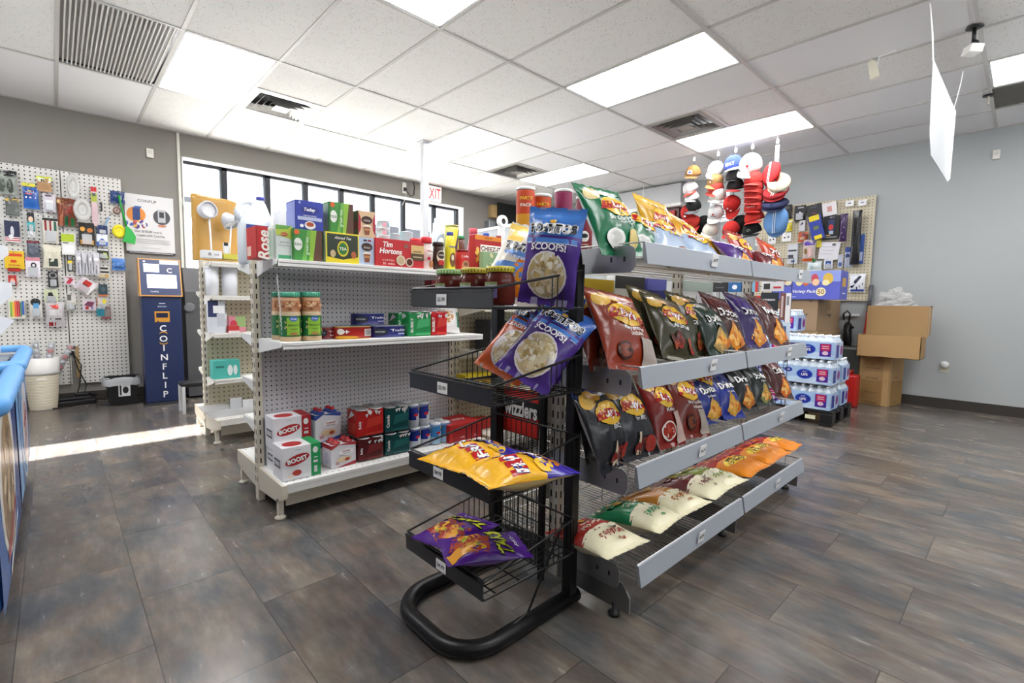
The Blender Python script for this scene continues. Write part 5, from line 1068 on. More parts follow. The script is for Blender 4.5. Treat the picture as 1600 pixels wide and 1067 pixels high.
hang('sponge_cloth', 'folded light blue cloth at the right edge of the board', 'cloth', 175, 404, 196, 422, '#4a7cc4', [('r', .05, .25, .9, .6, '#6a9ade')], 'bag', .05, y=L, m_='cloth')
hang('navy_glove', 'small navy pouch behind the green dustpan handle', 'pouch', 172, 299, 195, 318, '#253c72', [('r', .7, .3, .95, .5, '#c8d0e0'), ('r', .1, .3, .35, .9, '#2f4a80')], 'bag', .03, y=L)
hang('tape_roll', 'small brown and white tape roll beside the green handle', 'tape', 176, 323, 189, 335, '#8a6a60', [('e', .5, .5, .3, .3, '#e4dcd8'), ('e', .5, .5, .15, .15, '#3c2c2a')], 'oval', .03, y=L)
hang('scrubber', 'bright yellow scalloped scrubbing pad', 'sponge', 175, 351, 196, 372, '#e6d824', [('e', .5, .5, .3, .3, '#f0e436')], 'oval', .03, y=L)
hang('hardware_pack', 'yellow and black screwdriver bit pack left of the cutlery bags', 'pack', 105, 398, 114, 424, '#20201e', [('r', .1, .45, .9, .65, '#e0c82c'), ('r', .2, .7, .8, .95, '#8a8a90')], 'card', .02, y=L)
for k, (a, b_, lab) in enumerate([(118, 128, 'first clear bag of white plastic cutlery'), (128, 138, 'second clear bag of white plastic cutlery'), (138, 146, 'third clear bag of white plastic cutlery'), (146, 156, 'last clear bag of white plastic cutlery')]):
    hang('cutlery_bag', lab+' on the board', 'pack', a, 392+k, b_, 429, '#c6c5cc', [('r', .1, .62, .95, .76, '#ececee'), ('p', [(.3, .05), (.5, 0), (.6, .5), (.35, .5)], '#8f8f9c'), ('p', [(.65, .08), (.85, .05), (.8, .5), (.62, .5)], '#e2e2ea')], 'bag', .03, y=L-.02*k)
hang('hook_pack', 'small pink and white hook pack left of the slanted red pack', 'pack', 101, 432, 117, 445, '#d8ccd2', [('p', [(.1, .2), (.5, .1), (.9, .7), (.5, .8)], '#b02a44'), ('r', .2, .8, .8, .9, '#8c2038')], 'card', .015, y=L)
hang('hardware_pack', 'red and white plug pack hanging slanted in the middle of the board', 'pack', 119, 436, 148, 457, '#e0dade', [('r', .25, .1, .7, .9, '#c02a22'), ('r', .72, .2, .95, .8, '#f0eef0'), ('r', .3, .35, .6, .6, '#7a1a18'), ('r', 0, .1, .22, .8, '#c8c0c8')], 'card', .02, y=L-.02, rot=-38)
hang('hardware_pack', 'grey lock pack with a yellow and black part below', 'pack', 104, 459, 119, 485, '#cfccc8', [('r', .1, .6, .5, .95, '#5a5c5c'), ('r', .5, .05, .9, .35, '#1f201c'), ('r', .5, .38, .85, .5, '#dccb2a')], 'card', .02, y=L)
hang('hook_pack', 'small purple and red hook pack near the slanted pack', 'pack', 129, 469, 150, 485, '#d2c6d0', [('p', [(.1, .5), (.4, .9), (.9, .8), (.7, .3)], '#7a3a5a'), ('r', .2, .1, .45, .4, '#b02a2c'), ('r', .6, .1, .8, .35, '#8f86a8')], 'card', .015, y=L)
hang('hardware_pack', 'dark teal card with an orange foot', 'pack', 154, 444, 168, 463, '#2a3f4a', [('r', 0, 0, 1, .14, '#c8743c'), ('e', .5, .6, .25, .2, '#4c6470')], 'card', .015, y=L)
hang('hardware_pack', 'clear pack with a small yellow star shape and a rusty edge', 'pack', 151, 465, 167, 484, '#cfc6c2', [('r', 0, .3, .1, 1, '#a8543c'), ('e', .75, .7, .18, .2, '#e0d32c')], 'card', .02, y=L)
hang('hardware_pack', 'bright teal card low on the board', 'pack', 151, 482, 163, 494, '#1f7f92', (), 'card', .01, y=L-.01)
hang('hardware_pack', 'maroon edged grey card low on the board', 'pack', 158, 479, 173, 498, '#8a6a68', [('r', .15, .2, .9, .85, '#8f8886'), ('r', .1, 0, .9, .1, '#8c2f34')], 'card', .01, y=L)
# dustpan
w, h, loc, rz = rect(185, 305, 211, 381, y=L-.08)
t = thing('dustpan_shovel', 'bright green plastic shovel hanging at the right edge of the board', 'shovel', loc)
m = MB(); m.tube([(-w*.42, .06, h), (-w*.4, 0, h*.97), (-w*.3, 0, h*.75), (-w*.05, 0, h*.36)], .009, '#22a040', 'plastic', 8); m.build('handle', t)
m = MB(); m.prism([(-w*.35, .02), (w*.42, 0), (w*.5, h*.16), (w*.25, h*.30), (-w*.02, h*.37), (-w*.12, h*.33), (-w*.14, h*.2)], -.02, .0, '#27a845', 'plastic'); m.build('blade', t)

# poster
w, h, loc, _ = rect(196, 306, 272, 397, y=YN-.012)
m = MB(); m.box((-w/2, 0, 0), (w/2, .008, h), '#dfdee0', 'card'); blue = '#25407c'
prints(m, flat(-w/2, 0), w, h, [T_('COINFLIP', .45, .9, .045, '#3a3a40', w=.48), ('e', .22, .66, .19, .13, '#e08a34'), ('r', .15, .56, .30, .76, blue), ('p', [(.15, .76), (.2, .8), (.34, .8), (.30, .76)], '#3a5aa0'), ('c', .22, .5, .24, .06, ['#3f5aa8', '#b04a5a', '#e0b45a', '#5a3f8a', '#d8d8e0'], 16, .05, 2), ('e', .74, .65, .18, .13, '#4a4a50'), ('r', .66, .56, .82, .78, '#b8bac0'), ('r', .69, .64, .79, .74, '#3c3c44'), ('e', .74, .5, .09, .02, '#c07a5a'), T_('Get $10.00 more', .45, .38, .045, '#5a5a60', w=.75), T_('crypto with CoinFlip', .5, .31, .045, '#5a5a60', w=.8),
  ('r', .1, .24, .9, .247, '#a0a0a4'), ('r', .1, .21, .9, .217, '#a0a0a4'), ('r', .1, .18, .9, .187, '#a0a0a4'), ('r', .3, .1, .7, .106, '#b0b0b4'), ('r', 0, 0, 1, .035, '#2c2c34'), ('r', .05, .012, .95, .022, '#c8c8cc')])
tag(m.build('wall_poster', None, loc), 'white coin machine poster on the wall between the pegboard and the window', 'poster')
def sensor(px0, py0, px1, py1, lab, **k):
    w, h, loc, rz = rect(px0, py0, px1, py1, **k)
    m = MB(); m.box((-w/2, 0, 0), (w/2, .03, h), '#e6e2da', 'plastic', .005); m.box((-w*.3, -.004, h*.45), (w*.3, .002, h*.8), '#d6d2ca', 'plastic', .002)
    tag(m.build('motion_sensor', None, loc, rz), lab, 'sensor')
sensor(229, 232, 240, 246, 'small white motion sensor on the left wall above the poster', y=YN-.03)
sensor(1551, 234, 1563, 248, 'small cream motion sensor high on the right wall', x=XE-.03)

# coin kiosk
ky = 5.80; x0, x1 = at(225, 545, y=ky).x, at(286, 545, y=ky).x; kc = (x0+x1)/2; kw = x1-x0
zt = at(250, 463, y=ky).z
t = thing('coin_kiosk', 'tall navy blue coin machine with white vertical lettering by the window', 'kiosk', (kc, ky, 0), R(-3))
m = MB(); m.box((-kw/2-.02, -.05, 0), (kw/2+.02, .36, .02), '#54565a', 'metal', .003); m.build('base_plate', t)
m = MB(); m.box((-kw/2, 0, .02), (kw/2, .34, zt), '#1d2c55', 'plastic', .008)
Fk = flat(-kw/2, .02); H = zt-.02
ops = [('r', .42, .93, .58, .937, '#d8dce8'), T_('BITCOIN', .5, .905, .012, '#d8dce8'), ('r', .30, .76, .68, .86, '#c98f34'), ('r', .34, .80, .64, .845, '#1a2240'), ('p', [(.35, .76), (.41, .76), (.38, .775)], '#1a2240')]
ltr = 'COINFLIP'
for k, ch in enumerate(ltr): ops.append(T_(ch, .5, .70-.088*k-(0.01 if k > 0 else 0), .058, '#f2f2f4', b=.015))
ops += [('p', [(.38, .645), (.42, .665), (.5, .672), (.58, .665), (.62, .645), (.57, .655), (.5, .662), (.43, .655)], '#c98f34'), ('p', [(.38, .572), (.43, .562), (.5, .555), (.57, .562), (.62, .572), (.58, .552), (.5, .545), (.42, .552)], '#c98f34')]
prints(m, Fk, kw, H, ops, 'plastic')
m.build('cabinet', t)
m = MB(); hh = at(246, 408, y=ky+.12).z-zt+.02; ww = kw/2+.012
def slab(y0, z0, y1, z1, t_, col, e=0):
    vs = [(s*(ww+e), y, z) for y, z in ((y0, z0), (y1, z1), (y1+t_, z1), (y0+t_, z0)) for s in (-1, 1)]
    m.add(vs, [(0, 1, 3, 2), (4, 5, 7, 6), (0, 2, 4, 6)[::-1], (1, 3, 5, 7), (2, 3, 5, 4), (0, 1, 7, 6)[::-1]], col, 'plastic')
m.prism([(-.02, zt), (.10, zt+hh), (.34, zt+hh), (.34, zt)], -ww, ww, '#c78d3c', 'plastic', 'yz'); 
Sk = lambda a, b, off: (-ww+a, -.02+.12*b/hh-off, zt+b)
prints(m, Sk, 2*ww, hh, [('r', .03, .03, .97, .97, '#27355f')], 'plastic')
prints(m, Sk, 2*ww, hh, [('r', .06, .82, .50, .92, '#27355f'), ('r', .5, .86, .95, .97, '#e4e4ea'), T_('CoinFlip', .34, .12, .05, '#d8dce8', w=.4), T_('C', .72, .70, .13, '#f0f0f2', b=.02), T_('M', .14, .92, .05, '#e8e8ee')], 'plastic', 0, .0012)
m.build('head', t)
m = MB(); prints(m, Sk, 2*ww, hh, [('r', .18, .22, .88, .58, '#cfd4e6')], 'screen', 0, .002); prints(m, Sk, 2*ww, hh, [('r', .12, .64, .48, .86, '#c8cdd8')], 'screen', 0, .002); m.build('screen', t)

# dark machine left of the beige shelf
y = 5.95; x0, x1 = at(291, 500, y=y).x, at(320, 500, y=y).x; z1 = at(300, 418, y=y).z
t = thing('cash_machine', 'dark grey machine standing behind the end of the far beige shelf', 'kiosk', ((x0+x1)/2, y, 0))
m = MB(); m.prism([(0, .02), (.02, z1-.25), (.1, z1), (.4, z1), (.4, .02)], -(x1-x0)/2, (x1-x0)/2, '#55565a', 'plastic', 'yz'); m.build('cabinet', t)
m = MB(); m.M = Matrix.Translation((-.05, -.001, .95)) @ Matrix.Rotation(R(90), 4, 'X'); m.lathe([(.05, 0), (.05, .004), (.035, .006), (.001, .006)], n=20, col='#707277'); m.build('dial', t)
c = at(303, 640, z=0); t = thing('plastic_stool', 'small black and white stool beside the foot of the far beige shelf', 'stool', (c.x, 5.25, 0))
m = MB(); m.box((-.11, -.1, .24), (.11, .1, .28), '#1e1e20', 'plastic', .01); m.build('seat', t)
for a in (-1, 1):
    for b_ in (-1, 1): m = MB(); m.box((a*.1-.012, b_*.09-.012, 0), (a*.1+.012, b_*.09+.012, .25), '#dcdcde' if a < 0 else '#2a2a2c', 'plastic', .003); m.build('leg', t)

# wastebasket, adapter box, hamper
c = at(194, 634, z=0); t = thing('waste_bin', 'small black waste bin with a clear liner beside the coin machine', 'bin', (c.x, c.y+.12, 0))
def frust(m, w0, d0, w1, d1, z0, z1, col, mt, top=True, hollow=False):
    vs = [(sx*w_, sy*d_, z) for w_, d_, z in ((w0, d0, z0), (w1, d1, z1)) for sx, sy in ((-1, -1), (1, -1), (1, 1), (-1, 1))]
    fs = [(q, (q+1) % 4, 4+(q+1) % 4, 4+q) for q in range(4)] + [(3, 2, 1, 0)] + ([(4, 5, 6, 7)] if top else [])
    m.add(vs, fs, col, mt)
m = MB(); frust(m, .10, .085, .125, .11, 0, .27, '#17181a', 'plastic', False); frust(m, .095, .08, .12, .105, .01, .265, '#101012', 'plastic', False)
prints(m, lambda a, b, off: (-.035+a, -.085-.025*((.09+b)/.27)-.001-off, .09+b), .09, .12, [('r', 0, 0, 1, 1, '#e8e8e8'), ('e', .6, .5, .25, .28, '#1c1c1e'), ('r', .1, .1, .25, .9, '#2a2a2c')], 'card'); m.build('bucket', t)
m = MB(); n = 28
for k in range(n):
    a0, a1 = 2*math.pi*k/n, 2*math.pi*(k+1)/n
    P = lambda a, r_, z: (r_*1.15*math.copysign(abs(math.cos(a))**.5, math.cos(a)), r_*math.copysign(abs(math.sin(a))**.5, math.sin(a)), z+.006*math.sin(7*a))
    m.add([P(a0, .112, .275), P(a1, .112, .275), P(a1, .128, .262), P(a0, .128, .262), P(a1, .135, .20), P(a0, .135, .20)], [(0, 1, 2, 3), (3, 2, 4, 5)], '#c9ccd0', 'haze', True)
m.build('liner', t)
c = at(120, 634, z=0); t = thing('power_box', 'flat black box with cables on the floor under the pegboard', 'power box', (c.x-.02, c.y+.12, 0), R(6))
m = MB(); m.box((-.16, -.1, 0), (.16, .12, .05), '#141416', 'plastic', .012); m.box((-.12, -.07, .05), (.13, .1, .075), '#1a1a1c', 'plastic', .012); m.box((.02, .0, .075), (.12, .08, .1), '#151517', 'plastic', .01); m.build('housing', t)
m = MB()
m.tube([(-.16, 0, .02), (-.19, -.08, .006), (-.19, -.15, .006), (-.1, -.17, .006), (-.02, -.13, .006)], .005, '#161618', 'plastic', 6); m.tube([(.12, .05, .08), (.25, .1, .03), (.4, .04, .006), (.5, .12, .006)], .006, '#161618', 'plastic', 6); m.tube([(.14, .0, .03), (.3, -.02, .006), (.42, .08, .006), (.55, .02, .006)], .005, '#161618', 'plastic', 6); m.build('cable', t)
p = at(113, 550, y=YN-.02); t = thing('wall_outlet', 'wall outlet with two hanging black leads in the cut out of the pegboard', 'outlet', (p.x, YN-.004, p.z-.03))
m = MB(); m.box((-.035, -.006, -.055), (.035, 0, .055), '#d8d4cc', 'plastic', .002); m.build('plate', t)
m = MB(); m.box((-.02, -.04, .0), (.015, -.006, .04), '#161618', 'plastic', .004); m.tube([(0, -.04, .02), (.06, -.06, -.1), (.04, -.05, -.3), (-.02, -.07, -.5), (-.03, -.1, -p.z+.05+.03)], .005, '#161618', 'plastic', 6); m.tube([(.005, -.04, .01), (.03, -.05, -.12), (.09, -.05, -.3), (.06, -.08, -p.z+.05+.03)], .005, '#161618', 'plastic', 6); m.build('plug', t)
c = at(66, 642, z=0); hc = (c.x+.01, c.y+.11, 0); hz = at(66, 558, y=hc[1]).z
t = thing('hamper', 'tall cream woven plastic hamper with a smooth white upper rim', 'hamper', hc)
m = MB(); r0, r1 = .095, .128; hm = hz*.70
def hring(z, k=1.): r_ = r0+(r1-r0)*z/hz; return r_*k
m.lathe([(hring(0), 0), (hring(.02), .01), (hring(hm), hm)], n=28, col='#ddd3bf'); 
for k in range(22):
    z = .03+k*(hm-.05)/22
    for q in range(28):
        a = 2*math.pi*(q+.5*(k % 2))/28; r_ = hring(z)+.001
        m.box((0, 0, 0), (.001, .001, .001), '#ddd3bf', 'plastic') if False else None
    m.lathe([(hring(z)+.0005, z), (hring(z)+.004, z+.004), (hring(z)+.0005, z+.009)], n=28, col='#e3dac8' if k % 2 else '#d6cbb4')
m.build('woven_body', t)
m = MB(); m.lathe([(hring(hm)+.006, hm-.01), (hring(hm)+.006, hm+.01), (hring(hz), hz), (hring(hz)-.004, hz), (hring(hm)-.004, hm)], n=28, col='#e4e2e0'); m.build('rim', t)
m = MB(); m.M = Matrix.Translation((.0, -hring(hm*.85)-.002, hm*.86)); m.box((-.035, -.002, -.01), (.035, .001, .01), '#efeae0', 'plastic', .003); m.build('handle', t)
for k, (dx, dy, tilt, c1) in enumerate([(-.06, -.04, -8, '#c0242c'), (-.02, .03, -2, '#c8ccd4'), (.03, -.03, 8, '#c0242c'), (.075, .02, 24, '#b8202a')]):
    t = thing('ornament_tube', ['clear tube of red and silver balls at the left of the hamper', 'clear tube of silver balls standing in the hamper', 'clear tube of red balls in the middle of the hamper', 'clear tube of balls leaning out to the right of the hamper'][k], 'ornaments', (hc[0]+dx, hc[1]+dy, hz-.22), (R(-6), R(tilt), 0), 'ornament tubes in the hamper')
    m = MB(); m.lathe([(.026, 0), (.026, .36), (.02, .37), (.001, .37)], n=14, col='#d4d8dc', m='clear'); m.build('tube', t)
    for j in range(7): m = MB(); m.ball((0, 0, .025+j*.05), .0235, c1 if (j+k) % 2 else '#cfd3da', 'metal', 12); m.build('ball', t)

# freezers
def freezer(label, ya, yb, pic):
    t = thing('ice_cream_freezer', label, 'freezer', (-.48, (ya+yb)/2, 0), 0, 'ice cream freezers')
    hy = (yb-ya)/2; W_ = .33; z0, z1 = .09, .70
    m = MB(); m.box((-W_, -hy+.01, z0), (W_, hy-.01, z1), '#3a78c4', 'paint', .03)
    Fs = lambda a, b, off: (W_+off, -hy+a, z0+b)
    prints(m, Fs, 2*hy, z1-z0, pic, 'film')
    prints(m, lambda a, b, off: (W_-a, hy-.01+off, z0+b), 2*W_, z1-z0, pic, 'film')
    m.build('cabinet', t)
    m = MB(); q = [(-W_, -hy, z1), (W_, -hy, z1), (W_, hy, z1), (-W_, hy, z1)]
    loop = []
    for i, (sx, sy) in enumerate(((-1, -1), (1, -1), (1, 1), (-1, 1))):
        for k in range(5):
            a = R(180+90*i+22.5*k); loop.append((sx*(W_-.06)+.07*math.cos(a), sy*(hy-.06)+.06*math.sin(a), z1+.02))
    m.tube(loop, .034, '#5a9cdc', 'paint', 12, True); m.build('rim', t)
    m = MB(); m.box((-W_+.03, -hy+.03, z1+.028), (W_-.03, 0.01, z1+.034), '#b8c8d8', 'clear'); m.box((-W_+.03, -.01, z1+.016), (W_-.03, hy-.03, z1+.022), '#b8c8d8', 'clear'); m.build('glass_lid', t)
    m = MB(); m.box((-W_+.035, -hy+.035, z1-.05), (W_-.035, hy-.035, z1+.005), '#23364f', 'matte'); m.build('basket_well', t)
    for sx in (-1, 1):
        for sy in (-1, 1):
            m = MB(); m.M = Matrix.Translation((sx*(W_-.05), sy*(hy-.09), .04)) @ Matrix.Rotation(R(90), 4, 'Y'); m.lathe([(.02, -.018), (.04, -.012), (.04, .012), (.02, .018)], n=14, col='#141416'); m.build('caster', t)
    return t
picA = [('r', 0, 0, 1, 1, '#3b6fb8'), ('p', [(0, 0), (.25, 0), (.1, 1), (0, 1)], '#7fb2e4'), ('e', .55, .5, .33, .52, '#e4ecf4'), ('e', .55, .5, .31, .49, '#5f9cd8'), ('c', .42, .72, .12, .2, ['#a8cbec', '#8fbce6', '#c4dcf2'], 22, .02, 3), ('e', .62, .42, .24, .38, '#e9ecf2'), ('e', .62, .42, .22, .35, '#d8d4da'), ('p', [(.5, .2), (.56, .2), (.66, .62), (.6, .6)], '#b03a44'), ('p', [(.62, .15), (.68, .18), (.74, .58), (.7, .6)], '#b03a44'), ('p', [(.5, .42), (.78, .48), (.78, .52), (.5, .46)], '#b03a44')]
picB = [('r', 0, 0, 1, 1, '#2f66b4'), ('p', [(.85, 0), (1, 0), (1, 1), (.8, 1)], '#1c3f86'), ('e', .45, .55, .34, .48, '#e8e6e0'), ('e', .45, .5, .26, .4, '#a8865a'), ('c', .45, .5, .22, .34, ['#8a6a44', '#c4a478', '#6f5436', '#dcc8a4'], 26, .05, 5), ('p', [(.25, .1), (.7, .22), (.72, .28), (.25, .18)], '#b02a30'), ('p', [(.3, .0), (.75, .12), (.75, .16), (.3, .05)], '#f0f0f0')]
freezer('blue ice cream freezer farther from the camera, by the hamper', 3.12, 4.12, picA)
freezer('blue ice cream freezer at the very left edge, nearer the camera', 2.02, 3.035, picB)
for k, (pts, lab) in enumerate([([(0, 377), (12, 386), (14, 398), (0, 416)], 'top white paper notice at the left edge'), ([(0, 438), (18, 442), (20, 462), (0, 488)], 'middle white paper notice at the left edge'), ([(0, 489), (22, 500), (22, 502), (2, 522), (0, 522)], 'lowest white paper notice with a pointed corner at the left edge')]):
    P = [at(a-(14 if a == 0 else 0), b_, y=3.6+.02*k) for a, b_ in pts]
    c = P[0]; m = MB(); m.prism([(p.x-c.x, p.z-c.z) for p in P], 0, .0015, '#f2f2f4', 'card')
    tag(m.build('paper_notice', None, c), lab, 'notice', 'paper notices at the left edge')
c = at(-10, 450, y=3.63); m = MB(); m.tube([(c.x, 3.66, .75), (c.x, 3.66, 1.62)], .008, '#c8c8c8', 'metal', 8); m.box((c.x-.06, 3.6, .73), (c.x+.06, 3.7, .745), '#c8c8c8', 'metal'); m.tube([(c.x, 3.66, 1.6), (c.x, 3.625, 1.6)], .004, '#c8c8c8', 'metal')
tag(m.build('notice_stand'), 'thin metal stand holding the paper notices above the freezer, outside the frame', 'stand')

# ================================================================ RACK AND SHELF ODDMENTS
for k, (x, y, lid, lab) in enumerate([(.985, 1.36, '#7fae5c', 'green lidded dip jar farthest left in the top basket'), (.995, 1.235, '#c8b83c', 'yellow lidded dip jar in the middle of the top basket'), (1.0, 1.115, '#d0c03a', 'yellow lidded dip jar nearest the camera in the top basket')]):
    rad = .046; hb = .10
    t = thing('dip_jar', lab, 'jar', (x, y, 1.041), R(-72), 'dip jars on the snack rack')
    m = MB(); m.lathe([(.88*rad, 0), (rad, .008), (rad, .075), (.93*rad, .088), (.86*rad, .095), (.86*rad, hb)], n=26, col='#5a1a12', m='film')
    prints(m, lambda a, b, off: (math.sin((a-rad)/rad)*(rad+off), -math.cos((a-rad)/rad)*(rad+off), b), 2*rad, hb, [('r', .0, .22, .66, .70, '#b8bccb'), ('r', .0, .62, .66, .70, '#8a9a5c'), ('r', .4, .22, .66, .5, '#7a6aa8'), ('e', .26, .52, .1, .07, '#3c7a3c'), T_('TOSTITOS', .31, .38, .13, '#16181c', w=.5, b=.03, out='#f0f0f2', ow=.05)], 'card', .01, .0006)
    m.build('glass', t)
    m = MB(); m.lathe([(.93*rad, 0), (.95*rad, .002), (.95*rad, .016), (.88*rad, .018), (.001, .0185)], (0, 0, hb), 26, lid, 'plastic')
    for q in range(26): a = 2*math.pi*q/26; m.box((.955*rad*math.cos(a)-.0012, .955*rad*math.sin(a)-.0012, hb+.004), (.955*rad*math.cos(a)+.0012, .955*rad*math.sin(a)+.0012, hb+.012), '#6a6a24' if k else '#e8efe0', 'plastic')
    m.build('lid', t)
for k, (x, y, h, c1, c2, lab, txt) in enumerate([(1.395, 1.41, .305, '#d2481c', '#e09a1c', 'orange red tall snack can, the leftmost of the tall cans', 'PARTY PACK'), (1.482, 1.40, .29, '#c8501c', '#c8501c', 'burnt orange tall snack can, second from the left', 'PARTY PACK'), (1.592, 1.38, .325, '#8a1c50', '#e6e2e8', 'magenta and white tall snack can between the orange one and the green bag', ''), (1.735, 1.38, .32, '#7a1630', '#7a1630', 'wine red tall snack can behind the green chip bags', '')]):
    rad = .037
    t = thing('snack_can', lab, 'can', (x, y, 1.2), R(-40), 'tall snack cans on the back of the top wire shelf')
    m = MB(); m.lathe([(rad, 0, '#b8bcc4'), (rad, .006, '#e4b48a' if k < 2 else '#e6e2e8'), (rad, h*.2, c2), (rad, h*.66, c1), (rad, h*.95, c1), (rad*.98, h-.008, c1)], n=24, col=c1, m='card')
    S_ = lambda a, b, off: (math.sin((a-rad)/rad)*(rad+off), -math.cos((a-rad)/rad)*(rad+off), b)
    ops = [('e', .45, .45, .28, .075, '#f0f0f0'), ('e', .45, .46, .2, .03, '#22262e'), ('r', .2, .30, .75, .38, '#8a1a1a'), T_('crisps', .48, .34, .04, '#f4f0e8', w=.4)]
    if txt: ops += [T_('PARTY', .5, .86, .07, '#f6c83a', w=.7, b=.03), T_('PACK', .5, .77, .07, '#f6f0e8', w=.6, b=.03)]
    prints(m, S_, 2*rad, h, ops, 'card', .012); m.build('tube', t)
    m = MB(); m.lathe([(rad*1.03, 0), (rad*1.05, .003), (rad*1.05, .009), (rad*.95, .012), (rad*.9, .009), (.001, .009)], (0, 0, h-.009), 24, '#ececee', 'plastic'); m.build('lid', t)
# goods on the far side of the wire shelf
BG = 'cartons on the far side of the wire shelf'
for k, (a, b_, top, col, c2, lab) in enumerate([(872, 902, 440, '#d8cfc4', '#7a5a40', 'cream carton glimpsed behind the black rack post'), (904, 958, 436, '#e6e4e0', '#d8b82c', 'white carton with a yellow top glimpsed between the wire shelves'), (960, 1006, 432, '#dfe2e4', '#3a3c40', 'white carton glimpsed above the rust red chip bag'),
     (1010, 1040, 436, '#2f3280', '#5f66c0', 'dark blue pack glimpsed above the olive chip bags'), (1062, 1112, 440, '#e2e6e6', '#b8ccc4', 'white carton glimpsed right of the dark blue pack')]):
    pk('grocery_carton', lab, 'box', a, top, b_, 520, y=1.36, d=.05, col=col, z=.808, group=BG, front=[('r', 0, .84, 1, 1, c2), ('r', .2, .5, .8, .6, c2)])
for k, (a, b_, c1, lab) in enumerate([(1.40, 1.62, '#2c2e33', 'dark grey bag on the far side of the third wire shelf'), (1.66, 1.86, '#3c3f46', 'charcoal bag on the far side of the third wire shelf'), (1.5, 1.75, '#55585c', 'grey bag on the far side of the bottom wire shelf'), (1.85, 2.1, '#26282c', 'black bag on the far side of the bottom wire shelf')]):
    place_bag('grocery_bag', lab, bag_mb(b_-a, .26, .07, c1, [('r', .2, .4, .8, .6, '#c8c8cc')], 120+k, '#888888', nu=8, nv=12), ((a+b_)/2, 1.42, .49 if k < 2 else .165), 180, 14, 0, 'bags on the far side of the wire shelf', 'bag')

# gift card rack beyond the wire shelf
RX = 3.9
ya, yb = at(1112, 450, x=RX).y, at(1236, 470, x=RX).y
t = thing('card_rack', 'black wire rack of gift cards seen past the far end of the chip bags', 'display rack', (RX, (ya+yb)/2, 0))
hw = (ya-yb)/2; m = MB()
for q in range(10): yy = -hw+2*hw*q/9; m.tube([(0, yy, .3), (0, yy, 1.4)], .0025, '#1a1a1c', n=5)
for q in range(12): m.tube([(0, -hw, .3+.1*q), (0, hw, .3+.1*q)], .0025, '#1a1a1c', n=5)
m.build('wire_grid', t)
m = MB(); m.box((.0, -.02, 0), (.04, .02, 1.4), '#1a1a1c', 'black_metal'); m.box((-.15, -.18, 0), (.2, .18, .025), '#1a1a1c', 'black_metal', .005); m.build('stand', t)
CGp = 'cards on the wire card rack'
for a, b0, c_, d_, col, ops, lab in [(1188, 457, 1215, 487, '#1f2a30', [T_('amazon', .5, .62, .12, '#e8eaec', w=.7), ('r', 0, 0, 1, .06, '#c8c8cc')], 'dark card pack with white lettering beside the variety box'), (1196, 491, 1212, 514, '#d8781c', [('e', .5, .5, .3, .25, '#f0b45c')], 'orange card below the dark lettered one'),
      (1114, 441, 1136, 456, '#1c1c20', [('r', .2, .4, .8, .5, '#5a5a60')], 'black card strip high on the card rack'), (1138, 441, 1158, 456, '#1f5f9a', [('e', .5, .5, .2, .25, '#e8e8ee')], 'blue card strip high on the card rack'), (1161, 440, 1185, 456, '#7fb0d0', [('r', 0, 0, .25, 1, '#c83a34'), ('r', .8, 0, 1, 1, '#c83a34')], 'red and blue card strip high on the card rack'),
      (1190, 440, 1224, 455, '#d4d4d8', [('r', .1, .2, .4, .8, '#2a2a2e'), ('r', .55, .3, .9, .5, '#b8303a')], 'white and black card strip at the top of the card rack'), (1218, 458, 1226, 500, '#7a4a44', [('r', .3, .1, .7, .9, '#c8b8b4')], 'brown card strip at the right of the card rack'), (1227, 458, 1234, 505, '#e8e8ea', [('r', .2, .6, .8, .9, '#8a8a90')], 'white card strip at the right edge of the card rack'), (1176, 462, 1187, 500, '#c02a20', [('r', .2, .2, .8, .5, '#f0e0e0')], 'red card just left of the dark lettered one'), (1216, 503, 1233, 535, '#c8d8e8', [('r', .3, .2, .7, .8, '#2a5a9a')], 'pale blue card low on the card rack')]:
    w, h, loc, rz = rect(a, b0, c_, d_, x=RX-.03); m = carton_mb(w, .02, h, col, ops); tag(m.build('gift_card', None, loc, rz), lab, 'card', CGp)

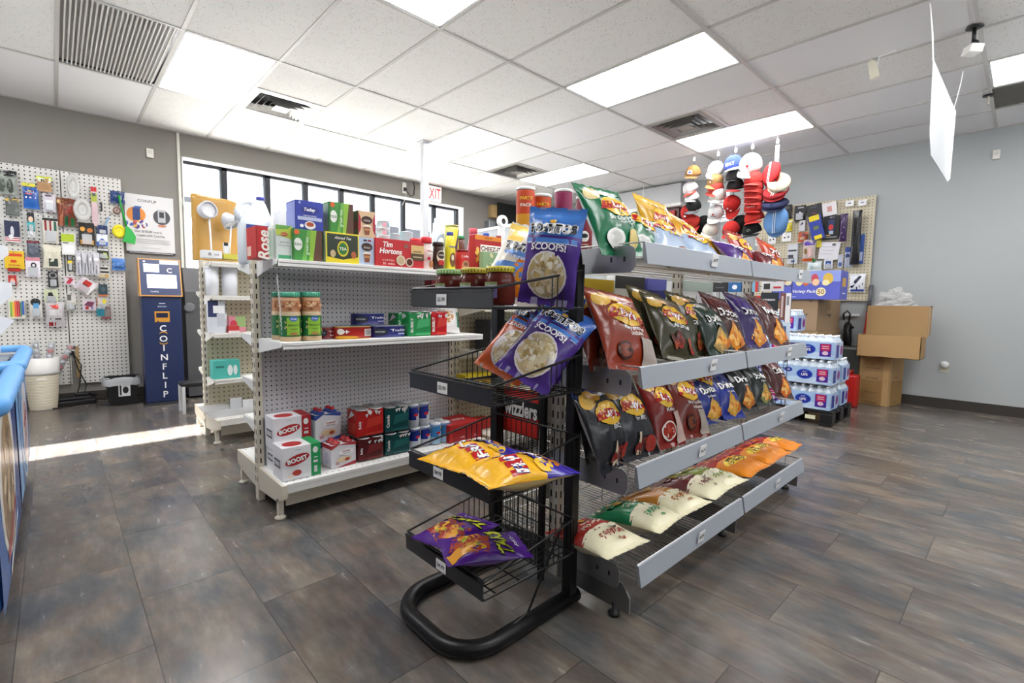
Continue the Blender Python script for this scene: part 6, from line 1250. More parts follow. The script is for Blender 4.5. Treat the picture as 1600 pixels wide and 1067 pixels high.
# ================================================================ CAPS
def cap(label, px, py, col, brim=None, tilt=35, roll=0, yaw=-90, size=1., kind='b', ops=(), x=5.55, dx=0):
    c = at(px, py, x=x+dx); brim = hx(brim or col); col = hx(col); col, brim = (tuple(v*.72 for v in q[:3])+(1,) for q in (col, brim))
    t = bpy.data.objects.new('cap' if kind == 'b' else 'flat_cap', None); COL.objects.link(t)
    t.matrix_world = Matrix.Translation(c) @ Matrix.Rotation(R(yaw), 4, 'Z') @ Matrix.Rotation(R(tilt), 4, 'X') @ Matrix.Rotation(R(roll), 4, 'Y') @ Matrix.Scale(size, 4)
    tag(t, label, 'cap', 'caps hanging from the ceiling')
    rr_, h = .088, .11
    m = MB()
    if kind == 'b':
        prof = [(rr_*math.cos(a)**.8*(1.0), h*math.sin(a)) for a in [R(90*i/8) for i in range(8)]]+[(.001, h)]
        m.lathe([(p[0], p[1]-.04) for p in prof], (0, 0, 0), 24, col, 'cloth', True, 1, 1.08)
        m.ball((0, 0, h-.04), .009, col, 'cloth', 10)
        for q in range(6):
            a = math.pi*q/3+.52
            m.tube([(rr_*1.003*math.cos(b)**.8*math.cos(a), rr_*1.083*math.cos(b)**.8*math.sin(a), h*math.sin(b)-.04) for b in [R(8*j) for j in range(11)]], .0012, tuple(c_*.8 for c_ in hx(col)[:3])+(1,), 'cloth', 4)
        def S_(a, b, off):
            th = (a-.06)/rr_; ph = min(1.4, b/h*1.1)
            k = math.cos(ph)**.8*(rr_+off+.001); return (k*math.sin(th), -k*1.08*math.cos(th), h*math.sin(ph)-.04)
        prints(m, S_, .12, .1, ops, 'card', .012, .0012)
        m.build('crown', t)
        m = MB(); nA, nR = 14, 5; vs = []; fs = []
        for sgn in (0, 1):
            for i in range(nR+1):
                for j in range(nA+1):
                    a = R(-68+136*j/nA); q = i/nR; ex = .075*math.cos(a)**.55*q
                    X = (rr_)*math.sin(a)*(1-.08*q); Y = -(rr_*1.06*math.cos(a)+ex); Z = -.038-.02*(math.sin(a)**2)-.008*q-.003*sgn
                    vs.append((X, Y, Z))
        N1 = (nR+1)*(nA+1)
        for sgn in (0, 1):
            for i in range(nR):
                for j in range(nA):
                    a = sgn*N1+i*(nA+1)+j; f = (a, a+1, a+nA+2, a+nA+1); fs.append(f if sgn else f[::-1])
        for j in range(nA): a = nR*(nA+1)+j; fs.append((a, a+1, a+1+N1, a+N1))
        m.add(vs, fs, brim, 'cloth', True); m.build('brim', t)
    else:
        m.lathe([(.07, -.02), (.105, -.005), (.118, .012), (.105, .03), (.06, .04), (.001, .043)], (0, 0, 0), 28, col, 'cloth', True, 1, 1.12)
        for s in (-.012, .006): m.box((s, -.12, .0405), (s+.005, .12, .0455), brim, 'cloth')
        m.build('crown', t)
        m = MB(); m.lathe([(.09, -.012), (.10, -.008), (.09, -.004)], (0, -.055, 0), 20, col, 'cloth'); m.build('brim', t)
    return t
RD = '#d42a26'; logo = [('e', .5, .4, .13, .13, '#f6f2f0')]
txt = lambda s_, c_: [T_(s_, .5, .42, .28, c_, w=.8, b=.03)]
cap('tan cap with a white badge at the top of the leftmost hanging column', 1083, 268, '#a87a42', tilt=20, roll=10, ops=[('r', .25, .25, .75, .65, '#f2f0ee'), ('e', .5, .45, .16, .12, '#3a4a9a')])
cap('white cap with a red brim below the tan cap', 1078, 293, '#e8e6ea', '#df4a38', 30, -12)
cap('plain white cap above the grey brimmed one in the leftmost column', 1081, 307, '#efeeee', tilt=15, size=.95)
cap('grey brimmed black cap in the leftmost column', 1083, 320, '#17181b', '#7c7e82', 30, 8)
cap('bright red cap with a small white emblem near the yellow bags', 1074, 330, RD, tilt=50, roll=-10, ops=logo)
cap('red cap at the bottom of the leftmost column', 1081, 346, '#d8382c', tilt=60, roll=-14, dx=.03)
cap('black cap hanging low behind the red ones', 1100, 347, '#101214', tilt=60, roll=30, dx=.15)
cap('cream white cap at the top of the second hanging column', 1119, 262, '#f1f0ec', tilt=40, roll=26, ops=[])
cap('tan cap with a small tag under the cream white one', 1118, 281, '#b98c56', tilt=28, roll=20, ops=[('r', .2, .3, .35, .45, '#f2f2f2')])
cap('coral red cap under the tan one in the second column', 1119, 293, '#d2483c', tilt=26, roll=22)
cap('off white cap under the coral red one in the second column', 1122, 303, '#e6e4dc', tilt=26, roll=18)
cap('white cap with a printed word and a red mark, halfway down', 1118, 330, '#f2f2f2', tilt=45, roll=10, ops=[('e', .5, .55, .12, .1, '#c83a3a'), T_('Canada', .5, .35, .18, '#2a2a40', w=.6, sh=.3)])
cap('white cap just above the purple chip bag', 1111, 357, '#e8e4d8', tilt=30, roll=26)
cap('royal blue cap with bold white lettering and a white brim', 1146, 254, '#3a50b4', '#f2f2f4', 22, -8, size=1.15, ops=txt('ITALY', '#f6f6f8'))
cap('dark grey cap directly under the blue lettered cap', 1147, 274, '#3c3c3e', '#2a2a2c', 16, 0, dx=.02)
cap('black cap with a red brim in the third column', 1149, 288, '#151517', '#b82a28', 20, 8)
cap('large red cap with two white dots in the third column', 1142, 317, RD, tilt=72, roll=-6, size=1.05, ops=[('e', .42, .7, .09, .09, '#f6f2f0'), ('e', .62, .35, .1, .1, '#f6f2f0')])
cap('red cap with a white emblem at the bottom of the third column', 1142, 356, RD, tilt=30, size=1.05, ops=[('e', .5, .22, .13, .12, '#f6f2f0')])
cap('black cap hanging between the two lower red caps', 1156, 347, '#0c110f', tilt=55, roll=-30, dx=.1)
cap('big white cap with a dark red leaf print at the top of the fourth column', 1173, 254, '#f4f3f2', tilt=38, roll=16, size=1.35, ops=[('e', .5, .5, .09, .1, '#a81c2c'), T_('CANADA', .5, .32, .08, '#c08a8a', w=.5)])
for k, (py, lab) in enumerate([(279, 'topmost'), (289, 'second'), (299, 'third'), (309, 'fourth')]):
    cap(lab+' red cap of the nested stack under the big white cap', 1178, py, '#cf3a34', '#d8463e', 14, 4, size=1.1)
cap('red cap with white scribbled print in the nested stack', 1178, 322, '#d6302a', tilt=12, size=1.12, ops=[T_('Canada', .5, .4, .2, '#f0c8c8', w=.7, sh=.3), T_('eh', .6, .6, .14, '#f0c8c8')])
cap('lowest red cap of the nested stack', 1178, 337, '#e03a30', tilt=18, roll=-6, size=1.12)
cap('black and green cap with pale stitching under the red stack', 1174, 357, '#151a18', tilt=20, roll=-8, size=1.1, ops=[T_('CA', .55, .4, .2, '#a8b0a8')])
cap('red flat cap with two white stripes at the top of the last column', 1206, 271, '#d2262a', '#f0e8e8', tilt=75, roll=-22, kind='f', size=.95)
cap('cream flat cap in the last hanging column', 1217, 286, '#e2dac2', '#d4cab0', tilt=60, roll=18, kind='f', size=.95)
cap('dark red flat cap with white stripes under the cream one', 1212, 300, '#b8242c', '#f0e8e8', tilt=45, roll=6, kind='f', size=1.05, dx=.02)
cap('navy flat cap in the last hanging column', 1211, 320, '#141f4c', '#141f4c', tilt=30, roll=6, kind='f', size=1.1)
cap('light blue flat cap with two pale stripes at the bottom', 1213, 345, '#6fa0dc', '#dfe8f4', tilt=88, roll=-8, kind='f', size=1.1, dx=-.03)
for k, (px, y0_, y1_) in enumerate([(1083, 241, 345), (1120, 234, 355), (1147, 231, 357), (1173, 226, 357), (1212, 217, 345)]):
    c = at(px, (y0_+y1_)/2, x=5.6); zb_ = at(px, y1_, x=5.6).z
    t = thing('cap_hanger', ['leftmost', 'second', 'middle', 'fourth', 'rightmost'][k]+' white hook and cord that a column of caps hangs from', 'hanger', (5.6, c.y, 0), 0, 'hooks the caps hang from')
    m = MB(); m.tube([(0, 0, zb_), (0, 0, ZC-.04)], .003, '#2a2a2c', 'plastic', 5); m.build('cord', t)
    m = MB(); m.box((-.004, -.014, ZC-.075), (.004, .014, ZC-.03), '#f2f2f2', 'plastic', .002); m.tube([(0, 0, ZC-.03), (0, .01, ZC-.015), (0, 0, ZC-.002)], .003, '#e8e8e8', 'plastic', 6)
    if k == 4: m.box((-.004, -.02, ZC-.30), (.004, .02, ZC-.09), '#e8e8ec', 'plastic', .002)
    m.build('hook', t)
p = at(1133, 330, x=6.2); w, h, loc, rz = rect(1109, 300, 1140, 347, x=6.3)
t = thing('notice_board', 'white printed notice on a stand glimpsed behind the caps', 'notice', loc, rz)
m = MB(); m.box((-w/2, 0, 0), (w/2, .01, h), '#e2e4e8', 'card'); prints(m, flat(-w/2, 0), w, h, [('r', .1, .12+.1*q, .85, .15+.1*q, '#8a8e96') for q in range(8)]); m.build('sheet', t)
m = MB(); m.tube([(0, .02, h*.6), (0, .02, -loc.z+.01)], .012, '#c8c8cc', 'metal', 8); m.build('pole', t); m = MB(); m.lathe([(.14, 0), (.13, .015), (.01, .02)], (0, .02, -loc.z), 20, '#b8b8bc', 'metal'); m.build('base', t)

# ================================================================ RIGHT WALL
PX = XE-.035
yl = at(1185, 350, x=PX).y; yr = at(1366, 350, x=PX).y
zt_ = at(1367, 305, x=PX).z; zb_ = at(1358, 470, x=PX).z
b = board('pegboard', 'cream pegboard on the right wall hung with umbrellas, notebooks and toys', 0, -(yl-yr)/2, (yl-yr)/2, 0, zt_-zb_, 'cream_pegboard')
b.location = (PX, (yl+yr)/2, zb_); b.rotation_euler = (0, 0, -math.pi/2)
HR = 'goods hanging on the right pegboard'
def hr(name, lab, cat, a, b0, c_, d_, col, ops=(), kind='card', th=.02, **k): return hang(name, lab, cat, a, b0, c_, d_, col, ops, kind, th, x=PX-k.pop('off', 0), group=HR, **k)
hr('black_case', 'black packaged accessory beside the light blue flat cap', 'pack', 1222, 320, 1236, 341, '#1b1c20', [('r', .2, .7, .8, .85, '#5a5c64')], 'box', .03)
hr('hardware_pack', 'black card with a small white device at the top of the right board', 'pack', 1241, 321, 1259, 345, '#23252a', [('p', [(.3, .2), (.4, .15), (.6, .55), (.45, .6)], '#e8e8ea'), ('r', .3, .82, .8, .88, '#c8c8cc')], 'card', .02)
hr('notebook', 'black hardcover notebook hanging tilted at the top of the right board', 'notebook', 1261, 319, 1284, 344, '#22262c', [('r', .35, .38, .6, .5, '#6a2a34'), ('r', .2, .8, .7, .84, '#5a5c64')], 'box', .025, rot=8)
hr('notebook', 'white hardcover notebook with a pinkish square print', 'notebook', 1285, 316, 1307, 337, '#e6e2e4', [('r', .35, .3, .68, .7, '#c9938c')], 'box', .025, rot=8)
hr('glove_pack', 'yellow rubber gloves hanging behind the light blue cap', 'gloves', 1229, 343, 1238, 361, '#d8c82c', [('r', .0, .75, 1, .9, '#e8e8ea')], 'bag', .03)
hr('small_box', 'tall narrow white box pack above the toy ball', 'pack', 1249, 337, 1258, 361, '#dcdce2', [('e', .5, .5, .15, .08, '#2a2a2e'), ('e', .3, .42, .1, .05, '#2a2a2e')], 'box', .03)
hr('torch', 'blue and yellow torch hanging on the right board', 'torch', 1265, 336, 1285, 374, '#2c3f9c', [('r', .1, .78, .9, 1, '#ecd422'), ('r', .2, 0, .8, .16, '#ecd422'), ('r', .3, .4, .7, .55, '#6a7a4a')], 'box', .035, rot=14, off=.07)
hr('phone_case_pack', 'black boxed pack with a glowing red phone picture', 'pack', 1286, 337, 1311, 373, '#15161a', [('r', .32, .28, .68, .82, '#2c3a6a'), ('e', .5, .5, .15, .12, '#d83a34'), ('r', .4, .2, .66, .34, '#b8c8d8'), ('r', .0, .14, .5, .18, '#d8b45c'), ('r', .1, .04, .9, .1, '#8a8c90'), T_('MXT', .55, .92, .06, '#d8d8dc')], 'box', .05)
hr('umbrella', 'short purple patterned folded umbrella', 'umbrella', 1312, 334, 1324, 377, '#3a2350', [('e', .3, .7, .08, .03, '#9a86b8'), ('e', .6, .5, .08, .03, '#9a86b8'), ('e', .4, .3, .08, .03, '#9a86b8'), ('e', .6, .15, .08, .03, '#9a86b8')], 'bag', .05, off=.05, m_='cloth')
hr('umbrella', 'long black folded umbrella hanging at the right of the board', 'umbrella', 1330, 329, 1345, 413, '#141417', (), 'bag', .05, off=.06)
for q, (a, c_) in enumerate(((1321, 1334), (1341, 1354))): hr('price_card', ['left white price card on a long wire prong', 'right white price card on a long wire prong'][q], 'card', a, 313-q, c_, 322-q, '#f2f2f4', [('r', .3, .4, .7, .55, '#5a5a60')], 'card', .004)
for q, (a, b0, c_, d_) in enumerate(((1180, 372, 1189, 384), (1200, 367, 1212, 381), (1222, 364, 1236, 377))): hr('price_card', ['small white price card lowest at the left of the board', 'small white price card left of the toy packs, middle one', 'small white price card under the yellow gloves'][q], 'card', a, b0, c_, d_, '#f2f2f4', [('e', .3, .45, .1, .1, '#3a3a40'), ('e', .7, .5, .1, .1, '#3a3a40')], 'card', .004)
hr('toy_pack', 'orange and blue toy ball pack under the tall white box', 'toy', 1247, 363, 1262, 378, '#c8643c', [('e', .5, .75, .35, .2, '#3a3f6a'), ('e', .5, .35, .3, .15, '#e8c8a8')], 'bag', .04)
hr('toy_pack', 'purple topped figure pack with pink and green shapes', 'toy', 1254, 374, 1275, 411, '#c8b8b0', [('r', 0, .74, 1, 1, '#5a3aa0'), ('e', .55, .45, .22, .2, '#e8c4c0'), ('e', .25, .5, .15, .12, '#8a6a2c'), ('r', .0, .08, .8, .2, '#c8541c'), ('r', .8, .0, 1, .2, '#3a7a4a')], 'bag', .04)
hr('toy_pack', 'yellow curved toy beside the purple topped pack', 'toy', 1276, 370, 1284, 386, '#d8c83c', (), 'bag', .02)
hr('paper_pad', 'white sheet pack with grey scribbles under the black boxed pack', 'paper', 1280, 378, 1311, 405, '#e2e0e6', [('r', .1, .7, .8, .72, '#a8a6b0'), ('r', .15, .5, .75, .52, '#a8a6b0'), ('r', .1, .3, .7, .32, '#a8a6b0'), ('e', .7, .85, .1, .08, '#6a6a72')], 'box', .03, rot=-6)
hr('hardware_pack', 'white and black boxed gadget packs left of the toys', 'pack', 1230, 381, 1246, 412, '#d4d6dc', [('r', .1, .62, .9, .7, '#2a2c34'), ('r', .1, .3, .6, .45, '#3a3c48'), ('e', .6, .12, .2, .06, '#4a6a9a')], 'box', .04)
hr('blue_toy', 'small blue square toy on a white card', 'toy', 1287, 405, 1301, 420, '#dfe2ea', [('r', .2, .1, .8, .8, '#2a4a8c'), ('r', .35, .3, .65, .6, '#8fa8d0')], 'card', .02)
hr('clear_pack', 'clear white pack of small parts above the variety box', 'pack', 1261, 408, 1284, 424, '#d8e4e8', [('e', .3, .4, .15, .2, '#b8d0d4'), ('e', .6, .6, .15, .2, '#f0f4f4')], 'bag', .03)
hr('blue_print_pack', 'blue and white printed pack beside the long black umbrella', 'pack', 1320, 386, 1332, 418, '#b8c4e0', [('r', 0, .75, 1, 1, '#2f4a9a'), ('e', .35, .55, .3, .14, '#22366a'), ('r', .1, .1, .9, .35, '#7a86c8')], 'card', .02)
hr('blue_pack', 'blue pack behind the long black umbrella', 'pack', 1341, 366, 1350, 412, '#3a5aa8', [('r', .2, .1, .8, .4, '#c8d0e8')], 'card', .015)
hr('clear_pack', 'white and navy striped pack at the bottom of the board', 'pack', 1327, 428, 1352, 456, '#e6e8f0', [('p', [(.0, .3), (.6, .9), (.8, .85), (.2, .2)], '#1c2440'), ('p', [(.3, .2), (.9, .5), (.9, .35), (.5, .1)], '#1c2440'), ('r', .1, .02, .95, .14, '#2c4a9a')], 'bag', .04)
hr('keychain', 'small silver and blue key ring under the paper pad', 'key ring', 1309, 398, 1317, 418, '#b8bccc', [('r', .2, .1, .8, .4, '#3a5a9a')], 'card', .012)

# cartons and water by the right wall
BX = 5.9
yc_ = at(1277, 490, x=BX).y
def stackbox(name, lab, px0, py0, py1, col, ops=(), side=(), z=None, depth=None, m='kraft', h=None, xx=BX, px1=1277, group=None, dy=0):
    w, hh, loc, rz = rect(px0, py0, px1, py1, x=xx)
    if z is not None: hh = h; loc.z = z
    d = depth or .36
    o = carton_mb(w, d, hh, col, ops, side, (), m, (), .003).build(name, None, loc, rz); tag(o, lab, 'box', group); return o, loc, hh, w
dxv = min(at(1316, 490, y=yc_).x, XE-.012)-BX
ztv, zbv = at(1277, 468, x=BX).z, at(1277, 518, x=BX).z
stackbox('carton', 'brown vinegar carton under the purple variety box', 1212, 468, 518, '#a58a6c', [T_('vinegar', .56, .5, .17, '#2a2320', w=.5, sh=.1), ('p', [(.2, .46), (.28, .5), (.24, .55)], '#2a2320'), ('r', .30, .92, .36, .95, '#6a5038'), ('r', .8, .92, .86, .95, '#6a5038')], [T_('vinegar', .5, .5, .15, '#2a2320', w=.5), ('r', .35, .66, .55, 1, '#8f7658')], z=zbv, h=ztv-zbv, depth=dxv)
stackbox('carton', 'lower brown carton beneath the vinegar carton, mostly behind the water', 1216, 518, 570, '#a98d68', [('r', 0, .48, 1, .52, '#8f7450')], [T_('KELLOGGS', .35, .82, .10, '#4a3a2c', w=.5)], z=.40, h=zbv-.401, depth=dxv-.01)
stackbox('carton', 'brown carton on the floor hidden behind the bottled water', 1218, 570, 640, '#a08560', (), (), z=.002, h=.396, depth=dxv-.01)
w, h, loc, rz = rect(1206, 424, 1313, 468, x=BX-.04); loc.z = ztv+.001
snack = [('r', 0, .62, 1, 1, '#8f9fe0'), ('e', .42, .68, .06, .2, '#e8dca0'), ('e', .52, .70, .06, .22, '#d8663a'), ('e', .64, .70, .055, .2, '#c84a5a'), ('e', .66, .6, .05, .12, '#f0c8a0'), ('e', .83, .72, .07, .2, '#e0b84a'), ('e', .80, .58, .05, .1, '#f2e4b0'), ('e', .25, .7, .07, .2, '#e4d8b8'), ('r', .08, .55, .2, .68, '#c84040'), ('e', .74, .27, .07, .15, '#f0e8c8'), T_('50', .74, .27, .17, '#b08a2c', b=.03), T_('Variety Pack', .50, .27, .15, '#f2f2f8', w=.34, sh=.25, b=.02), ('r', .2, .08, .38, .1, '#c8d0f4')]
o = carton_mb(w, .30, h+.0, '#5a62c4', snack, [('r', .25, .45, .7, .75, '#d8a84a'), ('r', .3, .2, .7, .24, '#e8e8f8')], (), 'card', (), .003).build('variety_box', None, loc, rz); tag(o, 'purple blue variety pack snack box on top of the vinegar carton', 'box')
def water(label, x, y, z, rot=-90, nx=6, ny=4, proto=[None]):
    "shrink wrapped bottles: the print runs round the lower two thirds"
    W2, D2, H2 = .385, .26, .222
    t = thing('bottled_water_pack', label, 'water pack', (x, y, z), R(rot), 'packs of bottled water on the black pallet')
    if proto[0] is None:
        m = MB(); r_ = .030
        m.lathe([(r_*.7, 0, '#cfdcea'), (r_, .008, '#b9cbe2'), (r_, .05), (r_*.94, .06), (r_, .07), (r_, .14, '#d8e4f0'), (r_*.75, .17), (r_*.36, .19), (r_*.36, .197, '#f4f6fa'), (r_*.45, .198), (r_*.45, H2-.008), (.001, H2-.007)], n=12, col='#cfdcea', m='film')
        b_ = m.build('bottle', t); proto[0] = b_
    else: b_ = None
    for i in range(nx):
        for j in range(ny):
            X, Y = -W2/2+W2*(i+.5)/nx, D2*(j+.5)/ny
            if b_ is not None: b_.location = (X, Y, 0); b_ = None; continue
            c = proto[0].copy(); COL.objects.link(c); c.parent = t; c.location = (X, Y, 0)
    m = MB(); hh = .15; ins = .002
    front = [('r', 0, 0, 1, 1, '#a9c6ec'), ('e', .5, .2, .5, .2, '#c4daf4'), ('e', .10, .74, .09, .14, '#2a3a98'), T_('24', .10, .74, .12, '#dfe6f8'), ('e', .45, .55, .17, .30, '#3a6ad0'), ('e', .45, .55, .15, .25, '#26309a'), T_('LIFE', .45, .52, .15, '#f0f2fb', b=.03), T_('pure', .45, .68, .08, '#f0f2fb'), ('r', .70, .16, .93, .92, '#4a2a98'), ('r', .72, .5, .91, .9, '#c02a5c'), ('e', .815, .36, .06, .12, '#e8c8dc'), ('r', .75, .62, .88, .66, '#f0d8e4'), ('r', .75, .74, .88, .78, '#f0d8e4')]
    def ripple(a, L): return .003*math.cos(2*math.pi*a/L)
    n = 24
    def side(f, L, ops, cells):
        S_ = lambda a, b, off: f(a, b, off+.003*abs(math.sin(math.pi*a/L*cells)))
        prints(m, S_, L, hh, ops, 'film', .02, .001)
    side(lambda a, b, o_: (-W2/2+a, -o_, .004+b), W2, front, nx)
    side(lambda a, b, o_: (W2/2+o_, a, .004+b), D2, [('r', 0, 0, 1, 1, '#b4cdef'), ('r', .1, .1, .5, .85, '#2a3a9c'), ('e', .75, .5, .15, .3, '#8a3a8c')], ny)
    side(lambda a, b, o_: (-W2/2-o_, D2-a, .004+b), D2, [('r', 0, 0, 1, 1, '#b4cdef'), ('r', .1, .1, .5, .85, '#2a3a9c')], ny)
    side(lambda a, b, o_: (W2/2-a, D2+o_, .004+b), W2, front, nx)
    m.build('printed_wrap', t)
    m = MB()
    def top(i, j):
        X, Y = -W2/2+W2*i/12, D2*j/8; e = min(i, 12-i)/12 > 0 and min(j, 8-j)/8 > 0
        return (X*(1 if e else 1.0), Y, (.196+.014*abs(math.sin(i*math.pi/2))*abs(math.sin(j*math.pi/2)) if e else .158))
    vs = [top(i, j) for j in range(9) for i in range(13)]; fs = [(j*13+i, j*13+i+1, (j+1)*13+i+1, (j+1)*13+i) for j in range(8) for i in range(12)]
    m.add(vs, fs, '#e4edf8', 'clear', True); m.build('film_top', t)
    return t
px0, pyc = 4.90, 1.125
t = thing('pallet', 'black plastic pallet under the packs of bottled water', 'pallet', (px0, 1.10, 0))
m = MB()
for q in range(5): m.box((.14*q, 0, .11), (.14*q+.11, .82, .135), '#161618', 'plastic', .004)
m.box((0, 0, 0), (.67, .10, .022), '#161618', 'plastic', .004); m.box((0, .36, 0), (.67, .46, .022), '#161618', 'plastic', .004); m.box((0, .72, 0), (.67, .82, .022), '#161618', 'plastic', .004)
m.build('deck', t)
for a in (0, .28, .55):
    for b_ in (0, .36, .72): m = MB(); m.box((a, b_, .02), (a+.12, b_+.10, .112), '#1a1a1c', 'plastic', .01); m.build('foot', t)
m = MB(); m.box((-.003, .13, .05), (0, .21, .085), '#e8e4c8', 'card'); m.build('tag', t)
for k, (x, y, z, rt, lab) in enumerate([(4.915, 1.32, .137, -90, 'bottom water pack of the right hand stack, nearest the wall cartons'), (4.915, 1.32, .361, -90, 'middle water pack of the right hand stack'), (4.96, 1.32, .585, -90, 'top water pack of the right hand stack'),
      (4.915, 1.715, .137, -90, 'bottom water pack of the left hand stack'), (4.915, 1.715, .361, -90, 'middle water pack of the left hand stack'), (4.96, 1.72, .585, -90, 'top water pack of the left hand stack, by the shelf rail'),
      (5.26, 1.32, .137, -90, 'bottom water pack at the back right of the pallet'), (5.26, 1.32, .361, -90, 'upper water pack at the back right of the pallet'), (5.26, 1.72, .585, -90, 'water pack at the back left, tallest of the pile, third layer'), (5.26, 1.72, .137, -90, 'lowest water pack at the back left of the pallet'), (5.26, 1.72, .361, -90, 'second water pack at the back left of the pallet'), (5.26, 1.72, .809, -90, 'single water pack standing highest, beside the vinegar carton')]):
    water(lab, x, y, z, rt)
t = thing('open_carton', 'wide open brown carton with its lid up, resting on two smaller cartons', 'box', (6.2, .945, .54))
ZB = .54; m = MB(); yL, yR = .27, -.255; zz = at(1400, 525, x=6.2).z-ZB; D = .30; tt = .006; kc_ = '#b08c5e'
m.box((0, yR, 0), (tt, yL, zz), kc_, 'kraft'); m.box((D-tt, yR, 0), (D, yL, zz), kc_, 'kraft'); m.box((0, yR, 0), (D, yR+tt, zz), kc_, 'kraft'); m.box((0, yL-tt, 0), (D, yL, zz), kc_, 'kraft'); m.box((0, yR, 0), (D, yL, tt), kc_, 'kraft'); m.build('tray', t)
m = MB(); zl = at(1400, 478, x=6.45).z-ZB; m.box((.22, yR-.02, zz-.02), (.228, yL-.03, zl), '#a8845a', 'kraft'); m.box((.228, yR-.03, zz+.01), (D+.02, yR-.024, zl+.005), '#b08c5e', 'kraft'); m.box((.225, yR-.03, zl-.008), (.34, yL-.03, zl), '#5a4630', 'kraft'); m.build('lid', t)
m = MB(); m.box((.02, yR+.02, zz-.06), (.2, yL-.03, zz-.008), '#7fae98', 'cloth', .01); m.build('contents', t)
sx_ = [('r', 0, 0, .18, 1, '#c09a68'), ('r', .82, 0, 1, 1, '#c8a472'), ('r', .3, .5, .7, .52, '#7a6040')]
for k, (z, hh, lab) in enumerate([(.002, .265, 'lower of the two tape edged cartons on the floor by the right wall'), (.268, .265, 'upper of the two tape edged cartons, right under the open carton')]):
    ops = sx_+[T_('GATORADE', .5, .10, .06, '#4a3828', w=.5)]+([T_('fragile', .5, .65, .05, '#6a5238', w=.25)] if k else [])
    o = carton_mb(.31, .36, hh, '#a5814f' if k == 0 else '#b59264', ops, [('r', 0, 0, .15, 1, '#c8a472'), T_('GATORADE', .5, .15, .05, '#5a4430', w=.6)], (), 'kraft').build('carton', None, (6.41, 1.10, z), R(-101)); tag(o, lab, 'box', 'tape edged cartons by the right wall')
c = at(1396, 476, x=6.53); t = thing('plastic_bag', 'crumpled clear plastic bag sitting on top of the open carton', 'bag', (6.53, c.y, .54+zl+.002))
m = MB(); vs = []; n, k2 = 22, 10
for j in range(k2+1):
    ph = math.pi/2*j/k2
    for i in range(n):
        a = 2*math.pi*i/n; d = Vector((math.cos(a)*math.cos(ph), math.sin(a)*math.cos(ph), math.sin(ph))); q = 1+.38*noise.noise(d*2.3)+.2*noise.noise(d*6)
        vs.append((d.x*.085*q, d.y*.17*q, max(0, d.z*.16*q)))
m.add(vs, [(j*n+i, j*n+(i+1) % n, (j+1)*n+(i+1) % n, (j+1)*n+i) for j in range(k2) for i in range(n)], '#d4d4d2', 'haze', False); m.build('bag', t)
def small(name, lab, cat, x, y, z=0): return thing(name, lab, cat, (x, y, z))
t = small('bolt_cutter', 'red and grey long handled cutter leaning against the right wall behind the cartons', 'tool', 6.70, 1.33)
a_, b_ = at(1360, 445, x=6.76), at(1338, 600, x=6.6)
m = MB(); m.tube([(b_.x-6.70, b_.y-1.33, .03), (a_.x-6.70, a_.y-1.33, a_.z-.3)], .018, '#b8241c', 'plastic', 10); m.build('handle', t); m = MB(); m.tube([(a_.x-6.70, a_.y-1.33, a_.z-.32), (a_.x-6.70, a_.y-1.34, a_.z)], .02, '#5a5c60', 'plastic', 10); m.build('grip', t)
c = at(1330, 560, x=6.62); t = small('floor_cleaner', 'dark grey upright machine half hidden behind the cartons by the right wall', 'machine', 6.5, c.y)
m = MB(); m.box((-.12, -.12, .03), (.14, .13, .62), '#3f4442', 'plastic', .03); m.build('body', t); m = MB(); m.tube([(0, .0, .6), (.0, .03, .8), (.05, .03, .86), (.1, 0, .82)], .014, '#1c1c1e', 'plastic', 8); m.build('handle', t); m = MB(); m.lathe([(.05, -.02), (.05, .02)], (0, 0, .02), 16, '#111111'); m.build('wheel', t)
c = at(1331, 575, x=6.15); t = small('fuel_can', 'red plastic can standing between the water and the tape edged cartons', 'can', 6.15, c.y)
m = MB(); m.box((-.08, -.07, 0), (.08, .07, .34), '#b8201c', 'plastic', .02); m.build('body', t); m = MB(); m.tube([(-.05, 0, .33), (-.05, 0, .38), (.04, 0, .38), (.04, 0, .33)], .012, '#a01c18', 'plastic', 8); m.build('handle', t)
c = at(1328, 618, z=0); t = small('water_jug', 'small blue jug on the floor right of the water pallet', 'jug', c.x, c.y)
m = MB(); m.lathe([(.07, 0), (.078, .01), (.078, .17), (.05, .22), (.02, .24), (.02, .26)], n=20, col='#4a7ac0', m='film'); m.build('body', t); m = MB(); m.lathe([(.024, .26), (.024, .28), (.001, .281)], n=14, col='#e8ecf4'); m.build('cap', t)
c = at(1323, 505, x=6.74); t = small('folded_umbrella', 'black umbrella hanging by its hook from the white wall rail', 'umbrella', 6.73, c.y, 0)
zr = at(1325, 492, x=6.74).z
m = MB(); m.tube([(0, .03, zr-.06), (0, .035, zr+.01), (0, 0, zr+.05), (0, -.03, zr+.01), (0, -.02, zr-.10)], .01, '#141416', 'plastic', 8); m.build('hook_handle', t)
m = MB(); m.lathe([(.02, zr-.42), (.045, zr-.3), (.04, zr-.12), (.018, zr-.08)], (0, -.015, 0), 12, '#16161a', 'cloth'); m.build('canopy', t)
p0, p1 = at(1317, 492, x=6.78), at(1342, 494, x=6.78); m = MB(); m.box((6.775, p1.y, p0.z-.015), (XE-.001, p0.y, p0.z+.015), '#e0e0e2', 'plastic', .003); tag(m.build('wall_rail'), 'short white wall rail under the right pegboard', 'rail')
w, h, loc, rz = rect(1469, 560, 1483, 582, x=XE-.006); t = thing('wall_outlet', 'cream wall outlet with a round white plug on the right wall', 'outlet', loc, rz)
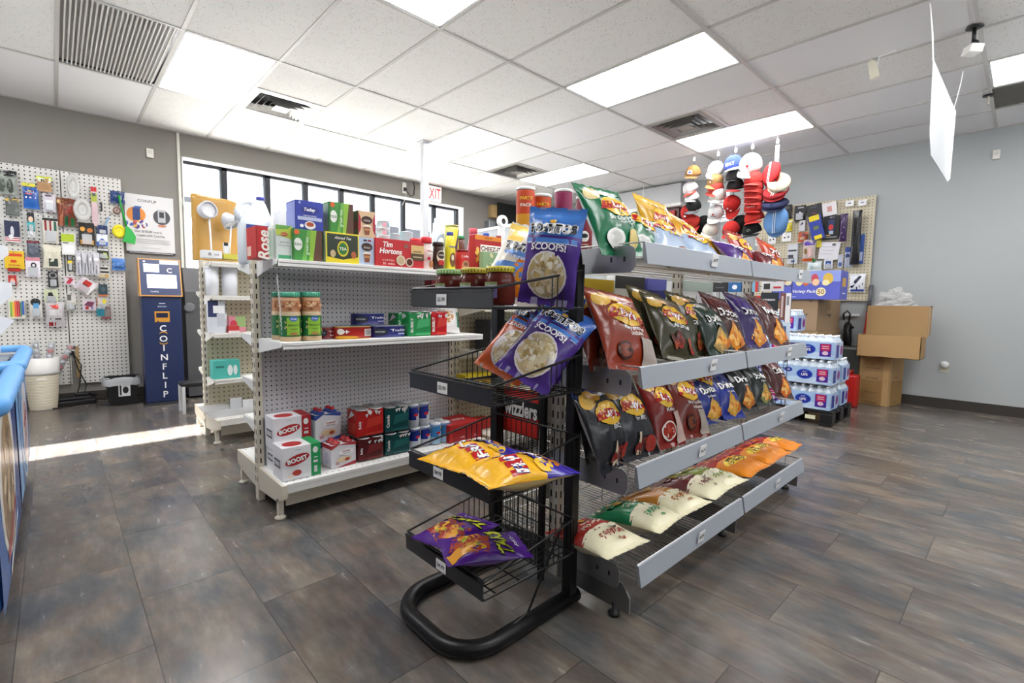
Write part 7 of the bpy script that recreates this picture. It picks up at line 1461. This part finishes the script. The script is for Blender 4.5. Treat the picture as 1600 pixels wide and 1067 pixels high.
m = MB(); m.box((-.036, 0, 0), (.036, .006, .115), '#c9c8b4', 'plastic', .002); m.build('plate', t); m = MB(); m.M = Matrix.Translation((0, 0, .085)) @ Matrix.Rotation(R(90), 4, 'X'); m.lathe([(.034, 0), (.034, .02), (.028, .028), (.001, .03)], n=20, col='#f0f0f2'); m.build('plug', t)

# ================================================================ HUNG FROM THE CEILING, AND THE FAR CORNER
t = thing('hanging_board', 'blank white board hanging edge on from strings below the ceiling', 'board', (3.84, .48, 0))
m = MB(); m.prism([(0, 2.52), (.1, 2.10), (.2, 2.01), (1.13, 2.01), (1.28, 2.06), (1.28, 2.57), (1.14, 2.56)], -.002, .002, '#cfd2d5', 'card'); m.build('panel', t)
m = MB(); m.tube([(.0, .0, 2.51), (-.02, .01, 2.66), (-.04, .03, ZC-.003)], .004, '#e8e8ea', 'cloth', 5); m.tube([(.0, .0, 2.51), (.0, .015, 2.68), (-.03, .03, ZC-.003)], .004, '#e8e8ea', 'cloth', 5); m.tube([(1.15, 0, 2.55), (1.17, -.02, 2.7), (1.2, -.03, ZC-.003)], .004, '#e8e8ea', 'cloth', 5)
m.build('string', t)
c = at(1520, 78, x=4.3); t = thing('ceiling_camera', 'white box on a small black ceiling mount beside the hanging board', 'camera', (4.3, c.y, 0))
m = MB(); m.lathe([(.045, -.008), (.04, 0)], (0, 0, ZC-.002), 18, '#1a1a1c', 'plastic'); m.tube([(0, 0, ZC-.005), (0, 0, ZC-.10)], .011, '#1a1a1c', 'plastic', 8); m.ball((0, -.01, ZC-.105), .018, '#1a1a1c'); m.build('mount', t)
m = MB(); m.M = Matrix.Translation((0, 0, ZC-.145)) @ Matrix.Rotation(R(12), 4, 'X') @ Matrix.Rotation(R(30), 4, 'Z'); m.box((-.05, -.035, -.025), (.05, .035, .025), '#e8e6e2', 'plastic', .006); m.build('housing', t)
c = at(1370, 103, x=4.27); t = thing('door_contact', 'small cream plastic device on a bent white bracket under the ceiling', 'device', (4.27, c.y, 0))
m = MB(); m.tube([(.0, 0, ZC-.10), (0, -.01, ZC-.03), (.02, -.10, ZC-.012)], .006, '#f0f0ee', 'plastic', 6); m.build('bracket', t); m = MB(); m.M = Matrix.Translation((0, .02, ZC-.105)) @ Matrix.Rotation(R(-8), 4, 'X'); m.prism([(-.03, -.06), (.02, -.07), (.025, .05), (0, .065), (-.025, .04)], -.02, .02, '#e4e0cc', 'plastic', 'yz'); m.build('body', t)
c = at(1545, 148, z=ZC); t = thing('ceiling_camera', 'tiny black ceiling mount beside the dark ceiling grille', 'camera', (c.x, c.y, 0))
m = MB(); m.lathe([(.04, -.008), (.035, 0)], (0, 0, ZC-.002), 16, '#1a1a1c', 'plastic'); m.tube([(0, 0, ZC-.005), (0, 0, ZC-.08)], .008, '#8a8478', 'plastic', 6); m.build('mount', t)
w, h, loc, rz = rect(664, 290, 690, 314, y=YN-.06); t = thing('exit_sign', 'white exit sign with red letters high on the window wall', 'exit sign', loc)
m = MB(); m.box((-w/2, 0, 0), (w/2, .058, h), '#dcd6d0', 'plastic', .004); m.build('housing', t); m = MB(); prints(m, flat(-w/2, 0), w, h, [('r', .04, .05, .96, .95, '#e8e2dc'), T_('EXIT', .5, .5, .7, '#d8262a', w=.88, fit=1, b=.02)], 'exit_face'); m.build('face', t)
w, h, loc, rz = rect(629, 285, 635, 302, y=YN-.01); t = thing('wall_outlet', 'high wall outlet with a looping black cord left of the exit sign', 'outlet', loc)
m = MB(); m.box((-w/2, 0, 0), (w/2, .009, h), '#e4e2de', 'plastic', .002); m.build('plate', t); m = MB(); m.box((-.02, -.03, .03), (.02, 0, .08), '#161618', 'plastic', .004); m.tube([(.01, -.02, .05), (.1, -.01, -.03), (.16, 0, .0), (.17, 0, .12), (.15, .0, .2)], .006, '#161618', 'plastic', 6); m.tube([(0, -.02, .04), (.02, -.01, -.06), (-.04, 0, -.18)], .004, '#e8e8e8', 'plastic', 5); m.build('cord', t)
x0_, x1_ = at(779, 340, y=6.3).x, 6.5; zt2, zb2 = at(800, 320, y=6.3).z, at(800, 366, y=6.3).z
t = thing('television', 'black flat screen mounted high in the far corner of the room', 'television', ((x0_+x1_)/2, 6.3, zb2))
m = MB(); m.box((-(x1_-x0_)/2, 0, 0), ((x1_-x0_)/2, .05, zt2-zb2), '#0e0e10', 'plastic', .008); m.build('screen', t); m = MB(); m.box((-.1, .05, .15), (.1, YN-6.3, .3), '#2a2a2c', 'metal'); m.build('mount', t)
w, h, loc, rz = rect(768, 320, 778, 340, y=6.34); m = MB(); m.box((-w/2, 0, 0), (w/2, YN-6.341, h), '#b89a6a', 'kraft'); tag(m.build('wooden_plate', None, loc), 'tan wooden plate on the wall left of the black television', 'plate')
w, h, loc, rz = rect(764, 345, 775, 372, y=6.30); m = MB(); m.box((-w/2, 0, 0), (w/2, YN-6.301, h), '#a8adb2', 'metal', .01); tag(m.build('speaker_box', None, loc), 'small grey box under the tan plate by the television', 'box')
P1, P2 = at(738, 362, z=1.85), at(830, 346, z=1.85)
d = (P2-P1); L_ = d.length; ang = math.atan2(d.y, d.x)
t = thing('display_case', 'white framed glass case rising behind the cracker box', 'display case', (P1.x, P1.y, 0), ang)
m = MB()
for xx in (0, L_*.5, L_):
    for yy in (0, .45): m.box((xx-.015, yy-.015, 0), (xx+.015, yy+.015, 1.85), '#e8e8ea', 'paint')
m.box((-.02, -.02, 1.83), (L_+.02, .47, 1.86), '#f0f0f2', 'paint'); m.box((-.02, -.02, .05), (L_+.02, .47, .7), '#e2e2e4', 'paint'); m.box((0, 0, 1.2), (L_, .45, 1.22), '#e8e8ea', 'paint'); m.build('frame', t)
m = MB(); m.box((0, -.004, .7), (L_, 0, 1.83), '#dfe8ee', 'clear'); m.build('glass', t)
c = at(785, 350, x=4.2); 
p = at(785, 346, y=3.7); t = thing('round_camera', 'round white camera on a slim white post behind the cracker box', 'camera', (p.x, 3.7, 0))
m = MB(); m.box((-.02, -.02, 0), (.02, .02, p.z-.05), '#e4e4e6', 'paint'); m.build('post', t); m = MB(); m.M = Matrix.Translation((0, 0, p.z)) @ Matrix.Rotation(R(90), 4, 'X') ; m.lathe([(.06, -.02), (.065, 0), (.06, .02), (.03, .022), (.03, .015, '#1a1a1c'), (.001, .02)], n=20, col='#eeeef0'); m.build('head', t)
y0_, y1_ = at(960, 300, x=6.58).y, at(1062, 318, x=6.58).y; zz0 = at(1030, 320, x=6.58).z
t = thing('overhead_cabinet', 'grey overhead cabinet with red packs below it on the far right wall', 'cabinet', (6.5, (y0_+y1_)/2, 0)); hw = (y0_-y1_)/2
m = MB(); m.box((.10, -hw, zz0), (XE-6.504, hw, ZC-.03), '#b4b5b8', 'paint', .004); m.build('body', t); m = MB(); m.box((.08, -hw-.02, zz0-.05), (XE-6.504, hw, zz0), '#d8d6d2', 'paint', .01); m.build('lip', t)
m = MB(); m.box((.16, -hw+.05, zz0-.55), (XE-6.504, hw-.1, zz0-.05), '#4a1416', 'paint'); 
for q in range(9): yy = -hw+.1+q*(2*hw-.25)/9; m.box((.13, yy, zz0-.5), (.16, yy+.1, zz0-.1), ['#a81c24', '#8a141c', '#c8ccd0', '#7a1018'][q % 4], 'card')
m.build('pack_display', t)
m = MB(); m.box((.02, -hw, 0), (XE-6.504, hw, .95), '#8f8c88', 'paint', .005); m.build('base_cabinet', t)

# far beige shelf goods
GZ = 'goods on the far beige shelf'
w, h, loc, rz = rect(308, 302, 380, 403, y=4.15)
t = thing('paper_roll', 'large tan plastic wrapped roll standing on top of the far beige shelf', 'package', (loc.x, 4.33, 1.337)); h = loc.z+h-1.337
m = MB(); vs = []; n = 26
for j in range(13):
    for i in range(n):
        a = 2*math.pi*i/n; q = 1+.03*noise.noise(Vector((math.cos(a)*2, math.sin(a)*2, j*.5))); z = h*j/12*(1-.06*(math.cos(a)+1)/2*(j/12)**3)
        vs.append((w/2*math.copysign(abs(math.cos(a))**.6, math.cos(a))*q, .065*math.copysign(abs(math.sin(a))**.6, math.sin(a))*q, z))
fs = [(j*n+i, j*n+(i+1) % n, (j+1)*n+(i+1) % n, (j+1)*n+i) for j in range(12) for i in range(n)]+[[12*n+i for i in range(n)]]
m.add(vs, fs, '#c89a50', 'film', True); m.build('wrap', t)
for k, (px, py, rr_, bx_, by_, lab) in enumerate([(327, 327, .062, 331, 392, 'desk lamp with a round white head facing the camera'), (362, 352, .055, 358, 400, 'second desk lamp with its head tipped down, beside the round one')]):
    p = at(px, py, y=4.12); b_ = at(bx_, by_, y=4.12); t = thing('desk_lamp', lab, 'lamp', (b_.x, 4.12, 1.337), 0, 'desk lamps on the far beige shelf')
    m = MB(); m.tube([(0, 0, 0), (p.x-b_.x, 0.02, p.z-1.337)], .006, '#f0f0f2', 'plastic', 8); m.build('stem', t)
    m = MB(); m.box((-.05, -.03, 0), (.05, .03, .02), '#f0f0f2', 'plastic', .006); m.build('base', t)
    m = MB(); m.M = Matrix.Translation((p.x-b_.x, 0, p.z-1.337)) @ Matrix.Rotation(R(80 if k == 0 else 150), 4, 'X') @ Matrix.Rotation(R(18), 4, 'Y'); m.lathe([(rr_*.4, -.10), (rr_*.9, -.06), (rr_, 0), (rr_*.85, .002, '#a8aab0'), (rr_*.8, -.015, '#e8e8ee'), (.001, -.016)], n=22, col='#c9cbd2'); m.build('head', t)
pk('label_box', 'low white box with small grey labels at the front of the far beige shelf top', 'box', 316, 391, 347, 404, y=4.03, d=.08, col='#e8e8ea', z=1.337, front=[('r', .3, .3, .45, .7, '#9a9aa0'), ('r', .6, .35, .85, .55, '#b0b0b6')])
pk('spray_box', 'slim white pack with a black nozzle beside the lamps', 'box', 350, 379, 358, 402, y=4.05, d=.03, col='#e0e2e6', z=1.337, front=[('r', 0, .8, .8, 1, '#1c1c20')])
pk('wire_coil', 'pale yellow flat pack on the far shelf top, left of the white jug', 'pack', 350, 397, 376, 405, y=4.04, d=.1, col='#cfc84a', z=1.337)
for k, (a, b_, lab) in enumerate([(322, 345, 'left white tub under the top board of the far beige shelf'), (348, 375, 'right white tub under the top board of the far beige shelf')]):
    y = 4.06; p0, p1 = at(a, 440, y=y), at(b_, 440, y=y); r_ = (p1.x-p0.x)/2; hh = at(a, 416, y=y).z-1.071
    t = thing('white_tub', lab, 'tub', ((p0.x+p1.x)/2, y+r_, 1.071), 0, 'white tubs on the far beige shelf')
    m = MB(); m.lathe([(r_*.86, 0), (r_*.97, hh*.95), (r_*.9, hh*.95)], n=22, col='#e6e8ee'); m.build('tub', t); m = MB(); m.lathe([(r_, hh*.93), (r_, hh), (.001, hh+.001)], n=22, col='#f0f1f4'); m.build('lid', t)
def fg(name, lab, cat, a, b0, c_, d_, z, col, ops=(), d=.08, y=4.05): return pk(name, lab, cat, a, b0, c_, d_, y=y, d=d, col=col, z=z, front=ops, group=GZ)
fg('razor_pack', 'navy backed white blister pack with two white heads on the far shelf', 'pack', 325, 470, 352, 516, .796, '#d8dce4', [('r', 0, .5, .6, 1, '#2a3560'), ('r', .3, .62, .95, .85, '#f2f2f4'), ('r', .5, .2, .95, .6, '#c8ccd4')], .05)
fg('bottle_pack', 'small pale bottle behind the razor pack', 'bottle', 344, 488, 355, 516, .796, '#c8ccd0', [('r', .1, .7, .9, .9, '#e8e8ee')], .04, 4.1)
fg('candy_pack', 'pink and green pack on the far beige shelf', 'pack', 357, 494, 384, 516, .796, '#d88a9a', [('r', .4, .3, 1, 1, '#9ab87a'), ('e', .3, .5, .2, .25, '#c83a50')], .06, 4.12)
fg('small_tin', 'low red tin with a white edge on the far beige shelf', 'tin', 357, 509, 374, 518, .796, '#c83a3a', [('r', 0, 0, 1, .3, '#e8dcdc')], .05, 4.03)
fg('tissue_box', 'turquoise tissue box with a white print on the far beige shelf', 'box', 333, 563, 375, 583, .456, '#4fb8ac', [('e', .62, .45, .1, .3, '#e8f2f0'), ('e', .82, .45, .08, .28, '#e8f2f0'), ('r', .1, .6, .4, .7, '#2a7a70')], .11)
c = at(362, 640, y=4.05); t = thing('wire_tray', 'clear plastic tray with an upright divider on the base of the far beige shelf', 'tray', (c.x, 4.08, .182))
m = MB(); frust(m, .15, .09, .19, .12, 0, .06, '#dfe2e6', 'haze', False); m.build('tray', t); m = MB(); m.box((-.02, -.08, .02), (.06, -.07, .13), '#eceef2', 'haze', .004); m.box((.06, -.1, .02), (.16, -.09, .11), '#e8e8ea', 'card', .003); m.build('divider', t)
for k, (py0, py1, c1, lab) in enumerate([(463, 478, '#d8b8b0', 'pinkish bag poking out left of the near shelf post, upper one'), (508, 528, '#c8503c', 'red and white bag poking out left of the near shelf post'), (572, 592, '#2a4a9a', 'navy bag poking out left of the near shelf post'), (592, 612, '#2f62b8', 'bright blue bag poking out left of the near shelf post')]):
    p = at(386, (py0+py1)/2, y=2.95); 
    zf = [.861, .621, .401, .401][k]
    place_bag('snack_bag', lab, bag_mb(.15, .17, .05, c1, [('r', .2, .4, .8, .6, '#e8e0dc')], 140+k, '#dddddd', nu=8, nv=10), (.85+.02*k, 2.90+(.05 if k == 3 else 0), zf), 180, 12, 0, 'bags on the back of the near grocery shelf', 'bag')
